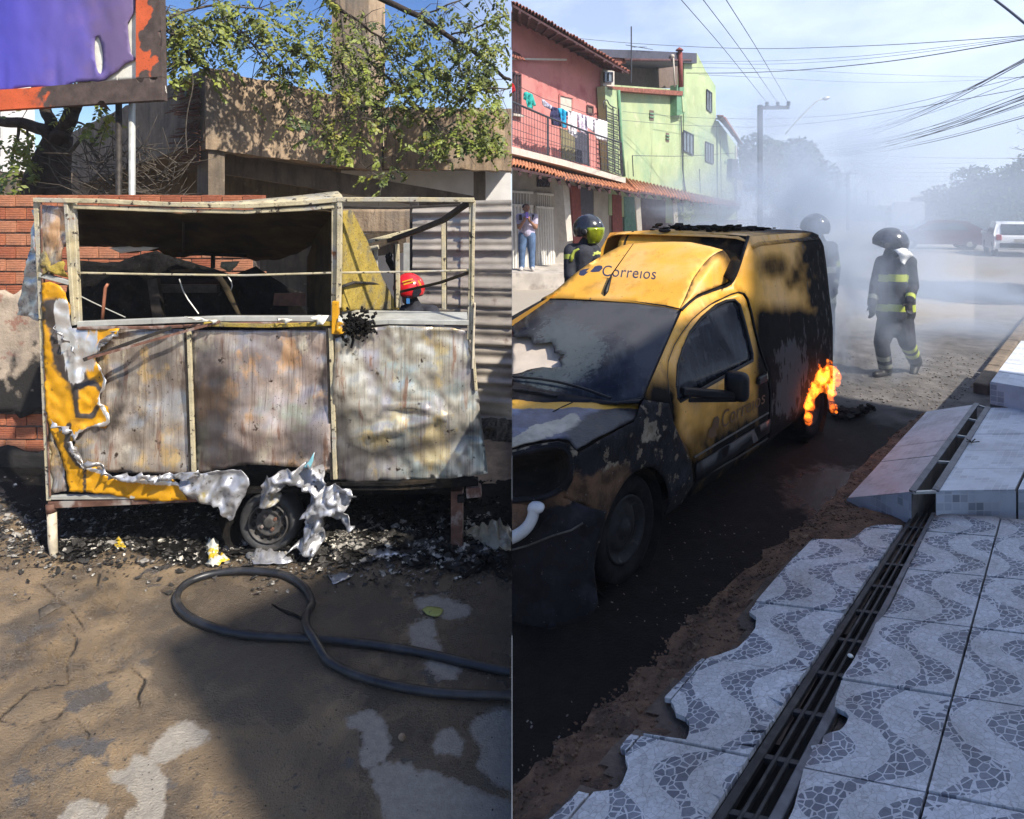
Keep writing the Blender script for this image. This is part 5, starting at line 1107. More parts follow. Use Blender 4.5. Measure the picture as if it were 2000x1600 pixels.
# far kerb and verge on the right of the street
t = thing('far_kerb', 'low earth and stone kerb along the right side of the street', 'kerb', tuple(PG(1930, 720, 0)))
pl = [PG(x, y, 0) for x, y in ((1905, 770), (1955, 700), (2005, 632), (2075, 560), (2150, 510))]
for a, b in zip(pl, pl[1:]):
    n = max(1, int((b-a).length/.9))
    for k in range(n):
        mb = MB(); p, q = a.lerp(b, k/n), a.lerp(b, (k+.97)/n); mb.beam(p+Vector((.06, 0, .05)), q+Vector((.06, 0, .05)), .14, .14); bevel(mb.build('kerb_stone', m_concrete_dark, t), .02)
mb = MB()
for k in range(900):
    f = R.uniform(0, 3.99); i = int(f); p = pl[i].lerp(pl[i+1], f-i)+Vector((R.uniform(.2, 1.2), R.uniform(-.2, .2), 0)); h_ = R.uniform(.05, .16); d = Vector((R.uniform(-.5, .5), R.uniform(-.5, .5), 1))*h_; mb.add([p+Vector((-.006, 0, 0)), p+Vector((.006, 0, 0)), p+d], [(0, 1, 2)])
kind(mb.build('verge_grass', m_leaf), 'stuff')
# loose gravel on the lit part of the street
mb = MB(); r_ = random.Random(5)
for k in range(2600):
    px = r_.uniform(1560, 1960); py = r_.uniform(690, 990); v = PG(px, py, .004); s = r_.uniform(.004, .018)
    if px > 1640+ (990-py)*1.1 or sootv(v.x, v.y) > .35: continue
    mb.box(v, (s*r_.uniform(.7, 1.6), s, s*.7), Matrix.Rotation(r_.uniform(0, 3), 3, 'Z'))
for k in range(420):
    px = r_.uniform(1005, 1560); py = r_.uniform(1010, 1520); v = PG(px, py, .003); s = r_.uniform(.002, .006)
    if py > 1540-(px-1000)*.85: continue
    mb.box(v, (s*2, s, s*.7), Matrix.Rotation(r_.uniform(0, 3), 3, 'Z'))
kind(mb.build('loose_gravel', M('gravel', (.2, .18, .165, 1), .9, var=.4, vscale=7)), 'stuff')
for k, (pl, lb) in enumerate((([(1630, 800), (1650, 795), (1680, 800), (1694, 808), (1670, 812), (1640, 810)], 'flat black burnt piece on the street beside the flame'), ([(1890, 862), (1897, 866), (1904, 864), (1900, 868), (1892, 868)], 'small dry sprig lying on the raised walkway'))):
    if k == 0:
        mb = MB()
        for i in range(40): px = R.gauss(1660, 16); py = R.gauss(804, 4); mb.box(PG(px, py, .03), (R.uniform(.03, .14), R.uniform(.02, .07), R.uniform(.01, .05)), Matrix.Rotation(R.uniform(0, 3), 3, 'Z') @ Matrix.Rotation(R.uniform(-.4, .4), 3, 'X'))
        o = mb.build('burnt_rubble', m_char); tag(o, lb, 'debris')
    else:
        mb = MB(); c = PG(1897, 864, .33)
        for i in range(7): mb.tube([c, c+Vector((R.uniform(-.05, .05), R.uniform(-.06, .06), R.uniform(0, .03)))], .004, 5)
        tag(mb.build('dry_sprig', m_twig), lb, 'twig')
# ------------------------------------------------------------------ the burning delivery van
VTH = .7674; VO = Vector((.714, 3.371, 0)); VD = Vector((math.sin(VTH), math.cos(VTH), 0)); VN = Vector((-math.cos(VTH), math.sin(VTH), 0))
def V3(u, w, z): v = VO+VD*u+VN*w; v.z = z; return v
def vpx(v): return (CX+F*v.x/v.y, HZ+F*(EYE-v.z)/v.y)
def vw(u, z):
    cabin = .25*max(0, min(1.25, (z-.95)/.45)); box = .10*max(0, (z-.95)/.9); k = sst(1.25, 1.85, u)
    w = (cabin*(1-k)+box*k) if z > .95 else 0
    w += .30*sst(-.30, -.95, u)**1.5+.14*sst(3.22, 3.5, u)**2+.05*sst(.42, .2, z)+.05*sst(1.72, 1.85, z)*k
    return w
def vside(px, py, dw=0.0):
    w = 0
    for _ in range(14):
        p0 = V3(0, w+dw, 0); X = PP(px, py, p0, VN); u = (X-VO).dot(VD); w = w*.5+.5*vw(u, X.z)
    return (u, X.z)
def VU(l): return [vside(*p) for p in l]
def side(u, z, dw=0.0): return V3(u, vw(u, z)+dw, z)
def upx(u, z): return vpx(side(u, z))
m_van = M('yellow_van_paint', (.74, .38, .05, 1), .42, spec=.35, var=.06, vscale=3, layers=[
    ((.74, .48, .26, 1), ('n', 2.2, .46, .72), {'k': .6, 'rough': .6}), ((.3, .18, .04, 1), ('n', 7, .62, .76, (2, 2, .5)), {'k': .5}), ((.05, .04, .03, 1), ('n', 42, .66, .72)),
    ((.33, .115, .018, 1), ('a', 'heat', 3, .6, (1, 1, 1), .4), {'rough': .55}), ((.14, .06, .02, 1), ('n', 5, .56, .74, (1.5, 1.5, .6)), {'k': .35}),
    ((.008, .0072, .007, 1), ('a', 'soot', 5, .7, (1, 1, .6), .42), {'rough': .85, 'var': .4, 'spec': .08}),
    ((.075, .07, .072, 1), ('a', 'ashy', 16, 2.4, (1, 1, .5), .1), {'rough': .9})], bump=.05, bscale=30)
m_burnt = M('blistered_body', (.010, .010, .013, 1), .75, spec=.15, var=.4, vscale=9, bump=.5, bscale=28, layers=[
    ((.026, .026, .036, 1), ('n', 6, .52, .7)), ((.21, .185, .14, 1), ('a', 'flake', 11, 2.0, (1, 1, 1), .05), {'var': .3}), ((.085, .05, .03, 1), ('a', 'rust', 11, 2.2, (1, 1, 1), .15), {'var': .5}), ((.3, .3, .3, 1), ('n', 70, .68, .72))])
m_hood = M('scorched_bonnet', (.12, .125, .165, 1), .5, spec=.5, var=.2, vscale=7, bump=.3, bscale=40, layers=[
    ((.2, .24, .36, 1), ('n', 3, .5, .7)), ((.36, .33, .27, 1), ('a', 'flake', 10, 1.9, (1, 1, 1), .06), {'var': .25}), ((.03, .03, .035, 1), ('a', 'soot', 8, .8)), ((.55, .30, .03, 1), ('a', 'yel', 5, .35, (1, 1, 1), .1))])
m_glass = M('sooty_glass', (.012, .014, .021, 1), .16, spec=.12, var=.3, vscale=3, layers=[
    ((.10, .10, .108, 1), ('a', 'ashy', 5, 1.2, (1, 1, 1), .45), {'rough': .4, 'k': .7}), ((.085, .115, .13, 1), ('a', 'crack', 34, 3.0, (1, 1, 1), .12), {'rough': .4, 'k': .36}), ((.06, .07, .08, 1), ('n', 5, .5, .7, (4, 1, 1)), {'k': .6}), ((.20, .20, .21, 1), ('n', 60, .67, .75), {'k': .5})])
m_black = M('black_plastic', (.009, .009, .011, 1), .45, spec=.25, var=.3, vscale=8, layers=[((.04, .04, .045, 1), ('n', 6, .6, .76))])
m_vtyre = M('burnt_tyre', (.009, .009, .010, 1), .85, spec=.1, var=.4, vscale=16)
m_vrim = M('burnt_rim', (.018, .018, .02, 1), .7, spec=.2, var=.4, vscale=14, layers=[((.06, .058, .055, 1), ('n', 12, .62, .72))])
m_letter = M('dark_blue_print', (.035, .04, .085, 1), .5, var=0)
m_letter2 = M('faded_print', (.10, .05, .018, 1), .6, var=0)
m_board = M('pale_board', (.5, .43, .36, 1), .8, var=.08)
m_melt = M('melted_grey_trim', (.5, .53, .56, 1), .4, var=.12)
def soot_shade_px(px, py):
    s = sst(1528, 1596, px+fbm(px*.015, py*.012)*34)
    s = max(s, .85*sst(1.5, .3, math.hypot((px-1512)/34, (py-520)/26)), sst(576, 622, py)*sst(1458, 1488, px), sst(690, 730, py)*sst(1490, 1500, px))
    yl = 790-.62*(px-1335); s = max(s, .9*sst(-5, 135, py-yl+fbm(px*.03, py*.03)*20)*sst(1300, 1335, px) if px < 1506 else 0, sst(1342, 1312, px)*sst(690, 780, py), sst(1300, 1268, px)*sst(725, 790, py))  # low on the door, soot together with painted-in shade
    return min(1, s)
def heat_px(px, py): return max(sst(1450, 1490, px)*1.1, sst(690, 850, py)*.9)
AT_SIDE = {'soot': lambda u, z: soot_shade_px(*upx(u, z)), 'heat': lambda u, z: heat_px(*upx(u, z)), 'ashy': lambda u, z: .8*sst(46, 6, dline(upx(u, z), [(1530, 790), (1545, 730), (1540, 690)]))+.25*sst(1540, 1600, upx(u, z)[0])}
def van():
    t = thing('delivery_van', 'half burnt yellow delivery van with blackened bonnet and broken windscreen', 'van', V3(1.4, .8, 0))
    RW = (2.95, .29)
    def circ(c, r, a0, a1, n=22): return [(c[0]+r*math.cos(math.radians(a0+(a1-a0)*i/n)), c[1]+r*math.sin(math.radians(a0+(a1-a0)*i/n))) for i in range(n+1)]
    door_o = VU([(1309, 770), (1305, 735), (1306, 707), (1318, 675), (1332, 652), (1352, 626), (1370, 610), (1390, 595), (1410, 585), (1428, 576), (1442, 572), (1453, 575), (1460, 585), (1468, 612), (1475, 645), (1483, 675), (1490, 697), (1500, 725), (1505, 765), (1505, 800), (1503, 830), (1500, 855), (1440, 893), (1395, 918), (1352, 942), (1352, 905), (1344, 878), (1327, 852), (1315, 822)])
    win = VU([(1322, 755), (1324, 715), (1334, 682), (1350, 648), (1372, 621), (1400, 597), (1420, 588), (1436, 586), (1446, 596), (1453, 620), (1462, 655), (1471, 692), (1471, 705), (1440, 722), (1400, 745), (1360, 768), (1330, 785), (1324, 778)])
    # body side behind the door, roof rail and windscreen pillar in one pressing
    out = VU([(1256, 781), (1268, 752), (1282, 720), (1310, 655), (1332, 606), (1346, 590), (1362, 577), (1400, 563), (1428, 556), (1438, 538), (1449, 500), (1461, 463), (1490, 460)])+[(2.6, 1.845), (3.2, 1.835), (3.38, 1.80), (3.46, 1.70), (3.49, 1.5), (3.49, 1.0), (3.48, .42), (3.36, .36)]
    out += circ(RW, .35, 12, 168)+[(2.5, .30), (1.9, .27), (1.2, .25), (.62, .25), (.57, .33)]+VU([(1348, 900), (1327, 856), (1312, 825), (1306, 790)])
    grow = [(u+(u-1.0)*.012, z+(z-.95)*.012) for u, z in door_o]
    sheet('body_side', out, side, m_van, t, [grow], step=.045, attrs=AT_SIDE, thick=.004)
    sheet('body_side', [(u, z) for u, z in out], lambda u, z: V3(u, 1.6-vw(u, z), z), m_van, t, step=.12, attrs={'soot': lambda u, z: .2, 'heat': lambda u, z: .2, 'ashy': lambda u, z: 0})
    d = sheet('door', door_o, lambda u, z: side(u, z, .004+.012*sst(.03, 0, -dpoly((u, z), door_o))), m_van, t, [win], step=.04, attrs=AT_SIDE, thick=.006)
    sheet('door_window', win, lambda u, z: side(u, z, .018), m_glass, d, step=.06, thick=.004, attrs={'ashy': lambda u, z: .12*sst(1.0, 1.4, z), 'crack': lambda u, z: 0})
    mb = MB(); q = [side(u, z, .006) for u, z in win]; mb.tube(q+[q[0]], .011, 6, False); mb.build('window_seal', m_black, d)
    mb = MB(); q = [side(u, z, .003) for u, z in grow]; mb.tube(q+[q[0]], .006, 6, False); mb.build('door_seal', m_black, t)
    # handle, rubbing strips
    hu, hz = vside(1483, 740); mb = MB(); mb.beam(side(hu-.07, hz, -.018), side(hu+.08, hz, -.018), .03, .055); bevel(mb.build('handle', m_black, d), .01)
    for a, b in (((1355, 893), (1500, 806)), ((1372, 920), (1450, 870))):
        (u0, z0), (u1, z1) = vside(*a), vside(*b); mb = MB(); mb.tube([side(u0+(u1-u0)*i/8, z0+(z1-z0)*i/8, -.004) for i in range(9)], .006, 5); mb.build('trim_line', m_rim, d)
    (u0, z0), (u1, z1) = vside(1357, 905), vside(1500, 818); sheet('rub_strip', [(u0, z0), (u1, z1), (u1, z1-.10), (u0, z0-.12)], lambda u, z: side(u, z, -.012), m_black, d, step=.08, thick=.01)
    # front wing
    fen = VU([(1256, 781), (1306, 788), (1312, 824), (1327, 856), (1348, 902), (1352, 944)])+[(.5, .25), (.31, .25)]+circ((-.05, .29), .35, -5, 178)[:]+[(-.46, .33), (-.52, .40)]+VU([(1150, 992), (1120, 984), (1097, 976), (1080, 968), (1098, 952), (1110, 942), (1117, 918), (1117, 905), (1122, 890), (1126, 885), (1170, 860), (1215, 835), (1236, 824), (1245, 800)])
    fl_at = {'flake': lambda u, z: max(.95*sst(34, 10, dline(upx(u, z), [(1195, 925), (1205, 945), (1175, 970)])), .75*sst(40, 8, math.hypot(upx(u, z)[0]-1268, upx(u, z)[1]-845)), .3), 'rust': lambda u, z: .95*sst(60, 10, dline(upx(u, z), [(1100, 970), (1150, 975), (1200, 950)]))+.2}
    sheet('front_wing', fen, lambda u, z: side(u, z, -.004+fbm(u*5, z*5)*.006), m_burnt, t, step=.035, attrs=fl_at, thick=.004)
    # nose: plane running from the near corner round to the middle
    A = V3(-.60, .05, 0); Bq = V3(-.84, .55, 0); fn = (Bq-A).cross(Vector((0, 0, 1))).normalized()
    def nose(dy=0.0, bul=0.0): return lambda x, y: PP(x, y, A+fn*dy, fn)
    if fn.dot(VD) > 0: fn = -fn
    hl = rnd([(1000, 889), (1040, 878), (1088, 870), (1108, 878), (1117, 900), (1114, 930), (1100, 952), (1075, 968), (1040, 975), (985, 978), (940, 940), (950, 900)], 2)
    face = [(900, 880), (1000, 880), (1040, 870), (1090, 862), (1112, 868), (1128, 884), (1124, 905), (1118, 940), (1100, 972), (1150, 992), (1185, 1000), (1168, 1050), (1160, 1110), (1168, 1180), (1150, 1212), (900, 1260)]
    fo = lambda x, y: PP(x, y, A, fn)+VD*(.10*sst(1080, 1185, x)**1.5*0)
    sheet('nose_panel', face, fo, m_burnt, t, [hl], step=12, thick=.01, attrs={'flake': lambda x, y: .45 if y < 985 else 0, 'rust': lambda x, y: sst(30, 5, dline((x, y), [(1000, 985), (1060, 976), (1100, 970)]))})
    sheet('headlamp_pit', [(c[0]*1.03-1030*.03, c[1]*1.03-925*.03) for c in hl], lambda x, y: PP(x, y, A-fn*(.03+.16*sst(0, 40, -dpoly((x, y), hl))), fn), m_char, t, step=10)
    mb = MB(); q = [PP(x, y, A+fn*.006, fn) for x, y in hl]; mb.tube(q+[q[0]], .014, 6, False); mb.build('headlamp_rim', m_burnt, t)
    setattr_v(t.children[-1].data, 'flake', [.5]*len(t.children[-1].data.vertices)); setattr_v(t.children[-1].data, 'rust', [.3]*len(t.children[-1].data.vertices))
    mb = MB(); q = rnd([(960, 1066), (1002, 1050), (1022, 1038), (1036, 1022), (1043, 1002), (1040, 990), (1056, 992), (1062, 996)], 2, False); mb.tube([PP(x, y, A+fn*.05, fn) for x, y in q], [.028]*(len(q)-6)+[.026, .024, .02, .016, .012, .006], 10); mb.build('melted_trim', m_melt, t, True)
    sheet('fog_lamp_pit', rnd([(985, 985), (1022, 984), (1040, 992), (1036, 1012), (1015, 1030), (985, 1040)], 1), lambda x, y: PP(x, y, A+fn*.012, fn), m_dirt, t, step=9)
    mb = MB(); mb.tube([PP(x, y, A+fn*.02, fn) for x, y in [(960, 1085), (1030, 1066), (1080, 1046), (1115, 1036), (1138, 1022)]], .005, 5); mb.build('bumper_edge', m_rim, t)
    mb = MB(); mb.tube([PP(x, y, A+fn*.02, fn) for x, y in [(960, 1060), (1020, 1056), (1048, 1040), (1066, 1016), (1084, 1000)]], .007, 5); mb.build('bumper_edge', m_burnt, t)
    for o in t.children[-1:]: setattr_v(o.data, 'flake', [0.]*len(o.data.vertices)); setattr_v(o.data, 'rust', [.6]*len(o.data.vertices))
    # bonnet
    h0 = PP(1245, 795, V3(.19, 0, 0), VD); P1 = V3(.2, .12, .905); P2 = V3(.12, .9, .985); P3 = V3(-.46, .13, .83); hn = (P2-P1).cross(P3-P1).normalized(); hn = hn if hn.z > 0 else -hn
    def hood(x, y): return PP(x, y, P1, hn)+hn*(.02*sst(0, 60, min(1250-x, y-780))+fbm(x*.02, y*.03)*.008)
    hp = [(900, 776), (1000, 782), (1060, 786), (1120, 788), (1190, 788), (1247, 786), (1246, 800), (1239, 822), (1215, 835), (1170, 860), (1126, 885), (1112, 868), (1090, 862), (1040, 870), (1000, 880), (900, 900)]
    sheet('bonnet', hp, hood, m_hood, t, step=7, thick=.006, edge=7, attrs={'yel': lambda x, y: sst(806+fbm(x*.02, 1)*8, 796, y)*.9+.1*sst(800, 812, y)*0, 'flake': lambda x, y: .95*sst(26, 6, dline((x, y), [(1000, 878), (1060, 850), (1120, 830)]))+.8*sst(22, 5, math.hypot((x-1175)*.7, y-818)), 'soot': lambda x, y: sst(1120, 1210, x+(y-800)*1.2)*.9})
    mb = MB(); q = [hood(x, y)+hn*.004 for x, y in ((1080, 808), (1098, 797), (1118, 789))]; mb.tube(q, .004, 5); mb.build('bonnet_crease', m_black, t)
    # windscreen
    W1 = V3(.13, .085, .95); W2 = V3(.89, .24, 1.362); W3 = V3(.85, 1.455, 1.325); wnn = (W2-W1).cross(W3-W1).normalized(); wnn = wnn if wnn.z > 0 else -wnn
    def ws(x, y): return PP(x, y, W1, wnn)+wnn*(.0)
    hole = jag([(930, 650), (1000, 655), (1012, 658), (1038, 660), (1040, 672), (1078, 670), (1082, 690), (1102, 692), (1090, 702), (1100, 719), (1060, 718), (1030, 724), (1000, 733), (930, 740)], 9, 2, 4)
    scr = [(880, 720), (880, 650), (1000, 618), (1058, 586), (1100, 584), (1160, 586), (1240, 591), (1300, 599), (1331, 606), (1310, 655), (1282, 718), (1256, 779), (1200, 790), (1120, 786), (1060, 782), (880, 770)]
    sheet('windscreen', scr, ws, m_glass, t, [hole], step=9, thick=.005, attrs={'ashy': lambda x, y: .85*sst(95, 10, dline((x, y), [(1110, 640), (1200, 610), (1290, 640), (1255, 700)]))*(1-.8*sst(80, 20, math.hypot(x-1190, y-720)))+.1, 'crack': lambda x, y: .85*sst(60, 10, dline((x, y), [(1090, 655), (1150, 680), (1120, 715), (1060, 735)]))})
    mb = MB(); q = [ws(x, y)+wnn*.003 for x, y in scr[3:13]]; mb.tube(q, .009, 6); mb.build('windscreen_seal', m_black, t)
    sheet('pale_panel', [(880, 640), (1110, 645), (1112, 728), (880, 750)], lambda x, y: PP(x, y, W1-wnn*.05, wnn), m_board, t, step=20, thick=.006)  # plain pale panel showing through the windscreen hole
    sheet('scuttle', [(880, 752), (1000, 746), (1060, 762), (1140, 776), (1200, 786), (1256, 780), (1247, 787), (1190, 789), (1120, 789), (1060, 787), (880, 777)], lambda x, y: PP(x, y, W1+wnn*.012, wnn), m_black, t, step=9, thick=.01)
    for pl in ([(1005, 742), (1080, 750), (1140, 765), (1196, 786)], [(960, 764), (1040, 770), (1090, 782)]):
        mb = MB(); mb.tube([ws(x, y)+wnn*.03 for x, y in rnd(pl, 1, False)], .008, 6); mb.build('wiper', m_black, t)
    # raised cap over the cab
    C1 = V3(.90, .245, 1.37); C2 = V3(1.55, .25, 1.74); C3 = V3(.85, 1.46, 1.335); cn = (C2-C1).cross(C3-C1).normalized(); cn = cn if cn.z > 0 else -cn
    ridge = rnd([(1326, 606), (1340, 580), (1362, 538), (1382, 508), (1398, 495), (1412, 489)], 1, False)
    def cap(x, y):
        b = .03*sst(0, 60, min(x-1075, 600-y+0*(x), 1400-x)); return PP(x, y, C1, cn)+cn*(b-.02*sst(486, 474, y))
    capo = [(1059, 583), (1080, 572), (1100, 558), (1150, 523), (1190, 499), (1214, 487), (1240, 480), (1275, 476), (1312, 475), (1350, 476), (1385, 481), (1412, 489)]+ridge[::-1][1:]+[(1300, 600), (1240, 592), (1160, 587), (1100, 584)]
    zero = {'soot': lambda x, y: .8*sst(484, 474, y)*sst(1330, 1400, x), 'heat': lambda x, y: .35*sst(540, 470, y), 'ashy': lambda x, y: 0}
    sheet('roof_cap', capo, cap, m_van, t, step=9, thick=.006, attrs=zero)
    def caps(x, y):
        k = sst(0, 22, dline((x, y), ridge)); return PP(x, y, V3(0, .25-.02*k, 0), VN)
    sheet('roof_cap_side', ridge+[(1420, 497), (1428, 512), (1431, 532), (1428, 548), (1400, 560), (1362, 575), (1343, 590), (1329, 606)], lambda x, y: cap(x, y).lerp(caps(x, y), sst(0, 14, dline((x, y), ridge))), m_van, t, step=6, thick=.006, attrs={'soot': lambda x, y: .9*sst(26, 4, dline((x, y), [(1405, 486), (1425, 500), (1434, 530), (1430, 550)])), 'heat': lambda x, y: .5, 'ashy': lambda x, y: 0})
    (u0, z0) = vside(1461, 463); seam = [(1461, 462), (1452, 490), (1443, 520), (1433, 545), (1424, 557), (1400, 564), (1362, 578), (1345, 591), (1330, 606)]
    mb = MB(); mb.tube([side(*vside(x, y), -.002) for x, y in rnd(seam, 1, False)], [.016]*6+[.012]*14 if False else .012, 6); mb.build('roof_seam', m_black, t)
    # box front and roof
    B1 = V3(1.78, .15, 1.845); B2 = V3(1.78, 1.34, 1.835); B3 = V3(1.62, .25, 1.70); bn = (B2-B1).cross(B3-B1).normalized(); bn = -bn if bn.dot(VD) > 0 else bn
    def bf(x, y): return PP(x, y, B1-bn*.02, bn)
    sheet('box_front', [(1206, 487), (1209, 472), (1216, 461), (1226, 455), (1245, 452), (1300, 450), (1350, 452), (1400, 456), (1460, 462), (1452, 492), (1440, 530), (1428, 552), (1400, 530), (1350, 500), (1250, 500)], bf, m_van, t, step=9, thick=.006, attrs={'soot': lambda x, y: .95*max(sst(1240, 1420, x+(y-460)*1.2+fbm(x*.02, y*.05)*30)*sst(455, 462, y), sst(1395, 1440, x)), 'heat': lambda x, y: .5, 'ashy': lambda x, y: 0})
    mb = MB(); mb.tube([bf(x, y)-bn*-.004 for x, y in rnd([(1220, 486), (1222, 470), (1228, 459), (1238, 453)], 1, False)], .009, 6); mb.build('roof_seam', m_black, t)
    def roof(u, w):
        e = min(w-.08, 1.52-w); k = sst(1.78, 1.84, u); return V3(u, w, 1.842-.09*max(0, 1-max(e, 0)/.16)**2+.012*sst(0, .4, e)-.03*sst(3.3, 3.49, u)-.02*(1-k))
    sheet('roof', [(1.74, .10), (1.74, 1.48), (3.2, 1.5), (3.42, 1.42), (3.48, 1.2), (3.48, .4), (3.4, .16), (3.2, .1)], roof, m_van, t, step=.07, thick=.006, attrs={'soot': lambda u, w: .55*sst(1.8, 2.5, u+fbm(u*3, w*3)*.5)+.3*sst(2.3, 2.9, u), 'heat': lambda u, w: .2, 'ashy': lambda u, w: .5*sst(2.0, 2.6, u)})
    sheet('rear_door', [(.10, .42), (.06, 1.0), (.14, 1.7), (.24, 1.82), (1.36, 1.82), (1.46, 1.7), (1.54, 1.0), (1.5, .42)], lambda w, z: V3(3.47+.03*math.sin(w*2), w, z), m_burnt, t, step=.12, thick=.01, attrs={'flake': lambda w, z: .1, 'rust': lambda w, z: .2})
    # dark underside, arches, near-side wheels
    mb = MB(); mb.prism([V3(-.55, .22, .2), V3(3.42, .12, .2), V3(3.42, 1.5, .2), V3(-.5, 1.4, .2)], (0, 0, .12)); mb.build('underbody', m_char, t)
    mb = MB(); mb.prism([V3(.35, .3, .3), V3(2.5, .3, .3), V3(2.5, 1.35, .3), V3(.35, 1.35, .3)], (0, 0, .5)); mb.build('cabin_floor', m_char, t)
    for cu in (-.05, 2.95):
        for wv in (.06, 1.54):
            ax = -VN if wv < 1 else VN; c = V3(cu, wv, .29); w = bpy.data.objects.new('wheel', None); COL.objects.link(w); w.location = c; w.parent = t; w.matrix_parent_inverse = Matrix.Translation(-t.location)
            r = .288; mb = MB(); mb.lathe([(r*.62, -.17), (r*.9, -.175), (r, -.15), (r*1.0, -.05), (r*.98, -.012), (r*.92, .004), (r*.8, .006), (r*.66, -.01), (r*.62, -.03)], c, ax, 36); mb.build('tyre', m_vtyre, w, True)
            mb = MB(); mb.lathe([(r*.63, -.03), (r*.63, -.002), (r*.58, -.012), (r*.5, -.05), (r*.42, -.035), (r*.3, -.02), (r*.24, -.026), (r*.14, -.022), (r*.13, 0), (0, 0)], c, ax, 30); mb.build('rim', m_vrim, w, True)
        mb = MB(); mb.lathe([(.345, .005), (.345, -.3)], V3(cu, .05, .29), -VN, 30); mb.build('wheel_arch', m_char, t, True)
        mb = MB(); mb.lathe([(.34, 0), (0, 0)], V3(cu, .36, .29), -VN, 30); mb.build('arch_wall', m_char, t)
    # mirror
    mb = MB(); c = side(*vside(1389, 744), -.17); rot = Matrix.Rotation(-VTH, 3, 'Z'); mb.box(c, (.15, .10, .185), Matrix.Rotation(-VTH+.1, 3, 'Z')); o = bevel(mb.build('mirror', m_black, t, True), .045, 4, 20)
    mb = MB(); mb.beam(c+Vector((0, 0, -.06)), side(*vside(1334, 765), .01), .06, .05); mb.beam(c+Vector((0, 0, -.085)), side(*vside(1345, 782), .01), .03, .03); bevel(mb.build('mirror_arm', m_black, t), .014, 2)
    # aerial
    mb = MB(); b = cap(1185, 574)+cn*.008; e = cap(1199, 548)+cn*.03; top = e+(PP(1237, 476, b, Vector((0, -1, 0)))-e)*1.0
    mb.tube([b-(e-b)*.25, b, b+(e-b)*.5, e], [.004, .02, .014, .006], 8); mb.tube([e, e.lerp(top, .5), top], [.005, .0035, .0025], 6); mb.build('aerial', m_black, t, True)
    # lettering on the cap and on the door
    def letters(name, s, mapf, mat, parent):
        Vv, Fc = s; me = bpy.data.meshes.new(name); me.from_pydata([tuple(mapf(x, y)) for x, y in Vv], [], Fc); me.materials.append(mat); me.update(); return link(name, me, parent)
    tx = text2d('Correıos', 1, .12, 1.06); w_ = max(v[0] for v in tx[0]); hh = max(v[1] for v in tx[0])
    letters('lettering', tx, lambda x, y: cap(1176+107*x/w_+y/hh*1.5, 545.5+7*x/w_-21*y/hh)+cn*.004, m_letter, t)
    l1 = ([(1133, 543), (1135, 536), (1142, 532.5), (1154, 531), (1147, 537), (1152, 537.5), (1143, 545), (1137, 545)], [(1155, 537), (1161, 531), (1164, 527), (1172, 525), (1178, 526), (1179.5, 531), (1173, 537.5), (1160, 538.5)])
    for q in l1: letters('emblem', (q, [tuple(range(len(q)))]), lambda x, y: cap(x, y)+cn*.004, m_letter, t)
    letters('lettering', tx, lambda x, y: side(*vside(1407+86*x/w_, 838-52*x/w_-(34-10*x/w_)*y/hh), -.005), m_letter2, d)
    for q in ([(1381, 852), (1384, 838), (1392, 832), (1396, 834), (1398, 850), (1390, 856)], [(1389, 833), (1393, 816), (1400, 812), (1404, 818), (1402, 836), (1398, 838)]): letters('emblem', (q, [tuple(range(len(q)))]), lambda x, y: side(*vside(x, y), -.005), m_letter2, d)
    # burnt stuff heaped on the roof
    return t, roof
VAN, vroof = van()
mb = MB(); r_ = random.Random(3)
for k in range(260):
    px = r_.uniform(1462, 1575); h_ = .6*(.02+.05*sst(60, 0, abs(px-1500))+.03*sst(20, 0, abs(px-1478))*2)*r_.uniform(.2, 1); u = 1.9+1.5*(px-1462)/113*.75+r_.uniform(-.1, .3); w = r_.uniform(.45, 1.1); c = vroof(min(u, 3.3), w)
    s = r_.uniform(.012, .05); mb.box(c+Vector((0, 0, .01+h_*.8)), (s*r_.uniform(.6, 2.2), s, s*.4), Matrix.Rotation(r_.uniform(0, 3), 3, 'Z') @ Matrix.Rotation(r_.uniform(-.5, .5), 3, 'X'))
o = mb.build('roof_debris', m_char); tag(o, 'heap of charred fragments lying on the van roof', 'debris')

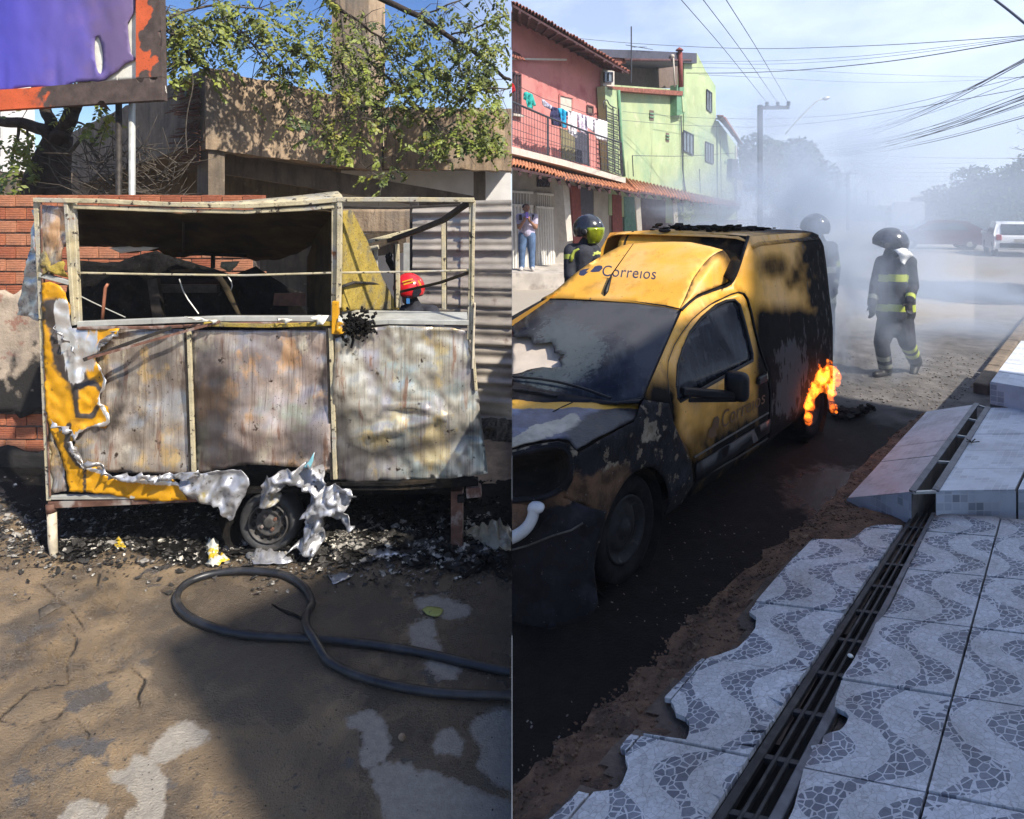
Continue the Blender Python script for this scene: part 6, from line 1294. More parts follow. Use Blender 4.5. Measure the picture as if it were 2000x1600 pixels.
# ------------------------------------------------------------------ flame at the rear wheel
def flame():
    m = bpy.data.materials.new('flame'); m.use_nodes = True; t = m.node_tree; N = t.nodes; L = t.links; N.clear(); out = N.new('ShaderNodeOutputMaterial'); v = N.new('ShaderNodeVolumePrincipled'); L.new(v.outputs[0], out.inputs['Volume']); v.inputs['Density'].default_value = 0
    tcn = N.new('ShaderNodeTexCoord'); mpn = N.new('ShaderNodeMapping'); mpn.inputs['Scale'].default_value = (1, 1, .55); L.new(tcn.outputs['Object'], mpn.inputs[0]); nz_ = N.new('ShaderNodeTexNoise'); nz_.inputs['Scale'].default_value = 20; nz_.inputs['Detail'].default_value = 4; nz_.inputs['Distortion'].default_value = 1.6; L.new(mpn.outputs[0], nz_.inputs['Vector'])
    rp = N.new('ShaderNodeValToRGB'); e = rp.color_ramp.elements; e[0].position = .35; e[0].color = (1, .075, .002, 1); e[1].position = .70; e[1].color = (1, .24, .02, 1); L.new(nz_.outputs['Fac'], rp.inputs[0]); L.new(rp.outputs[0], v.inputs['Emission Color'])
    mr_ = N.new('ShaderNodeMapRange'); mr_.inputs[1].default_value = .42; mr_.inputs[2].default_value = .60; mr_.inputs[4].default_value = 15; L.new(nz_.outputs['Fac'], mr_.inputs[0]); L.new(mr_.outputs[0], v.inputs['Emission Strength'])
    c = V3(2.95, -.06, .4); th = thing('flame', 'bright orange flame licking round the rear wheel of the van', 'fire', c); D = VN
    base = V3(0, -.05, 0)
    def fp(px, py, o=0.0): return PP(px, py, base-VN*o, VN)
    TG = [([(1578, 826), (1580, 808), (1579, 790), (1586, 772), (1594, 755), (1602, 742), (1612, 733)], 7, 11), ([(1602, 742), (1610, 730), (1620, 722), (1630, 726), (1637, 738), (1634, 752), (1622, 760)], 14, 5), ([(1612, 735), (1620, 750), (1622, 770), (1624, 786), (1626, 804)], 9, 5), ([(1614, 728), (1617, 715), (1616, 702)], 6, 2), ([(1620, 722), (1626, 712), (1622, 704)], 4, 1), ([(1632, 806), (1635, 798), (1632, 790)], 3, 1.5), ([(1598, 756), (1606, 748), (1616, 745), (1624, 752)], 12, 8), ([(1590, 770), (1604, 760), (1618, 768)], 7, 4), ([(1637, 724), (1640, 731)], 2, 1)]
    rr_ = random.Random(4)
    for k in range(26):
        b_ = rr_.choice([(1580, 790), (1590, 766), (1602, 745), (1615, 735), (1628, 745), (1624, 770), (1634, 735), (1626, 790), (1580, 812)]); h_ = rr_.uniform(12, 34); dx = rr_.uniform(-5, 9)
        TG.append(([(b_[0]+rr_.uniform(-6, 6), b_[1]+rr_.uniform(-4, 8)), (b_[0]+dx*.4, b_[1]-h_*.4), (b_[0]+dx*.3+rr_.uniform(-4, 4), b_[1]-h_*.75), (b_[0]+dx, b_[1]-h_)], rr_.uniform(4, 8), .8))
    for k, (pl, r0, r1) in enumerate(TG):
        q = rnd(pl, 2, False); n = len(q); pts = [fp(x+n3(i*.5, k)*3, y, .03*math.sin(i*.7+k)) for i, (x, y) in enumerate(q)]; sc = pts[0].y/F
        mb = MB(); mb.tube(pts, [max(.3, (r0+(r1-r0)*i/(n-1))*(1+.45*n3(i*.8, k*3)))*sc*.95*(.35 if i in (0, n-1) else 1) for i in range(n)], 9); mb.build('tongue', m, th, True)
flame()
# ------------------------------------------------------------------ houses along the left side of the street
HO = Vector((0, 17.0, 0)); HPH = math.radians(35); HD = Vector((math.sin(HPH), math.cos(HPH), 0)); HN = Vector((math.cos(HPH), -math.sin(HPH), 0))   # HN points at the street
def H(px, py, off=0.0): return PP(px, py, HO+HN*off, HN)
m_pink = M('pink_render', (.52, .21, .19, 1), .9, var=.08, vscale=1.2, layers=[((.36, .1, .1, 1), ('n', 1.3, .52, .72)), ((.52, .24, .2, 1), ('n', 3, .62, .78))])
m_green = M('pale_green_render', (.36, .43, .24, 1), .9, var=.08, vscale=.9, layers=[((.25, .36, .23, 1), ('n', .8, .5, .72)), ((.45, .47, .30, 1), ('n', 1.7, .56, .74)), ((.2, .26, .14, 1), ('n', 4, .62, .76, (2, 2, .5)))])
m_green2 = M('dark_green_trim', (.13, .26, .16, 1), .9, var=.12)  # darker green for chimney box, vent bars and drain pipe
m_tile_r = M('roof_tile_brown', (.24, .085, .06, 1), .9, var=.3, vscale=9)
m_tile_o = M('roof_tile_orange', (.42, .17, .085, 1), .9, var=.35, vscale=7, layers=[((.14, .07, .05, 1), ('n', 4, .56, .7))])
m_wood = M('dark_soffit_wood', (.1, .05, .055, 1), .9, var=.25)
m_ivory = M('ivory_band', (.5, .46, .4, 1), .85, var=.08)
m_grill = M('dark_grille', (.05, .055, .07, 1), .6, .2, var=.2)
m_win = M('dark_window', (.035, .03, .04, 1), .25, spec=.6, var=.2)
m_pane = M('grey_blue_pane', (.14, .17, .2, 1), .2, spec=.6, var=.15)
m_gate = M('white_painted_gate', (.66, .64, .6, 1), .6, var=.06)
m_tilewall = M('beige_tiled_wall', (.36, .33, .29, 1), .7, var=.1, vscale=2)
m_olive = M('olive_door', (.19, .17, .1, 1), .7, var=.12)
m_navy = M('slate_door', (.06, .06, .085, 1), .6, var=.12)
m_red = M('dull_red_paint', (.22, .05, .045, 1), .8, var=.15)
m_teal = M('sea_green_door', (.08, .2, .16, 1), .7, var=.15)
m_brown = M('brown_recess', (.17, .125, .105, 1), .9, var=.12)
m_pave = M('raised_path_concrete', (.44, .40, .36, 1), .9, var=.15, vscale=2, layers=[((.25, .22, .2, 1), ('n', 3, .52, .7))])
def pl(nm, poly, off, th, m, par): mb = MB(); mb.prism([H(x, y, off) for x, y in poly], -HN*th); return mb.build(nm, m, par)
def win(par, x0, y0, x1, y1, off, m=m_pane, fr=m_win, dy=0.0, n=2, nm='window'):
    # frame with mullions and panes, proud of the wall; dy is the slope of the sill in pixels
    def q(u, v): return (x0+(x1-x0)*u, y0+(y1-y0)*v+dy*u)
    f = MB(); P_ = lambda u, v: H(*q(u, v), off+.03); w = .05
    for a, b in (((0, 0), (1, 0)), ((0, 1), (1, 1)), ((0, 0), (0, 1)), ((1, 0), (1, 1))): f.beam(P_(*a), P_(*b), w, w)
    fo = f.build(nm, fr, par); g = MB(); g.prism([H(*q(u, v), off+.015) for u, v in ((0, 0), (1, 0), (1, 1), (0, 1))], -HN*.01); g.build('pane', m, fo)
    for k in range(1, n): g = MB(); g.beam(P_(k/n, 0), P_(k/n, 1), .04, .04); g.build('mullion', fr, fo)
    return fo
def eave(par, upper, lower, off_u, off_l, m, nm='roof_tile', step=7.5, msof=None, rad=.085):
    # a strip of barrel tiles running from the upper line down to the eave line
    def along(pl_, f):
        L_ = [0]
        for a, b in zip(pl_, pl_[1:]): L_.append(L_[-1]+math.hypot(b[0]-a[0], b[1]-a[1]))
        d = f*L_[-1]
        for k in range(len(pl_)-1):
            if d <= L_[k+1]+1e-6: u = (d-L_[k])/(L_[k+1]-L_[k]); return (pl_[k][0]+(pl_[k+1][0]-pl_[k][0])*u, pl_[k][1]+(pl_[k+1][1]-pl_[k][1])*u)
        return pl_[-1]
    tot = math.hypot(lower[-1][0]-lower[0][0], lower[-1][1]-lower[0][1]); n = int(tot/step)
    for k in range(n+1):
        a = H(*along(upper, k/n), off_u); b = H(*along(lower, k/n), off_l); mb = MB(); d = (b-a); up = HD.cross(d).normalized(); up = up if up.z > 0 else -up; vs = []
        for j, p in enumerate((a, a+d*.5, b+Vector((0, 0, R.uniform(-.02, .02))))):
            r_ = rad*(1-.1*j)
            for i in range(7): an = math.pi*i/6; vs.append(p+HD*math.cos(an)*r_+up*math.sin(an)*r_)
        mb.add(vs, [(j*7+i, j*7+i+1, (j+1)*7+i+1, (j+1)*7+i) for j in range(2) for i in range(6)]); o = mb.build(nm, m, par, True); solid(o, .02, -1)
    if msof:
        mb = MB(); e = Vector((0, 0, -.05)); mb.add([H(*along(upper, 0), off_u)+e, H(*along(upper, 1), off_u)+e, H(*along(lower, 1), off_l)+e, H(*along(lower, 0), off_l)+e], [(0, 1, 2, 3)]); o = mb.build('soffit', msof, par); solid(o, .05, -1)
        for k in range(0, n+1, 3): a = H(*along(upper, k/n), off_u)+e*2.2; b = H(*along(lower, k/n), off_l)+e*2.2; mb = MB(); mb.beam(a, b, .07, .09); mb.build('rafter', msof, par)

def pink_house():
    t = thing('pink_house', 'pink two storey house with a grille balcony and a row of shops below', 'house', H(1090, 470))
    pl('wall', [(995, 20), (1100, 90), (1177, 135), (1188, 336), (995, 292)], 0, .3, m_pink, t)
    eave(t, [(1001, 34), (1046, 52), (1100, 84), (1180, 128)], [(996, 6), (1045, 30), (1090, 56), (1130, 80), (1170, 104), (1228, 142)], .0, 1.05, m_tile_r, step=7, msof=m_wood, rad=.12)
    mb = MB(); e = Vector((0, 0, .08)); mb.add([H(1177, 135, 0)+e, H(1177, 135, 0)-HN*6+Vector((0, 0, 2.0)), H(996, 22, 0)-HN*6+Vector((0, 0, 2.0)), H(996, 22, 0)+e], [(0, 1, 2, 3)]); solid(mb.build('roof', m_tile_r, t), .08)
    eave(t, [(1002, 104), (1012, 108)], [(1000, 114), (1024, 119)], .02, .45, m_tile_r, step=6, rad=.06)
    win(t, 1000, 142, 1017, 222, .0, m_win, m_wood, 4, 3); mb = MB(); mb.beam(H(1000, 224, .06), H(1020, 227, .06), .12, .06); mb.build('sill', m_ivory, t)
    win(t, 1093, 185, 1118, 224, .0, m_ivory, m_pink, 6, 1, 'opening'); win(t, 1147, 206, 1158, 220, .0, m_brown, m_wood, 3, 1)
    pl('door', [(1095, 250), (1122, 258), (1124, 316), (1098, 310)], .03, .04, m_olive, t); pl('door', [(1123, 256), (1150, 262), (1152, 322), (1124, 316)], .035, .04, m_navy, t)
    mb = MB(); mb.beam(H(1000, 115, .05), H(1106, 117, .3), .05, .05); mb.build('awning_arm', m_ivory, t)
    # balcony
    b0 = [(995, 285), (1100, 312), (1222, 348)]; o_ = 1.15
    mb = MB(); vs = []
    A = [H(x, y, o_) for x, y in b0]; Bk = [p-HN*o_ for p in A]; mb.add(A+Bk+[p-Vector((0, 0, .17)) for p in A]+[p-Vector((0, 0, .17)) for p in Bk], [(0, 1, 4, 3), (1, 2, 5, 4), (0, 6, 7, 1), (1, 7, 8, 2), (6, 9, 10, 7), (7, 10, 11, 8), (2, 8, 11, 5)]); mb.build('balcony', m_ivory, t)
    top = [(995, 197), (1070, 229), (1148, 258), (1213, 279)]; bot = [(995, 283), (1070, 304), (1150, 325), (1216, 345)]
    mb = MB(); mb.tube([H(x, y, o_-.03) for x, y in top], .028, 6); mb.build('handrail', m_grill, t)
    for a, b in zip(top[1:], bot[1:]): mb = MB(); mb.beam(H(*a, o_-.03), H(*b, o_-.03), .055, .055); mb.build('railing_post', m_grill, t)
    mb = MB()
    def lp(pl_, f): x = 995+218*f; return (x, interp(pl_, x))
    for k in range(1, 40): mb.beam(H(*lp(top, k/40), o_-.03), H(*lp(bot, k/40), o_-.03), .011, .011)
    for v in (.2, .4, .6, .8, .97):
        q = [(a[0]*(1-v)+b[0]*v, a[1]*(1-v)+b[1]*v) for a, b in zip(top, bot)]
        for a, b in zip(q, q[1:]): mb.beam(H(*a, o_-.03), H(*b, o_-.03), .011, .011)
    kind(mb.build('mesh_grille', m_grill, t), 'stuff')
    # shops underneath
    g = lambda x, y: (x, y)
    pl('shop_wall', [(994, 300), (1187, 348), (1190, 470), (1190, 500), (994, 530)], -.02, .25, m_tilewall, t)
    for k, (x0, y0, x1, y1, dx) in enumerate(((994, 374, 1040, 527, 3), (1047, 378, 1080, 522, 4))):
        f = pl('gate', [(x0, y0+26), (x1, y0+29), (x1+dx, y1-2), (x0+dx*.6, y1)], .03, .04, m_gate, t)
        n = 7
        for i in range(n): mb = MB(); u = (i+.5)/n; mb.beam(H(x0+(x1-x0)*u, y0+27+3*u, .05), H(x0+(x1-x0)*u+dx*.8, y1-1-2*u, .05), .03, .025); mb.build('gate_rib', m_gate, f)
        mb = MB(); mb.beam(H(x0, y0, .04), H(x1, y0+3, .04), .06, .06); mb.beam(H(x0, y0+26, .04), H(x1, y0+29, .04), .06, .06); mb.build('gate_frame', m_gate, t)
        for i in range(1, 8): mb = MB(); u = i/8; mb.beam(H(x0+(x1-x0)*u, y0+3*u, .04), H(x0+(x1-x0)*u, y0+26+3*u, .04), .02, .02); mb.build('gate_bar', m_gate, t)
    pl('dark_opening', [(1050, 346), (1074, 350), (1074, 366), (1050, 365)], .02, .03, m_win, t)
    for pts, m in (([(1115, 362), (1133, 365), (1138, 480), (1122, 482)], m_red), ([(1133, 366), (1158, 370), (1160, 470), (1137, 478)], m_navy), ([(1160, 372), (1186, 375), (1188, 470), (1160, 474)], m_tilewall)): pl('shop_door', pts, .04, .06, m, t)
    mb = MB(); mb.prism([H(1099, 362, 1.1), H(1110, 362, 1.1), H(1119, 470, 1.1), H(1108, 472, 1.1)], -HN*.28); mb.build('pillar', m_ivory, t)
    # tiled lean-to over the pavement
    eave(t, [(996, 306), (1100, 335), (1225, 358)], [(996, 326), (1060, 338), (1110, 354), (1180, 366), (1250, 378)], .1, 1.9, m_tile_o, step=6.5, msof=m_wood, rad=.11)
    return t
pink_house()
def green_house():
    t = thing('green_house', 'tall pale green house with a roof terrace and a red flue', 'house', H(1310, 440))
    pl('wall', [(1189, 165), (1338, 176), (1338, 440), (1189, 420)], .0, .3, m_green, t)
    pl('wall', [(1336, 118), (1361, 103), (1378, 138), (1398, 168), (1400, 430), (1336, 440)], .06, .3, m_green, t)
    pl('wall', [(1402, 236), (1438, 284), (1438, 430), (1402, 430)], .03, .3, m_green, t)
    pl('side_bay', [(1181, 168), (1207, 176), (1216, 345), (1190, 336)], .35, .3, m_green, t)
    pl('terrace_back', [(1172, 112), (1338, 112), (1338, 172), (1172, 170)], -1.6, .2, m_brown, t)
    pl('terrace_floor_edge', [(1186, 168), (1240, 172), (1334, 178), (1334, 187), (1240, 180), (1186, 175)], .35, .8, m_tile_r, t)
    pl('terrace_roof', [(1172, 96), (1262, 99), (1361, 104), (1361, 124), (1262, 117), (1172, 110)], .3, 2.2, m_navy, t)
    mb = MB(); mb.tube([H(1220, 117, .3), H(1350, 118, .3)], .055, 8); mb.build('gutter_pipe', m_wood, t, True)
    mb = MB(); mb.tube([H(1330, 170, .4), H(1328, 98, .4)], .1, 12); mb.lathe([(.17, 0), (.15, .05), (.02, .14)], H(1327, 99, .4), (0, 0, 1), 12); mb.build('red_flue', m_red, t, True)
    mb = MB(); mb.tube([H(1318, 170, .4), H(1315, 112, .4)], .035, 8); mb.ell(H(1313, 110, .4), (.1, .1, .09), 10, 6); mb.build('lamp_globe', m_ivory, t, True)
    pl('small_cabin', [(1178, 138), (1200, 138), (1200, 170), (1178, 168)], .1, .3, m_ivory, t); win(t, 1180, 142, 1196, 160, .12, m_pane, m_win, 0, 2); pl('cabin_roof', [(1182, 105), (1216, 108), (1224, 124), (1205, 124), (1185, 120)], .2, .5, m_tile_r, t)
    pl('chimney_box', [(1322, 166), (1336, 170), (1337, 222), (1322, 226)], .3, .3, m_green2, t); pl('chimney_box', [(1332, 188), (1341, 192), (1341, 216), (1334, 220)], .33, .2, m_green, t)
    for a in ((1380.5, 175, 1390, 213, 7, 2), (1335, 255, 1354, 294, 9, 3), (1378, 277, 1393, 314, 6, 3)): win(t, a[0], a[1], a[2], a[3], .07, m_pane, m_win, a[4], a[5])
    for x0, y0, x1, y1 in ((1269, 215, 1277, 235), (1301, 259, 1307, 277), (1415, 312, 1420, 322)):
        f = MB(); f.prism([H(x0, y0, .02), H(x1, y0+1, .02), H(x1, y1+1, .02), H(x0, y1, .02)], -HN*.01); v = f.build('vent_block', m_brown, t)
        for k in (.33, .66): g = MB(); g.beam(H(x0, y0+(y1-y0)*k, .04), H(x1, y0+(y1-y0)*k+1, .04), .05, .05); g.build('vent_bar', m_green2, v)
    # grille ladder over the side bay
    mb = MB()
    for k in range(13): v = k/12; mb.tube([H(1184+3*v, 218+112*v, .42), H(1208+5*v, 226+116*v, .42)], .02, 5)
    for x0, x1 in ((1184, 1187), (1197, 1200), (1208, 1213)): mb.tube([H(x0, 205+(x0-1184)*.3, .42), H(x1, 330+(x1-1187)*.4, .42)], .024, 5)
    mb.tube([H(x, y, .42) for x, y in rnd([(1180, 212), (1178, 198), (1186, 194), (1190, 206), (1204, 212)], 2, False)], .02, 5); kind(mb.build('iron_grille', m_grill, t), 'stuff')
    mb = MB(); mb.tube([H(1208, 176, .4), H(1213, 270, .4), H(1219, 345, .4)], .06, 8); mb.build('drain_pipe', m_green2, t, True)
    mb = MB(); mb.tube([H(1330, 226, .08), H(1333, 330, .08), H(1339, 375, .08)], .03, 6); mb.build('drain_pipe', m_grill, t, True)
    # gable lean-to and air conditioner
    eave(t, [(1400, 228), (1414, 230)], [(1412, 228), (1420, 240), (1433, 262), (1448, 282)], .0, .7, m_tile_r, step=6, msof=m_wood, rad=.1)
    o = pl('air_conditioner', [(1430, 310), (1441, 312), (1440, 348), (1429, 344)], .3, .3, m_navy, t)
    mb = MB(); mb.tube([H(1438, 285, .1), H(1438, 400, .1)], .05, 8); mb.build('drain_pipe', m_ivory, t, True); pl('meter_box', [(1440, 352), (1452, 352), (1451, 374), (1440, 372)], .25, .2, m_ivory, t)
    # rebar stubs and wall plants
    for x, y0, y1 in ((1235, 304, 345), (1366, 330, 377), (1407, 275, 388)): mb = MB(); mb.tube([H(x, y0, .2), H(x+2, y1, .2)], .02, 5); mb.build('rod', m_grill, t)
    # shops below
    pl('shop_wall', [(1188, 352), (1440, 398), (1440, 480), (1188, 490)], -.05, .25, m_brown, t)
    for pts, m in (([(1196, 380), (1214, 382), (1216, 470), (1198, 474)], m_red), ([(1219, 384), (1246, 386), (1248, 466), (1221, 470)], m_teal), ([(1252, 387), (1300, 392), (1300, 462), (1254, 466)], m_wood), ([(1318, 394), (1360, 398), (1360, 458), (1318, 462)], m_navy)): pl('shop_door', pts, .02, .05, m, t)
    for x in (1244, 1316): mb = MB(); mb.beam(H(x, 380, 1.4), H(x+6, 470, 1.4), .16, .16); mb.build('post', m_ivory, t)
    eave(t, [(1222, 352), (1300, 368), (1370, 384), (1446, 396)], [(1245, 374), (1300, 385), (1360, 396), (1442, 404)], .1, 1.9, m_tile_o, step=6, msof=m_wood, rad=.11)
    return t
green_house()
# plants in pots on the green lean-to
mb = MB()
for k in range(260):
    p = H(R.gauss(1410, 12), R.gauss(382, 7), .5+R.uniform(-.2, .2)); d = Vector((R.uniform(-1, 1), R.uniform(-1, 1), R.uniform(-.2, 1)))*.09; mb.add([p, p+d+Vector((.03, 0, 0)), p+d*1.5], [(0, 1, 2)])
for k in range(200):
    p = H(R.gauss(1340, 9), R.gauss(424, 7), 2.0+R.uniform(-.2, .2)); d = Vector((R.uniform(-1, 1), R.uniform(-1, 1), R.uniform(-.2, 1)))*.12; mb.add([p, p+d+Vector((.03, 0, 0)), p+d*1.5], [(0, 1, 2)])
tag(mb.build('creeper', m_leaf), 'thin green creeper against the foot of the pale green house', 'plant')
mb = MB(); a = H(1233, 163, .4); mb.tube([a, H(1233, 52, .4)], .025, 6)
for k, (x0, y0, x1, y1) in enumerate(((1222, 88, 1275, 97), (1234, 92, 1260, 92))): mb.tube([H(x0, y0, .4), H(x1, y1, .4)], .012, 5)
for x in (1240, 1250, 1262): mb.tube([H(x, 91, .2), H(x, 93, .7)], .01, 5)
tag(mb.build('antenna', m_grill), 'thin television aerial on the green house terrace', 'antenna')
# raised walk in front of the houses
def walk():
    e = [(985, 534), (1106, 535), (1230, 500), (1340, 470), (1440, 452)]; mb = MB(); f = [PG(x, y, .44-.05*i) for i, (x, y) in enumerate(e)]; bk = [H(x, 520, -.4) for x in (985, 1106, 1230, 1340, 1440)]
    for p, q in zip(bk, f): p.z = q.z
    n = len(f); lo = [Vector((p.x, p.y, -.05)) for p in f]; mb.add(f+bk+lo, [(i, i+1, n+i+1, n+i) for i in range(n-1)]+[(2*n+i, 2*n+i+1, i+1, i) for i in range(n-1)]); o = mb.build('raised_walk', m_pave); kind(o, 'structure')
walk()
# washing on the line
mb = MB(); ln = [H(x, y, .95) for x, y in ((996, 160), (1060, 192), (1120, 212), (1192, 238))]; mb.tube(ln, .008, 5); tag(mb.build('clothes_line', m_grill), 'thin clothes line strung along the pink house balcony', 'line')
def cloth(name, label, cat, colr, poly, seed, group=None, stripes=None, off=.97):
    m = M(name+'_cloth', colr, .9, var=.08, layers=[(stripes, ('n', 9, .5, .54, (3, 3, .2)))] if stripes else ())
    o = sheet(name, poly, lambda x, y: H(x, y, off+.05*math.sin(x*.8+seed)+.03*fbm(x*.2, y*.1, seed)), m, None, step=4, thick=.01); return tag(o, label, cat, group)
cloth('red_garment', 'red garment hanging at the left end of the balcony line', 'garment', (.6, .02, .03, 1), [(996, 160), (1003, 163), (1007, 178), (1002, 182), (996, 180)], 1)
cloth('teal_shirt', 'teal shirt hung on the balcony line above the railing', 'shirt', (.03, .36, .33, 1), [(1023, 181), (1028, 179), (1040, 184), (1044, 196), (1047, 206), (1042, 208), (1040, 204), (1041, 213), (1030, 209), (1027, 196), (1022, 194)], 2)
cloth('striped_shirt', 'dark sleeved striped shirt beside the blue ones on the line', 'shirt', (.2, .2, .3, 1), [(1058, 194), (1062, 195), (1068, 200), (1079, 208), (1078, 216), (1064, 209), (1060, 205)], 3, stripes=(.5, .48, .55, 1))
cloth('navy_shirt', 'navy shirt hanging next to the bright blue one', 'shirt', (.03, .03, .09, 1), [(1077, 208), (1088, 211), (1094, 222), (1097, 248), (1078, 244), (1074, 226)], 4)
cloth('blue_shirt', 'bright blue shirt hanging on the balcony line', 'shirt', (.02, .34, .6, 1), [(1089, 211), (1098, 212), (1109, 219), (1109, 226), (1106, 227), (1107, 250), (1098, 250), (1096, 232), (1091, 222)], 5)
for k, (x0, x1, yb, lb) in enumerate(((1109, 1127, 268, 'narrow white towel next to the bright blue shirt'), (1127, 1147, 262, 'second white cloth of the row with a lilac tint'), (1146, 1163, 258, 'third white cloth of the row with a dark fold'), (1161, 1186, 276, 'wide white sheet at the right end of the line'))):
    y0 = 212+(x0-1109)*.30; y1 = 212+(x1-1109)*.30; cloth('white_cloth', lb, 'cloth', (.78, .74, .78, 1) if k != 1 else (.72, .64, .76, 1), [(x0, y0+3), (x1, y1+3), (x1, yb+2), (x1-5, yb), (x0+7, yb-4), (x0+1, yb-9)], 6+k, 'white cloths on the balcony line')
# ------------------------------------------------------------------ corner building and trees that shade the near street (outside the picture)
t = thing('corner_house', 'plain cream corner house behind the camera that shades the pavement', 'house', (7.2, 1.2, 0)); a = Vector((3.55, -1.35, 0)); b = Vector((8.0, 2.95, 0)); d = (b-a).normalized(); n = Vector((d.y, -d.x, 0)); HB = 6.95
mb = MB(); mb.prism([v+Vector((0, 0, -.5)) for v in (a, b, b+n*4.5, a+n*4.5)], (0, 0, HB+.5)); mb.build('wall', m_ivory, t); e_ = a+d*3.5; mb = MB(); mb.prism([v+Vector((0, 0, HB-.01)) for v in (e_, b-d*.01, b-d*.01+n*4.4, e_+n*4.4)], (0, 0, 1.5)); mb.build('shade_block', m_ivory, t)  # the raised top block is unseen, added to shade the van's rear
mb = MB(); c = (a+b)/2; mb.beam(a+d*1.2-n*.03+Vector((0, 0, 1.05)), a+d*2.1-n*.03+Vector((0, 0, 1.05)), .06, 2.1); mb.build('door', m_olive, t)
for s in (.6, 3.0, 5.0):
    mb = MB(); mb.beam(a+d*s-n*.03+Vector((0, 0, 4.4)), a+d*(s+.8)-n*.03+Vector((0, 0, 4.4)), .06, 1.1); mb.build('window', m_win, t)
# ------------------------------------------------------------------ trees, poles, cables, traffic down the street
m_far = M('far_leaf', (.05, .085, .035, 1), .8, var=.4, vscale=.6, layers=[((.03, .05, .025, 1), ('n', .5, .5, .66))])
def tree(name, label, c, rx, ry, rz, n, leaf, trunk_r=.25, seed=1, group=None):
    r_ = random.Random(seed); t = thing(name, label, 'tree', (c.x, c.y, 0), group); mb = MB(); mb.tube([Vector((c.x, c.y, -.1)), Vector((c.x+.1, c.y, c.z*.5)), Vector((c.x, c.y, c.z))], [trunk_r, trunk_r*.8, trunk_r*.4], 10); mb.build('trunk', m_bark, t, True)
    cl = [(Vector((r_.uniform(-1, 1)*rx*.62, r_.uniform(-1, 1)*ry*.62, r_.uniform(-.7, .62)*rz)), r_.uniform(.28, .5)) for _ in range(26)]; mb = MB()
    for _ in range(n):
        o_, k = r_.choice(cl); d = Vector((r_.gauss(0, 1), r_.gauss(0, 1), r_.gauss(0, 1))).normalized()*r_.uniform(.72, 1.02); p = c+o_+Vector((d.x*rx*k, d.y*ry*k, d.z*rz*k*1.1))
        a = Vector((r_.uniform(-1, 1), r_.uniform(-1, 1), r_.uniform(-1, 1))).normalized()*leaf; b = Vector((r_.uniform(-1, 1), r_.uniform(-1, 1), r_.uniform(-1, 1))).normalized()*leaf*.7; mb.add([p-a*.5, p+b*.5, p+a*.5, p-b*.5], [(0, 1, 2, 3)])
    kind(mb.build('crown', m_far, t), 'stuff'); return t
tree('round_tree', 'big round leafy tree behind the utility pole, veiled by smoke', P(1540, 350, 46)+Vector((0, 0, .0)), 3.9, 3.4, 3.4, 9000, .42, .35, 1)
tree('street_tree', 'tall dense tree at the right of the far street', P(1945, 395, 52), 4.4, 4, 3.9, 9000, .45, .35, 2)
tree('street_tree', 'lower broad tree left of the tall dense tree', P(1850, 425, 58), 4.6, 4, 2.9, 8000, .45, .35, 3)
tree('distant_tree', 'small hazy tree closing the far end of the street', P(1725, 425, 110), 6, 5, 2.2, 3500, .6, .3, 4)
tree('distant_tree', 'hazy low tree behind the parked truck', P(1800, 432, 95), 6, 5, 2.4, 3500, .6, .3, 5)
# shading trees just outside the right edge
tree('roadside_tree', 'tall roadside tree whose shade falls across the street at right', Vector((15.6, 12.2, 4.4)), 2.9, 2.9, 2.2, 6500, .30, .2, 6)
def palm():
    t = thing('feathery_tree', 'fine feathery branch tips reaching in at the right edge', 'tree', (24.2, 27, 0)); mb = MB(); mb.tube([Vector((24.2, 27, -.1)), Vector((24.1, 27, 5.4))], [.15, .08], 8); mb.build('trunk', m_bark, t); mb = MB()
    for k in range(46):
        a = Vector((24.1, 27, 3.2+2.4*R.random())); d = Vector((R.uniform(-1, 1), R.uniform(-1, 1), R.uniform(-.1, .6))).normalized()*R.uniform(1.0, 2.0)
        for i in range(10): p = a+d*(.3+.7*i/10); s = Vector((R.uniform(-.4, .4), R.uniform(-.4, .4), R.uniform(-.3, .4)))*.6; mb.add([p, p+s+Vector((0, 0, .04)), p+s*1.1], [(0, 1, 2)])
        mb.tube([a, a+d], [.02, .008], 5)
    kind(mb.build('branches', m_twig, t), 'stuff')
palm()
m_pole = M('dark_pole', (.06, .065, .08, 1), .8, var=.15); m_polefar = M('concrete_pole', (.2, .2, .2, 1), .9, var=.1)
def pole(label, px, top, Y, r_, arm=None, m=m_pole, ins=(), nm='utility_pole', group=None):
    a = P(px, top, Y); t = thing(nm, label, 'pole', (a.x, Y, 0), group); mb = MB(); mb.beam(Vector((a.x, Y, -.1)), a, r_*2, r_*1.6, (0, 1, 0)); bevel(mb.build('shaft', m, t), r_*.3)
    if arm: mb = MB(); mb.beam(P(arm[0], arm[1], Y-.05), P(arm[2], arm[3], Y-.05), .12, .14); mb.build('cross_arm', m, t)
    for x, y in ins: mb = MB(); mb.lathe([(.0, .12), (.06, .1), (.09, .04), (.05, .0), (.1, -.05), (.04, -.08), (.03, -.16)], P(x, y, Y-.05), (0, 0, 1), 10); mb.build('insulator', m, t, True)
    return t
pole('dark square utility pole with one cross arm and three insulators', 1484.5, 205, 26, .10, (1481, 211, 1541, 210), ins=((1498, 204), (1519, 204), (1540, 203)))
pole('hazy utility pole with a wide cross arm in mid street', 1656, 336, 62, .14, (1639, 340, 1673, 339), m_polefar, ((1640, 336), (1661, 335), (1671, 334)))
pole('faint utility pole with a short cross arm far down the street', 1695, 372, 92, .13, (1684, 374, 1707, 374), m_polefar)
pole('faintest small pole beyond the others down the street', 1707, 390, 120, .12, (1700, 392, 1714, 392), m_polefar)
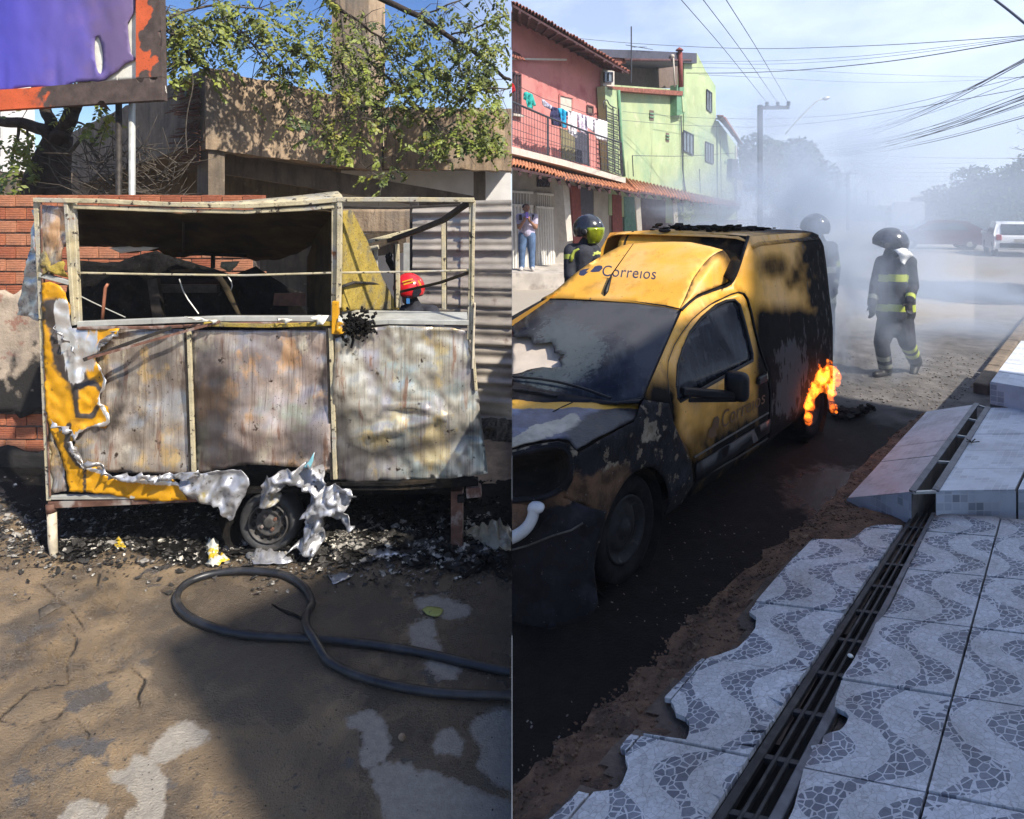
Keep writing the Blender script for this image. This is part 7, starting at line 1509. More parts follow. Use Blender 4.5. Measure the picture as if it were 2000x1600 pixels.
def lamp(label, pts, head, Y, r_):
    t = thing('street_lamp', label, 'street lamp', P(*pts[0], Y)); mb = MB(); q = rnd(pts, 1, False); mb.tube([P(x, y, Y) for x, y in q], r_, 8); mb.build('arm', m_galv, t, True); mb = MB(); a, b = P(*head[0], Y), P(*head[1], Y); mb.tube([a, a.lerp(b, .3), a.lerp(b, .7), b], [r_*1.2, r_*2.6, r_*2.4, r_*.8], 8); mb.build('lamp_head', m_galv, t, True)
lamp('curved street lamp arm rising above the round tree', [(1534, 262), (1560, 232), (1592, 200), (1600, 195), (1608, 194)], ((1606, 194), (1622, 190)), 40, .05)
lamp('faint street lamp arm beside the hazy mid street pole', [(1668, 370), (1690, 344), (1698, 342)], ((1696, 343), (1706, 341)), 70, .05)
# cables
m_wire = M('black_cable', (.09, .1, .125, 1), .7, var=0)
def cable(pts, r_, label, group=None):
    q = [P(x, y, Y) for x, y, Y in pts]; n = 14; out = []
    for i in range(len(q)-1):
        for k in range(n): out.append(q[i].lerp(q[i+1], k/n))
    out.append(q[-1]); sm = [out[0]]+[(out[i-1]+out[i]*2+out[i+1])/4 for i in range(1, len(out)-1)]+[out[-1]]
    for _ in range(30): sm = [sm[0]]+[(sm[i-1]+sm[i]*2+sm[i+1])/4 for i in range(1, len(sm)-1)]+[sm[-1]]
    mb = MB(); mb.tube(sm, r_, 5); tag(mb.build('overhead_cable', m_wire), label, 'cable', group)
for k, (x0, x1) in enumerate(((1322, 1498), (1366, 1519), (1412, 1540))):
    cable([(x0, -10, 12), ((x0+x1)/2, 90, 19), (x1, 201, 26)], .009, ['leftmost of the three cables running down to the pole insulators', 'middle one of the three cables running down to the pole insulators', 'rightmost of the three cables running down to the pole insulators'][k])
cable([(1936, -6, 7), (1970, 20, 6.5), (2004, 48, 6)], .014, 'thick dark cable crossing the top right corner')
cable([(1128, 75, 22), (1230, 85, 23), (1400, 94, 22), (1520, 96, 20), (1750, 88, 17), (2004, 70, 14)], .010, 'highest cable crossing the sky from the pink roof to the right edge')
cable([(1340, 143, 24), (1440, 143, 23), (1560, 138, 20), (1750, 120, 17), (2004, 77, 14)], .014, 'heavier cable sagging below the highest one to the right edge')
for k, (a, b) in enumerate((((1365, 125), (2004, 72)), ((1365, 128), (2004, 75)))): cable([(a[0], a[1]-5, 24), (1500, 120+7*k, 22), (1700, 110+6*k, 18), b+(14,)], .006, ['upper thin cable from the green house roof to the right edge', 'lower thin cable from the green house roof to the right edge'][k])
cable([(1340, 132, 24), (1500, 134, 30), (1700, 145, 34), (1880, 150, 36), (2004, 152, 36)], .009, 'upper of two nearly level cables through mid sky'); cable([(1365, 146, 24), (1500, 152, 30), (1640, 160, 34), (1760, 162, 36), (1890, 158, 36), (2004, 150, 34)], .009, 'lower of two nearly level cables through mid sky')
cable([(1215, 235, 22), (1330, 245, 24), (1484, 250, 26), (1620, 238, 24), (1750, 218, 20), (2004, 172, 14)], .008, 'cable passing just under the utility pole arm'); cable([(1216, 218, 22), (1340, 230, 24), (1500, 234, 25), (1700, 222, 22), (2004, 148, 14)], .007, 'cable passing close below the pole insulators')
cable([(1235, 304, 22), (1340, 306, 24), (1438, 298, 28), (1625, 300, 40), (1720, 306, 40), (1860, 309, 38), (2004, 310, 36)], .012, 'long level cable just above the hazy trees')
fan = [(112, 284), (114, 288), (116, 278), (118, 292), (148, 272), (176, 298), (184, 302), (188, 305), (192, 296), (198, 308), (204, 300), (224, 306), (228, 310), (116, 270), (186, 290), (190, 312), (202, 294)]
for k, (yr, yl) in enumerate(fan):
    cable([(2006, yr, 11+k*.1), (1850, yr+(yl-yr)*.46+6, 17), (1720, yr+(yl-yr)*.78+6, 29), (1590+k*2, yl-6, 52)], .0055 if k % 3 else .009, 'cable in the fan that spreads from the far pole to the right edge', 'fan of overhead cables at right')
for k in range(5): cable([(1640, 316+k*7, 62), (1760, 322+k*8, 52), (1905, 318+k*9, 44)], .011, 'faint cable low over the far street', 'faint far cables')
# traffic
m_wcar = M('white_car_paint', (.72, .72, .72, 1), .3, var=.03, coat=.5); m_rcar = M('dark_red_car_paint', (.11, .03, .035, 1), .35, var=.05, coat=.2); m_truck = M('pale_truck_paint', (.6, .62, .62, 1), .5, var=.05); m_lamp = M('red_lamp_glass', (.4, .02, .02, 1), .3); m_gl = M('dark_car_glass', (.03, .04, .05, 1), .15, spec=.7)
def car(name, label, c, ang, paint, L_=4.2, W_=1.75, H_=1.5, plate=True):
    t = thing(name, label, 'car', c); rot = Matrix.Rotation(ang, 3, 'Z'); T = lambda x, y, z: c+rot @ Vector((x, y, z))
    prof = [(-2.1, .32), (-2.12, .62), (-2.05, .86), (-1.95, .95), (-1.25, 1.42), (-.4, H_), (.35, H_-.04), (1.05, 1.0), (1.95, .86), (2.1, .6), (2.08, .3)]
    mb = MB(); st = [(-1, .0), (-.94, .02), (-.5, .03), (.5, .03), (.94, .02), (1, 0)]; vs = []
    for f, e in st:
        for x, z in prof: tz = 1-.20*max(0, z-.92)/.55; vs.append(T(f*W_/2*tz, x*L_/4.2, z+e*(1 if z > .5 else 0)))
    n = len(prof); fs = [(i*n+k, i*n+(k+1) % n, (i+1)*n+(k+1) % n, (i+1)*n+k) for i in range(len(st)-1) for k in range(n)]+[tuple(range(n)), tuple(range(len(vs)-1, len(vs)-n-1, -1))]
    mb.add(vs, fs); o = bevel(mb.build('body', paint, t, True), .05, 3, 30)
    mb = MB(); mb.add([T(-.62, -1.99, .99), T(.62, -1.99, .99), T(.56, -1.36, 1.40), T(-.56, -1.36, 1.40)], [(0, 1, 2, 3)]); solid(mb.build('rear_window', m_gl, t), .02, 1)
    mb = MB(); mb.add([T(-.6, .42, 1.44), T(.6, .42, 1.44), T(.7, 1.0, 1.06), T(-.7, 1.0, 1.06)], [(0, 1, 2, 3)]); solid(mb.build('windscreen', m_gl, t), .02, 1)
    for s in (-1, 1):
        mb = MB(); mb.add([T(s*W_*.475, -1.3, 1.0), T(s*W_*.475, .75, 1.0), T(s*W_*.42, .2, 1.38), T(s*W_*.42, -1.0, 1.38)], [(0, 1, 2, 3)]); solid(mb.build('side_window', m_gl, t), .02, 0)
        mb = MB(); mb.box(T(s*.72, -2.09*L_/4.2, .84), (.2, .08, .26), rot); bevel(mb.build('tail_lamp', m_lamp, t), .03)
        mb = MB(); mb.box(T(s*.95, .85, .98), (.2, .12, .14), rot); bevel(mb.build('door_mirror', paint, t), .03)
        for y in (-1.3, 1.3):
            mb = MB(); ax = rot @ Vector((s, 0, 0)); mb.lathe([(.17, .0), (.31, .0), (.32, -.04), (.32, -.18), (.2, -.2)], T(s*W_*.5, y, .32), ax, 18); mb.build('tyre', m_rubber, t, True); mb = MB(); mb.lathe([(.18, -.02), (.1, .005), (0, .005)], T(s*W_*.5, y, .32), ax, 14); mb.build('rim', m_galv, t)
    mb = MB(); mb.box(T(0, -2.13*L_/4.2, .5), (1.4, .1, .2), rot); bevel(mb.build('bumper', m_black, t), .03)
    if plate: mb = MB(); mb.box(T(0, -2.15*L_/4.2, .72), (.42, .03, .13), rot); mb.build('number_plate', m_ivory, t)
car('parked_car', 'white hatchback parked at the right edge of the far street', PG(1976, 497, 0), -.55, m_wcar)
car('parked_car', 'dim dark red car in the smoke beyond the firefighter', PG(1852, 488, 0)+Vector((0, 1, 0)), 1.2, m_rcar)
def truck():
    c = P(1772, 450, 55); c.z = 0; t = thing('box_truck', 'faint pale box truck far down the hazy street', 'truck', c); rot = Matrix.Rotation(-.5, 3, 'Z'); T = lambda x, y, z: c+rot @ Vector((x, y, z))
    mb = MB(); mb.box(T(0, 0, 1.7), (2.2, 4.2, 2.1), rot); bevel(mb.build('cargo_box', m_truck, t), .06); mb = MB(); mb.box(T(0, 3, 1.25), (2.0, 1.5, 1.6), rot); bevel(mb.build('cab', m_truck, t), .12); mb = MB(); mb.box(T(0, -2.12, .55), (2.1, .1, .2), rot); mb.build('bumper', m_black, t)
    for s in (-1, 1):
        for y in (-1.2, 2.8): mb = MB(); mb.lathe([(0, .02), (.4, .02), (.42, -.03), (.42, -.24)], T(s*1.0, y, .42), rot @ Vector((s, 0, 0)), 16); mb.build('wheel', m_rubber, t, True)
truck()
# ------------------------------------------------------------------ people
m_suit = M('navy_fire_suit', (.028, .03, .042, 1), .85, var=.25, vscale=9, bump=.5, bscale=14)
m_stripe = M('lime_reflective_band', (.4, .46, .07, 1), .5, var=.1)
m_stripe2 = M('pale_reflective_band', (.22, .23, .19, 1), .5, var=.1)
m_boot = M('black_boot', (.015, .015, .016, 1), .5, var=.2)
m_glove = M('dark_glove', (.03, .03, .034, 1), .8, var=.2)
m_skin = M('brown_skin', (.33, .17, .11, 1), .6, var=.06)
m_helm = M('black_helmet', (.02, .022, .03, 1), .22, spec=.6, var=.1, coat=.4)
m_helm_r = M('red_helmet', (.62, .015, .02, 1), .25, spec=.6, var=.05, coat=.5)
m_visor = M('gold_green_visor', (.42, .5, .03, 1), .12, .6, spec=.8, var=.25, vscale=14)
m_flap = M('silver_neck_flap', (.86, .86, .84, 1), .35, .2, var=.05)
m_jean = M('blue_jeans', (.09, .15, .27, 1), .9, var=.15, vscale=9)
m_shirt = M('pale_lilac_shirt', (.5, .46, .6, 1), .9, var=.08)
m_vest = M('dark_waistcoat', (.05, .045, .07, 1), .9, var=.1)
m_hair = M('dark_hair', (.02, .016, .014, 1), .8, var=.1)
m_phone = M('violet_phone_case', (.22, .14, .55, 1), .4, var=0)
m_shoe = M('pale_trainers', (.55, .53, .52, 1), .7, var=.1)
m_yellow_mark = M('yellow_mark', (.75, .45, .03, 1), .5, var=0)
def hand_prims(w, d, side, k, s=1.0):
    """palm, four unequal bent fingers and a thumb leaving the side of the palm"""
    w = Vector(w); d = Vector(d).normalized(); sd = Vector(side); sd = (sd-d*sd.dot(d)).normalized(); nn = d.cross(sd); out = [(w, w+d*.075*s, .034*s, .036*s, k)]
    for i, l in enumerate((.062, .07, .066, .052)):
        b = w+d*.085*s+sd*(i-1.5)*.021*s; m = b+d*l*.55*s+nn*.008*s; out += [(b, m, .0105*s, .0098*s, k), (m, m+(d*.7+nn*.7).normalized()*l*.55*s, .0095*s, .008*s, k)]
    b = w+d*.025*s-sd*.034*s; m = b+(d*.6-sd*.8).normalized()*.035*s; out += [(b, m, .0125*s, .011*s, k), (m, m+(d*.9+nn*.3-sd*.1).normalized()*.03*s, .0105*s, .009*s, k)]
    return out
def head_prims(c, face, k, s=1.0):
    """skull, jaw, nose, ears on one neck; face is the looking direction"""
    c = Vector(c); f = Vector(face).normalized(); r_ = f.cross(Vector((0, 0, 1))).normalized(); u = Vector((0, 0, 1))
    return [(c+u*.03*s-f*.012*s, c+u*.035*s+f*.01*s, .088*s, .088*s, k), (c-u*.045*s+f*.03*s, c-u*.075*s+f*.045*s, .058*s, .04*s, k), (c+f*.09*s+u*.005*s, c+f*.108*s-u*.022*s, .012*s, .017*s, k), (c+r_*.083*s, c+r_*.088*s-u*.03*s, .016*s, .013*s, k), (c-r_*.083*s, c-r_*.088*s-u*.03*s, .016*s, .013*s, k)]
def face_bits(par, c, face, s=1.0):
    c = Vector(c); f = Vector(face).normalized(); r_ = f.cross(Vector((0, 0, 1))).normalized(); u = Vector((0, 0, 1))
    for sg in (-1, 1):
        mb = MB(); mb.ell(c+f*.088*s+r_*.032*sg*s+u*.012*s, (.013*s, .013*s, .007*s), 8, 6); mb.build('eye', m_hair, par, True)
    mb = MB(); mb.tube([c+f*.086*s-r_*.022*s-u*.052*s, c+f*.094*s-u*.05*s, c+f*.086*s+r_*.022*s-u*.052*s], .005*s, 6); mb.build('mouth', m_skin, par, True)
def helmet(par, c, face, m, s=1.0, visor=None):
    c = Vector(c); f = Vector(face).normalized(); ang = math.atan2(f.y, f.x); rot = Matrix.Rotation(ang, 3, 'Z')
    mb = MB(); n, mm = 24, 12; vs = []
    for i in range(mm+1):
        a = math.pi*.66*i/mm
        for k in range(n):
            b = 2*math.pi*k/n; cut = 1-.22*max(0, math.cos(b))*(i/mm)**2; vs.append(c+rot @ Vector((.165*s*math.sin(a*cut)*math.cos(b), .15*s*math.sin(a*cut)*math.sin(b), .155*s*math.cos(a*cut))))
    mb.add(vs, [(i*n+k, (i+1)*n+k, (i+1)*n+(k+1) % n, i*n+(k+1) % n) for i in range(mm) for k in range(n)]); o = mb.build('helmet', m, par, True); solid(o, .012, 1)
    mb = MB(); q = [c+rot @ Vector((.169*s*math.sin(t_)*1.0, .0, .160*s*math.cos(t_))) for t_ in [(-1.6+3.0*i/14) for i in range(15)]]; mb.tube(q, .013*s, 6); mb.build('crest', m, o, True)
    for sg in (-1, 1): mb = MB(); mb.lathe([(.0, .02), (.024*s, .018), (.028*s, 0)], c+rot @ Vector((.06*s, sg*.148*s, -.02*s)), rot @ Vector((0, sg, 0)), 10); mb.build('visor_knob', m_rim, o)
    if visor:
        mb = MB(); vs = []
        for i in range(9):
            for k in range(13): a = math.pi*(.46+.34*i/8); b = -1.15+2.3*k/12; vs.append(c+rot @ Vector((.168*s*math.sin(a)*math.cos(b)+.012, .152*s*math.sin(a)*math.sin(b), .19*s*math.cos(a))))
        mb.add(vs, [(i*13+k, i*13+k+1, (i+1)*13+k+1, (i+1)*13+k) for i in range(8) for k in range(12)]); solid(mb.build('visor', visor, par, True), .005)
    return o
SUIT = [m_suit, m_stripe, m_boot, m_glove, m_skin, m_stripe2]
def seg(a, b, ra, rb, cuts):
    """split one limb into bands: cuts = [(fraction, material), ...] ending at 1"""
    a = Vector(a); b = Vector(b); out = []; f0 = 0
    for f1, k in cuts: out.append((a.lerp(b, f0), a.lerp(b, f1), ra+(rb-ra)*f0, ra+(rb-ra)*f1, k)); f0 = f1
    return out
# the firefighter walking away to the left
def walker():
    Y = 7.57; J = lambda x, y, d=0: P(x, y, Y+d); t = thing('person', 'firefighter in navy suit with lime bands walking away past the burning van', 'person', (P(1750, 730, Y).x, Y, 0)); p = []
    for x, d in ((1732, .02), (1749, -.05), (1766, .0), (1749, .06)):
        p += seg(J(x, 520, d), J(x, 612, d), .115, .125, [(.17, 0), (.32, 1), (.80, 0), (.95, 1), (1, 0)])
    p += [(J(1724, 512, .03), J(1776, 512, -.0), .085, .085, 0), (J(1742, 500), J(1745, 512), .075, .1, 0), (J(1740, 485), J(1742, 502), .06, .065, 4), (J(1736, 640), J(1762, 640), .125, .125, 0)]
    p += seg(J(1721, 516, .04), J(1709, 560, .08), .078, .066, [(1, 0)])+seg(J(1709, 560, .08), J(1703, 594, .0), .064, .055, [(.5, 0), (.72, 5), (1, 0)])
    p += hand_prims(J(1703, 595, .0), (-.05, -.15, -1), (0.2, -1, 0), 3, 1.12)
    p += seg(J(1776, 516, -.04), J(1783, 560, -.10), .078, .068, [(1, 0)])+seg(J(1783, 560, -.10), J(1776, 590, -.30), .062, .05, [(.6, 0), (.8, 1), (1, 0)])+hand_prims(J(1775, 592, -.30), (-.3, -.5, -.8), (1, 0, 0), 3, 1.1)
    p += seg(J(1733, 630, .02), J(1722, 670, -.04), .118, .09, [(1, 0)])+seg(J(1722, 670, -.04), J(1730, 722, .04), .088, .078, [(.42, 0), (.58, 5), (.72, 0), (.86, 5), (1, 2)])
    p += [(J(1733, 722, .05), J(1732, 731, .05), .055, .052, 2), (J(1728, 730, .02), J(1710, 732, -.06), .05, .042, 2)]
    p += seg(J(1764, 630, -.02), J(1772, 670, -.12), .118, .095, [(1, 0)])+seg(J(1772, 670, -.12), J(1788, 706, .20), .09, .078, [(.02, 0), (.22, 1), (.36, 0), (.55, 1), (.75, 0), (1, 2)])
    p += [(J(1786, 704, .16), J(1788, 712, .19), .066, .06, 2), (J(1788, 712, .19), J(1783, 731, .12), .058, .044, 2)]
    p += [(J(1741, 496), J(1744, 510), .088, .115, 0)]
    blob('body', p, SUIT, t, .0125)
    helmet(t, J(1739, 475), (-.9, .35, 0), m_helm, 1.12)
    sheet('neck_flap', [(1744, 488), (1758, 484), (1771, 486), (1787, 499), (1777, 511), (1764, 517), (1758, 512), (1751, 500)], lambda x, y: P(x, y, Y-.19)+Vector((0, .05*math.sin(x*.11)+.03*math.sin(y*.2), 0)), m_flap, t, step=4, thick=.006)
    mb = MB(); mb.box(J(1714, 468), (.03, .05, .04)); bevel(mb.build('lamp_clip', m_rim, t), .006)
walker()
# the firefighter with the raised visor beyond the bonnet
def visor_man():
    Y = 6.75; J = lambda x, y, d=0: P(x, y, Y+d); t = thing('person', 'firefighter with gold green visor working on the far side of the van', 'person', (P(1140, 700, Y).x, Y, 0)); f = (.75, -.66, 0); p = []
    for x, d in ((1124, .03), (1140, -.06), (1152, .02), (1140, .09)): p += seg(J(x, 496, d), J(x-2, 600, d), .115, .125, [(.72, 0), (.88, 1), (1, 0)])
    p += [(J(1116, 490, .04), J(1158, 490, -.03), .085, .085, 0), (J(1143, 476), J(1141, 490), .07, .1, 0)]+head_prims(J(1149, 456), f, 4)
    p += seg(J(1115, 492, -.02), J(1113, 540, -.10), .082, .068, [(.12, 0), (.32, 1), (1, 0)])+seg(J(1113, 540, -.10), J(1140, 560, -.32), .062, .05, [(.7, 0), (.85, 1), (1, 0)])+hand_prims(J(1142, 561, -.33), (.8, -.5, -.1), (0, 0, 1), 3, 1.1)
    p += seg(J(1160, 494, -.02), J(1172, 520, -.16), .08, .066, [(.2, 0), (.4, 1), (1, 0)])+seg(J(1172, 520, -.16), J(1180, 545, -.32), .062, .05, [(.8, 0), (1, 1)])+hand_prims(J(1181, 547, -.33), (.6, -.6, -.3), (0, 0, 1), 3, 1.1)
    for s in (-1, 1): x = 1140+s*14; p += seg(J(x, 610), J(x+s*3, 690), .115, .09, [(1, 0)])+seg(J(x+s*3, 690), J(x+s*4, 758), .085, .075, [(.4, 0), (.55, 1), (.9, 0), (1, 2)])+[(J(x+s*4, 762, .02), J(x+s*4+10, 766, -.1), .055, .045, 2)]
    blob('body', p, SUIT, t, .0125); helmet(t, J(1149, 448), f, m_helm, 1.0, m_visor)
    mb = MB(); mb.tube([J(1115, 511, -.13), J(1117, 500, -.12), J(1122, 491, -.11), J(1130, 488, -.12), J(1138, 490, -.14)], .018, 7); mb.build('sleeve_band', m_stripe, t, True)
visor_man()
def back_man():
    Y = 8.4; J = lambda x, y, d=0: P(x-6, y+3, Y+d); t = thing('person', 'firefighter half hidden in smoke behind the rear of the van', 'person', (P(1605, 720, Y).x, Y, 0)); f = (-.6, .8, 0); p = []
    for x, d in ((1590, .02), (1606, -.06), (1620, .02), (1606, .09)): p += seg(J(x, 486, d), J(x, 590, d), .115, .125, [(.3, 0), (.42, 5), (.85, 0), (.97, 5), (1, 0)])
    p += [(J(1582, 480, .03), J(1630, 480, .0), .085, .085, 0), (J(1600, 462), J(1604, 480), .07, .1, 0)]+head_prims(J(1598, 444), f, 4)
    p += seg(J(1630, 482), J(1638, 520, .03), .08, .068, [(.62, 0), (.9, 1), (1, 0)])+seg(J(1638, 520, .03), J(1636, 555, -.08), .062, .052, [(.7, 0), (.9, 5), (1, 0)])+hand_prims(J(1636, 557, -.09), (-.1, -.3, -.9), (0, -1, 0), 3, 1.1)
    p += seg(J(1580, 482), J(1574, 524, .05), .08, .066, [(1, 0)])+seg(J(1574, 524, .05), J(1572, 556, -.1), .062, .05, [(1, 0)])+hand_prims(J(1572, 558, -.1), (0, -.3, -.9), (0, -1, 0), 3, 1.1)
    for s in (-1, 1): x = 1606+s*13; p += seg(J(x, 600), J(x+s*3, 666), .115, .09, [(1, 0)])+seg(J(x+s*3, 666), J(x+s*4, 726), .085, .075, [(.4, 0), (.55, 5), (.9, 0), (1, 2)])+[(J(x+s*4, 729, .02), J(x+s*4-10, 732, .1), .055, .045, 2)]
    p += [(J(1600, 458), J(1604, 474), .088, .115, 0)]; blob('body', p, SUIT, t, .014); helmet(t, J(1598, 441), f, m_helm, 1.1)
    mb = MB(); mb.beam(J(1604, 430, -.152), J(1611, 424, -.145), .012, .006); mb.build('helmet_badge', m_flap, t)
back_man()
def bystander():
    Y = 16.4; J = lambda x, y, d=0: P(x, y, Y+d); t = thing('person', 'man in jeans and pale shirt filming with a violet phone before the white gates', 'person', (P(1030, 528, Y).x, Y, .44)); f = (.45, -.9, 0); p = []
    for x, d in ((1022, .02), (1036, .02), (1029, -.06), (1029, .07)): p += seg(J(x, 426, d), J(x, 454, d), .13, .125, [(1, 1)])
    p += [(J(1024, 459), J(1034, 459), .128, .128, 2)]
    p += [(J(1014, 423), J(1045, 423), .085, .085, 1), (J(1028, 416), J(1028, 424), .06, .09, 0)]+head_prims(J(1027.5, 408.5), f, 0, 1.1)
    p += seg(J(1012, 424), J(1014, 444, -.08), .075, .06, [(.7, 1), (1, 0)])+seg(J(1014, 444, -.08), J(1024, 431, -.36), .05, .038, [(1, 0)])+hand_prims(J(1024, 430, -.37), (.4, -.3, .8), (1, 0, 0), 0)
    p += seg(J(1046, 424), J(1046, 444, -.08), .075, .06, [(.7, 1), (1, 0)])+seg(J(1046, 444, -.08), J(1034, 431, -.36), .05, .038, [(1, 0)])+hand_prims(J(1034, 430, -.37), (-.4, -.3, .8), (-1, 0, 0), 0)
    for s in (-1, 1): x = 1029+s*7.5; p += seg(J(x, 460), J(x+s*2, 490), .135, .105, [(1, 2)])+seg(J(x+s*2, 490), J(x+s*2.5, 521), .10, .08, [(1, 2)])+[(J(x+s*2.5, 524, .02), J(x+s*4, 526, -.14), .06, .05, 3)]
    o = blob('body', p, [m_skin, m_shirt, m_jean, m_shoe], t, .014); face_bits(t, J(1027.5, 408.5), f, 1.1)
    mb = MB(); mb.ell(J(1027, 404.5, .02), (.105, .11, .085), 14, 8); mb.build('hair', m_hair, t, True)
    for x0, x1 in ((1014, 1019), (1039, 1044)): mb = MB(); mb.prism([J(x0, 419, -.16), J(x1, 419, -.18), J(x1+(1 if x0 < 1030 else -3), 430, -.2), J(x0, 430, -.19)], (0, .03, 0)); mb.build('waistcoat', m_vest, t)
    mb = MB(); c = J(1029, 420, -.46); mb.box(c, (.085, .015, .155), Matrix.Rotation(.35, 3, 'Z')); tag(bevel(mb.build('phone', m_phone), .008), 'violet phone held up by the filming man', 'phone')
bystander()
def red_helmet_man():
    Y = 6.12; J = lambda x, y, d=0: P(x, y, Y+d); t = thing('person', 'firefighter in a red helmet behind the open end of the burnt trailer', 'person', (P(805, 880, Y).x, Y, GL)); f = (-.93, .35, 0); p = []
    for x, d in ((796, .0), (815, -.04), (832, .03), (815, .1)): p += seg(J(x, 622, d), J(x+4, 730, d), .12, .125, [(1, 0)])
    p += [(J(792, 612, .05), J(842, 612, -.02), .09, .09, 0), (J(806, 592), J(812, 612), .07, .1, 0)]+head_prims(J(800, 572), f, 4)
    p += seg(J(842, 614, -.06), J(858, 650, -.12), .085, .07, [(1, 0)])+seg(J(858, 650, -.12), J(820, 670, -.3), .065, .052, [(.7, 0), (.9, 1), (1, 0)])+hand_prims(J(818, 671, -.3), (-.8, -.4, 0), (0, 0, 1), 3, 1.1)
    p += seg(J(790, 614, .08), J(776, 650, .05), .085, .07, [(1, 0)])+seg(J(776, 650, .05), J(768, 690, -.1), .065, .052, [(1, 0)])+hand_prims(J(768, 692, -.1), (0, -.3, -.9), (0, -1, 0), 3, 1.1)
    for s in (-1, 1): x = 816+s*15; p += seg(J(x, 740), J(x+s*3, 815), .115, .09, [(1, 0)])+seg(J(x+s*3, 815), J(x+s*4, 882), .085, .075, [(.85, 0), (1, 2)])+[(J(x+s*4, 886, .02), J(x+s*4-16, 890, .02), .055, .045, 2)]
    blob('body', p, SUIT, t, .014); h_ = helmet(t, J(799, 563), f, m_helm_r, .9)
    mb = MB(); c = J(808, 567, -.128); mb.prism([c+Vector((x*.0051, .0+abs(x)*.0006, -y*.0051)) for x, y in ((-4, 2), (-1, 13), (9, 12), (15, 3), (13, -7), (6, -3), (0, -4))], (0, -.012, 0)); bevel(mb.build('ear_guard', m_helm, t), .004)
    for k, (a, b) in enumerate((((786, 551), (806, 545)), ((788, 556), (810, 550)), ((817, 548), (822, 558)))): mb = MB(); mb.beam(J(*a, -.136), J(*b, -.136), .006, .012); mb.build('helmet_mark', m_yellow_mark, t)
    mb = MB(); mb.box(J(797, 588, -.12), (.03, .02, .05)); mb.build('blue_tag', M('blue_tag', (.05, .2, .5, 1), .6), t)
before = set(o.name for o in SC.objects); red_helmet_man(); YARD |= set(o.name for o in SC.objects)-before
# ------------------------------------------------------------------ smoke and haze
def smoke_mat(name, colr, k, scale, power, lo, hi, seed):
    m = bpy.data.materials.new(name); m.use_nodes = True; t = m.node_tree; N = t.nodes; L = t.links; N.clear(); out = N.new('ShaderNodeOutputMaterial'); v = N.new('ShaderNodeVolumePrincipled'); L.new(v.outputs[0], out.inputs['Volume'])
    tcn = N.new('ShaderNodeTexCoord'); ln = N.new('ShaderNodeVectorMath'); ln.operation = 'LENGTH'; L.new(tcn.outputs['Object'], ln.inputs[0])
    a = N.new('ShaderNodeMapRange'); a.inputs[1].default_value = 1.0; a.inputs[2].default_value = .0; L.new(ln.outputs['Value'], a.inputs[0]); p = N.new('ShaderNodeMath'); p.operation = 'POWER'; p.inputs[1].default_value = power; L.new(a.outputs[0], p.inputs[0])
    mpn = N.new('ShaderNodeMapping'); mpn.inputs['Location'].default_value = (seed, seed*1.7, seed*.6); L.new(tcn.outputs['Object'], mpn.inputs[0])
    n = N.new('ShaderNodeTexNoise'); n.inputs['Scale'].default_value = scale; n.inputs['Detail'].default_value = 4; n.inputs['Distortion'].default_value = .8; L.new(mpn.outputs[0], n.inputs['Vector']); r_ = N.new('ShaderNodeMapRange'); r_.inputs[1].default_value = lo; r_.inputs[2].default_value = hi; L.new(n.outputs['Fac'], r_.inputs[0])
    mu_ = N.new('ShaderNodeMath'); mu_.operation = 'MULTIPLY'; L.new(p.outputs[0], mu_.inputs[0]); L.new(r_.outputs[0], mu_.inputs[1]); m2 = N.new('ShaderNodeMath'); m2.operation = 'MULTIPLY'; m2.inputs[1].default_value = k; L.new(mu_.outputs[0], m2.inputs[0]); L.new(m2.outputs[0], v.inputs['Density']); v.inputs['Color'].default_value = colr; v.inputs['Anisotropy'].default_value = .0
    return m
SM = [((1625, 540, 8.0), (1.3, 1.45, 1.75), 2.4, 2.2, .9, .40, .64), ((1560, 340, 9.2), (1.9, 1.5, 1.8), 2.0, 2.4, 1.0, .43, .62), ((1830, 590, 11.0), (3.2, 3.1, 1.3), .85, 2.3, .9, .41, .66),
      ((1720, 400, 30), (14, 15, 6.5), .12, 1.8, .6, .15, .8), ((1450, 400, 12.2), (2.5, 2.3, 1.0), 1.0, 2.2, 1.0, .42, .68), ((1600, 430, 13), (3.4, 3.2, 2.0), .4, 2.2, .9, .40, .68)]
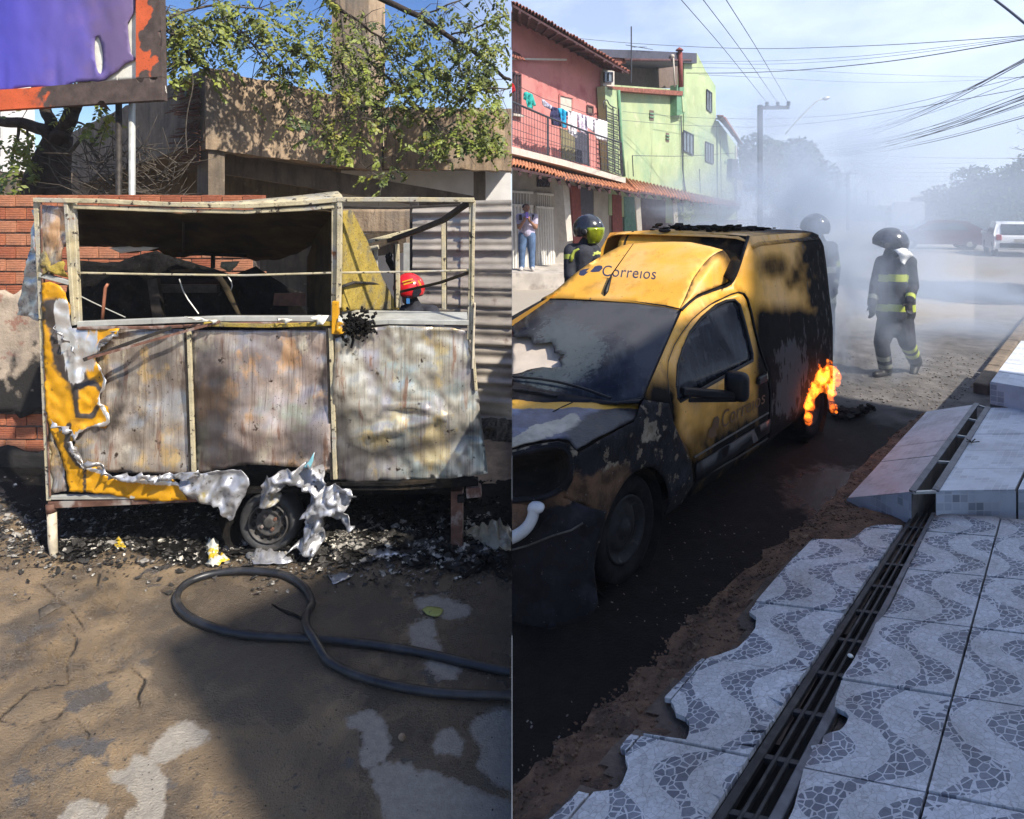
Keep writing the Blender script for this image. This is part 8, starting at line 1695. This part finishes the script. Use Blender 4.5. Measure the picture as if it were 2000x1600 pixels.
for k, (c, r_, d, sc_, pw, lo, hi) in enumerate(SM):
    mb = MB(); mb.ell((0, 0, 0), (1, 1, 1), 20, 12); o = mb.build('smoke_plume', smoke_mat('smoke', (.66, .76, .92, 1), d, sc_, pw, lo, hi, 3.1+k*2.3), None, True); o.location = P(*c); o.scale = r_; kind(o, 'stuff')
for k, (c, r_, d) in enumerate((((1662, 705, 6.5), (.22, .25, .42), 5.0), ((1655, 640, 6.6), (.25, .25, .35), 2.0))):
    mb = MB(); mb.ell((0, 0, 0), (1, 1, 1), 16, 10); o = mb.build('dark_smoke', smoke_mat('dark_smoke', (.25, .22, .2, 1), d, 2.2, 1.2, .4, .65, 1.3+k), None, True); o.location = P(*c); o.scale = r_; kind(o, 'stuff')
mb = MB(); mb.box((55, 62, 6.2), (151, 160, 15.6)); hz = mb.build('haze', []); kind(hz, 'stuff')
m = bpy.data.materials.new('haze'); m.use_nodes = True; t = m.node_tree; t.nodes.clear(); out = t.nodes.new('ShaderNodeOutputMaterial'); v = t.nodes.new('ShaderNodeVolumePrincipled'); v.inputs['Density'].default_value = .0012; v.inputs['Color'].default_value = (.82, .88, .97, 1); t.links.new(v.outputs[0], out.inputs['Volume']); hz.data.materials.append(m)
# ------------------------------------------------------------------ the two places meet at one plane: each set is built only up to it
bpy.context.view_layer.update()
for o in list(SC.objects):
    if o.type != 'MESH' or o.name.startswith(('haze', 'smoke', 'dark_smoke')): continue
    me = o.data; mw = o.matrix_world; xs = [(mw @ v.co).x for v in me.vertices]; sg = -1 if o.name in YARD else 1
    if not xs: continue
    lim = .0006*sg
    if min(x*sg for x in xs) >= .0005: continue
    if max(x*sg for x in xs) <= .0012: bpy.data.objects.remove(o); continue
    if me.users > 1: me = me.copy(); o.data = me
    bm = bmesh.new(); bm.from_mesh(me); inv = mw.inverted(); co = inv @ Vector((lim, 0, 0)); no = (inv.to_3x3() @ Vector((sg, 0, 0))).normalized()
    bmesh.ops.bisect_plane(bm, geom=bm.verts[:]+bm.edges[:]+bm.faces[:], plane_co=co, plane_no=no, clear_inner=True, dist=1e-6); bm.to_mesh(me); bm.free(); me.update()
for o in list(SC.objects):          # empties that lost every part
    if o.type == 'EMPTY' and not o.children: bpy.data.objects.remove(o)
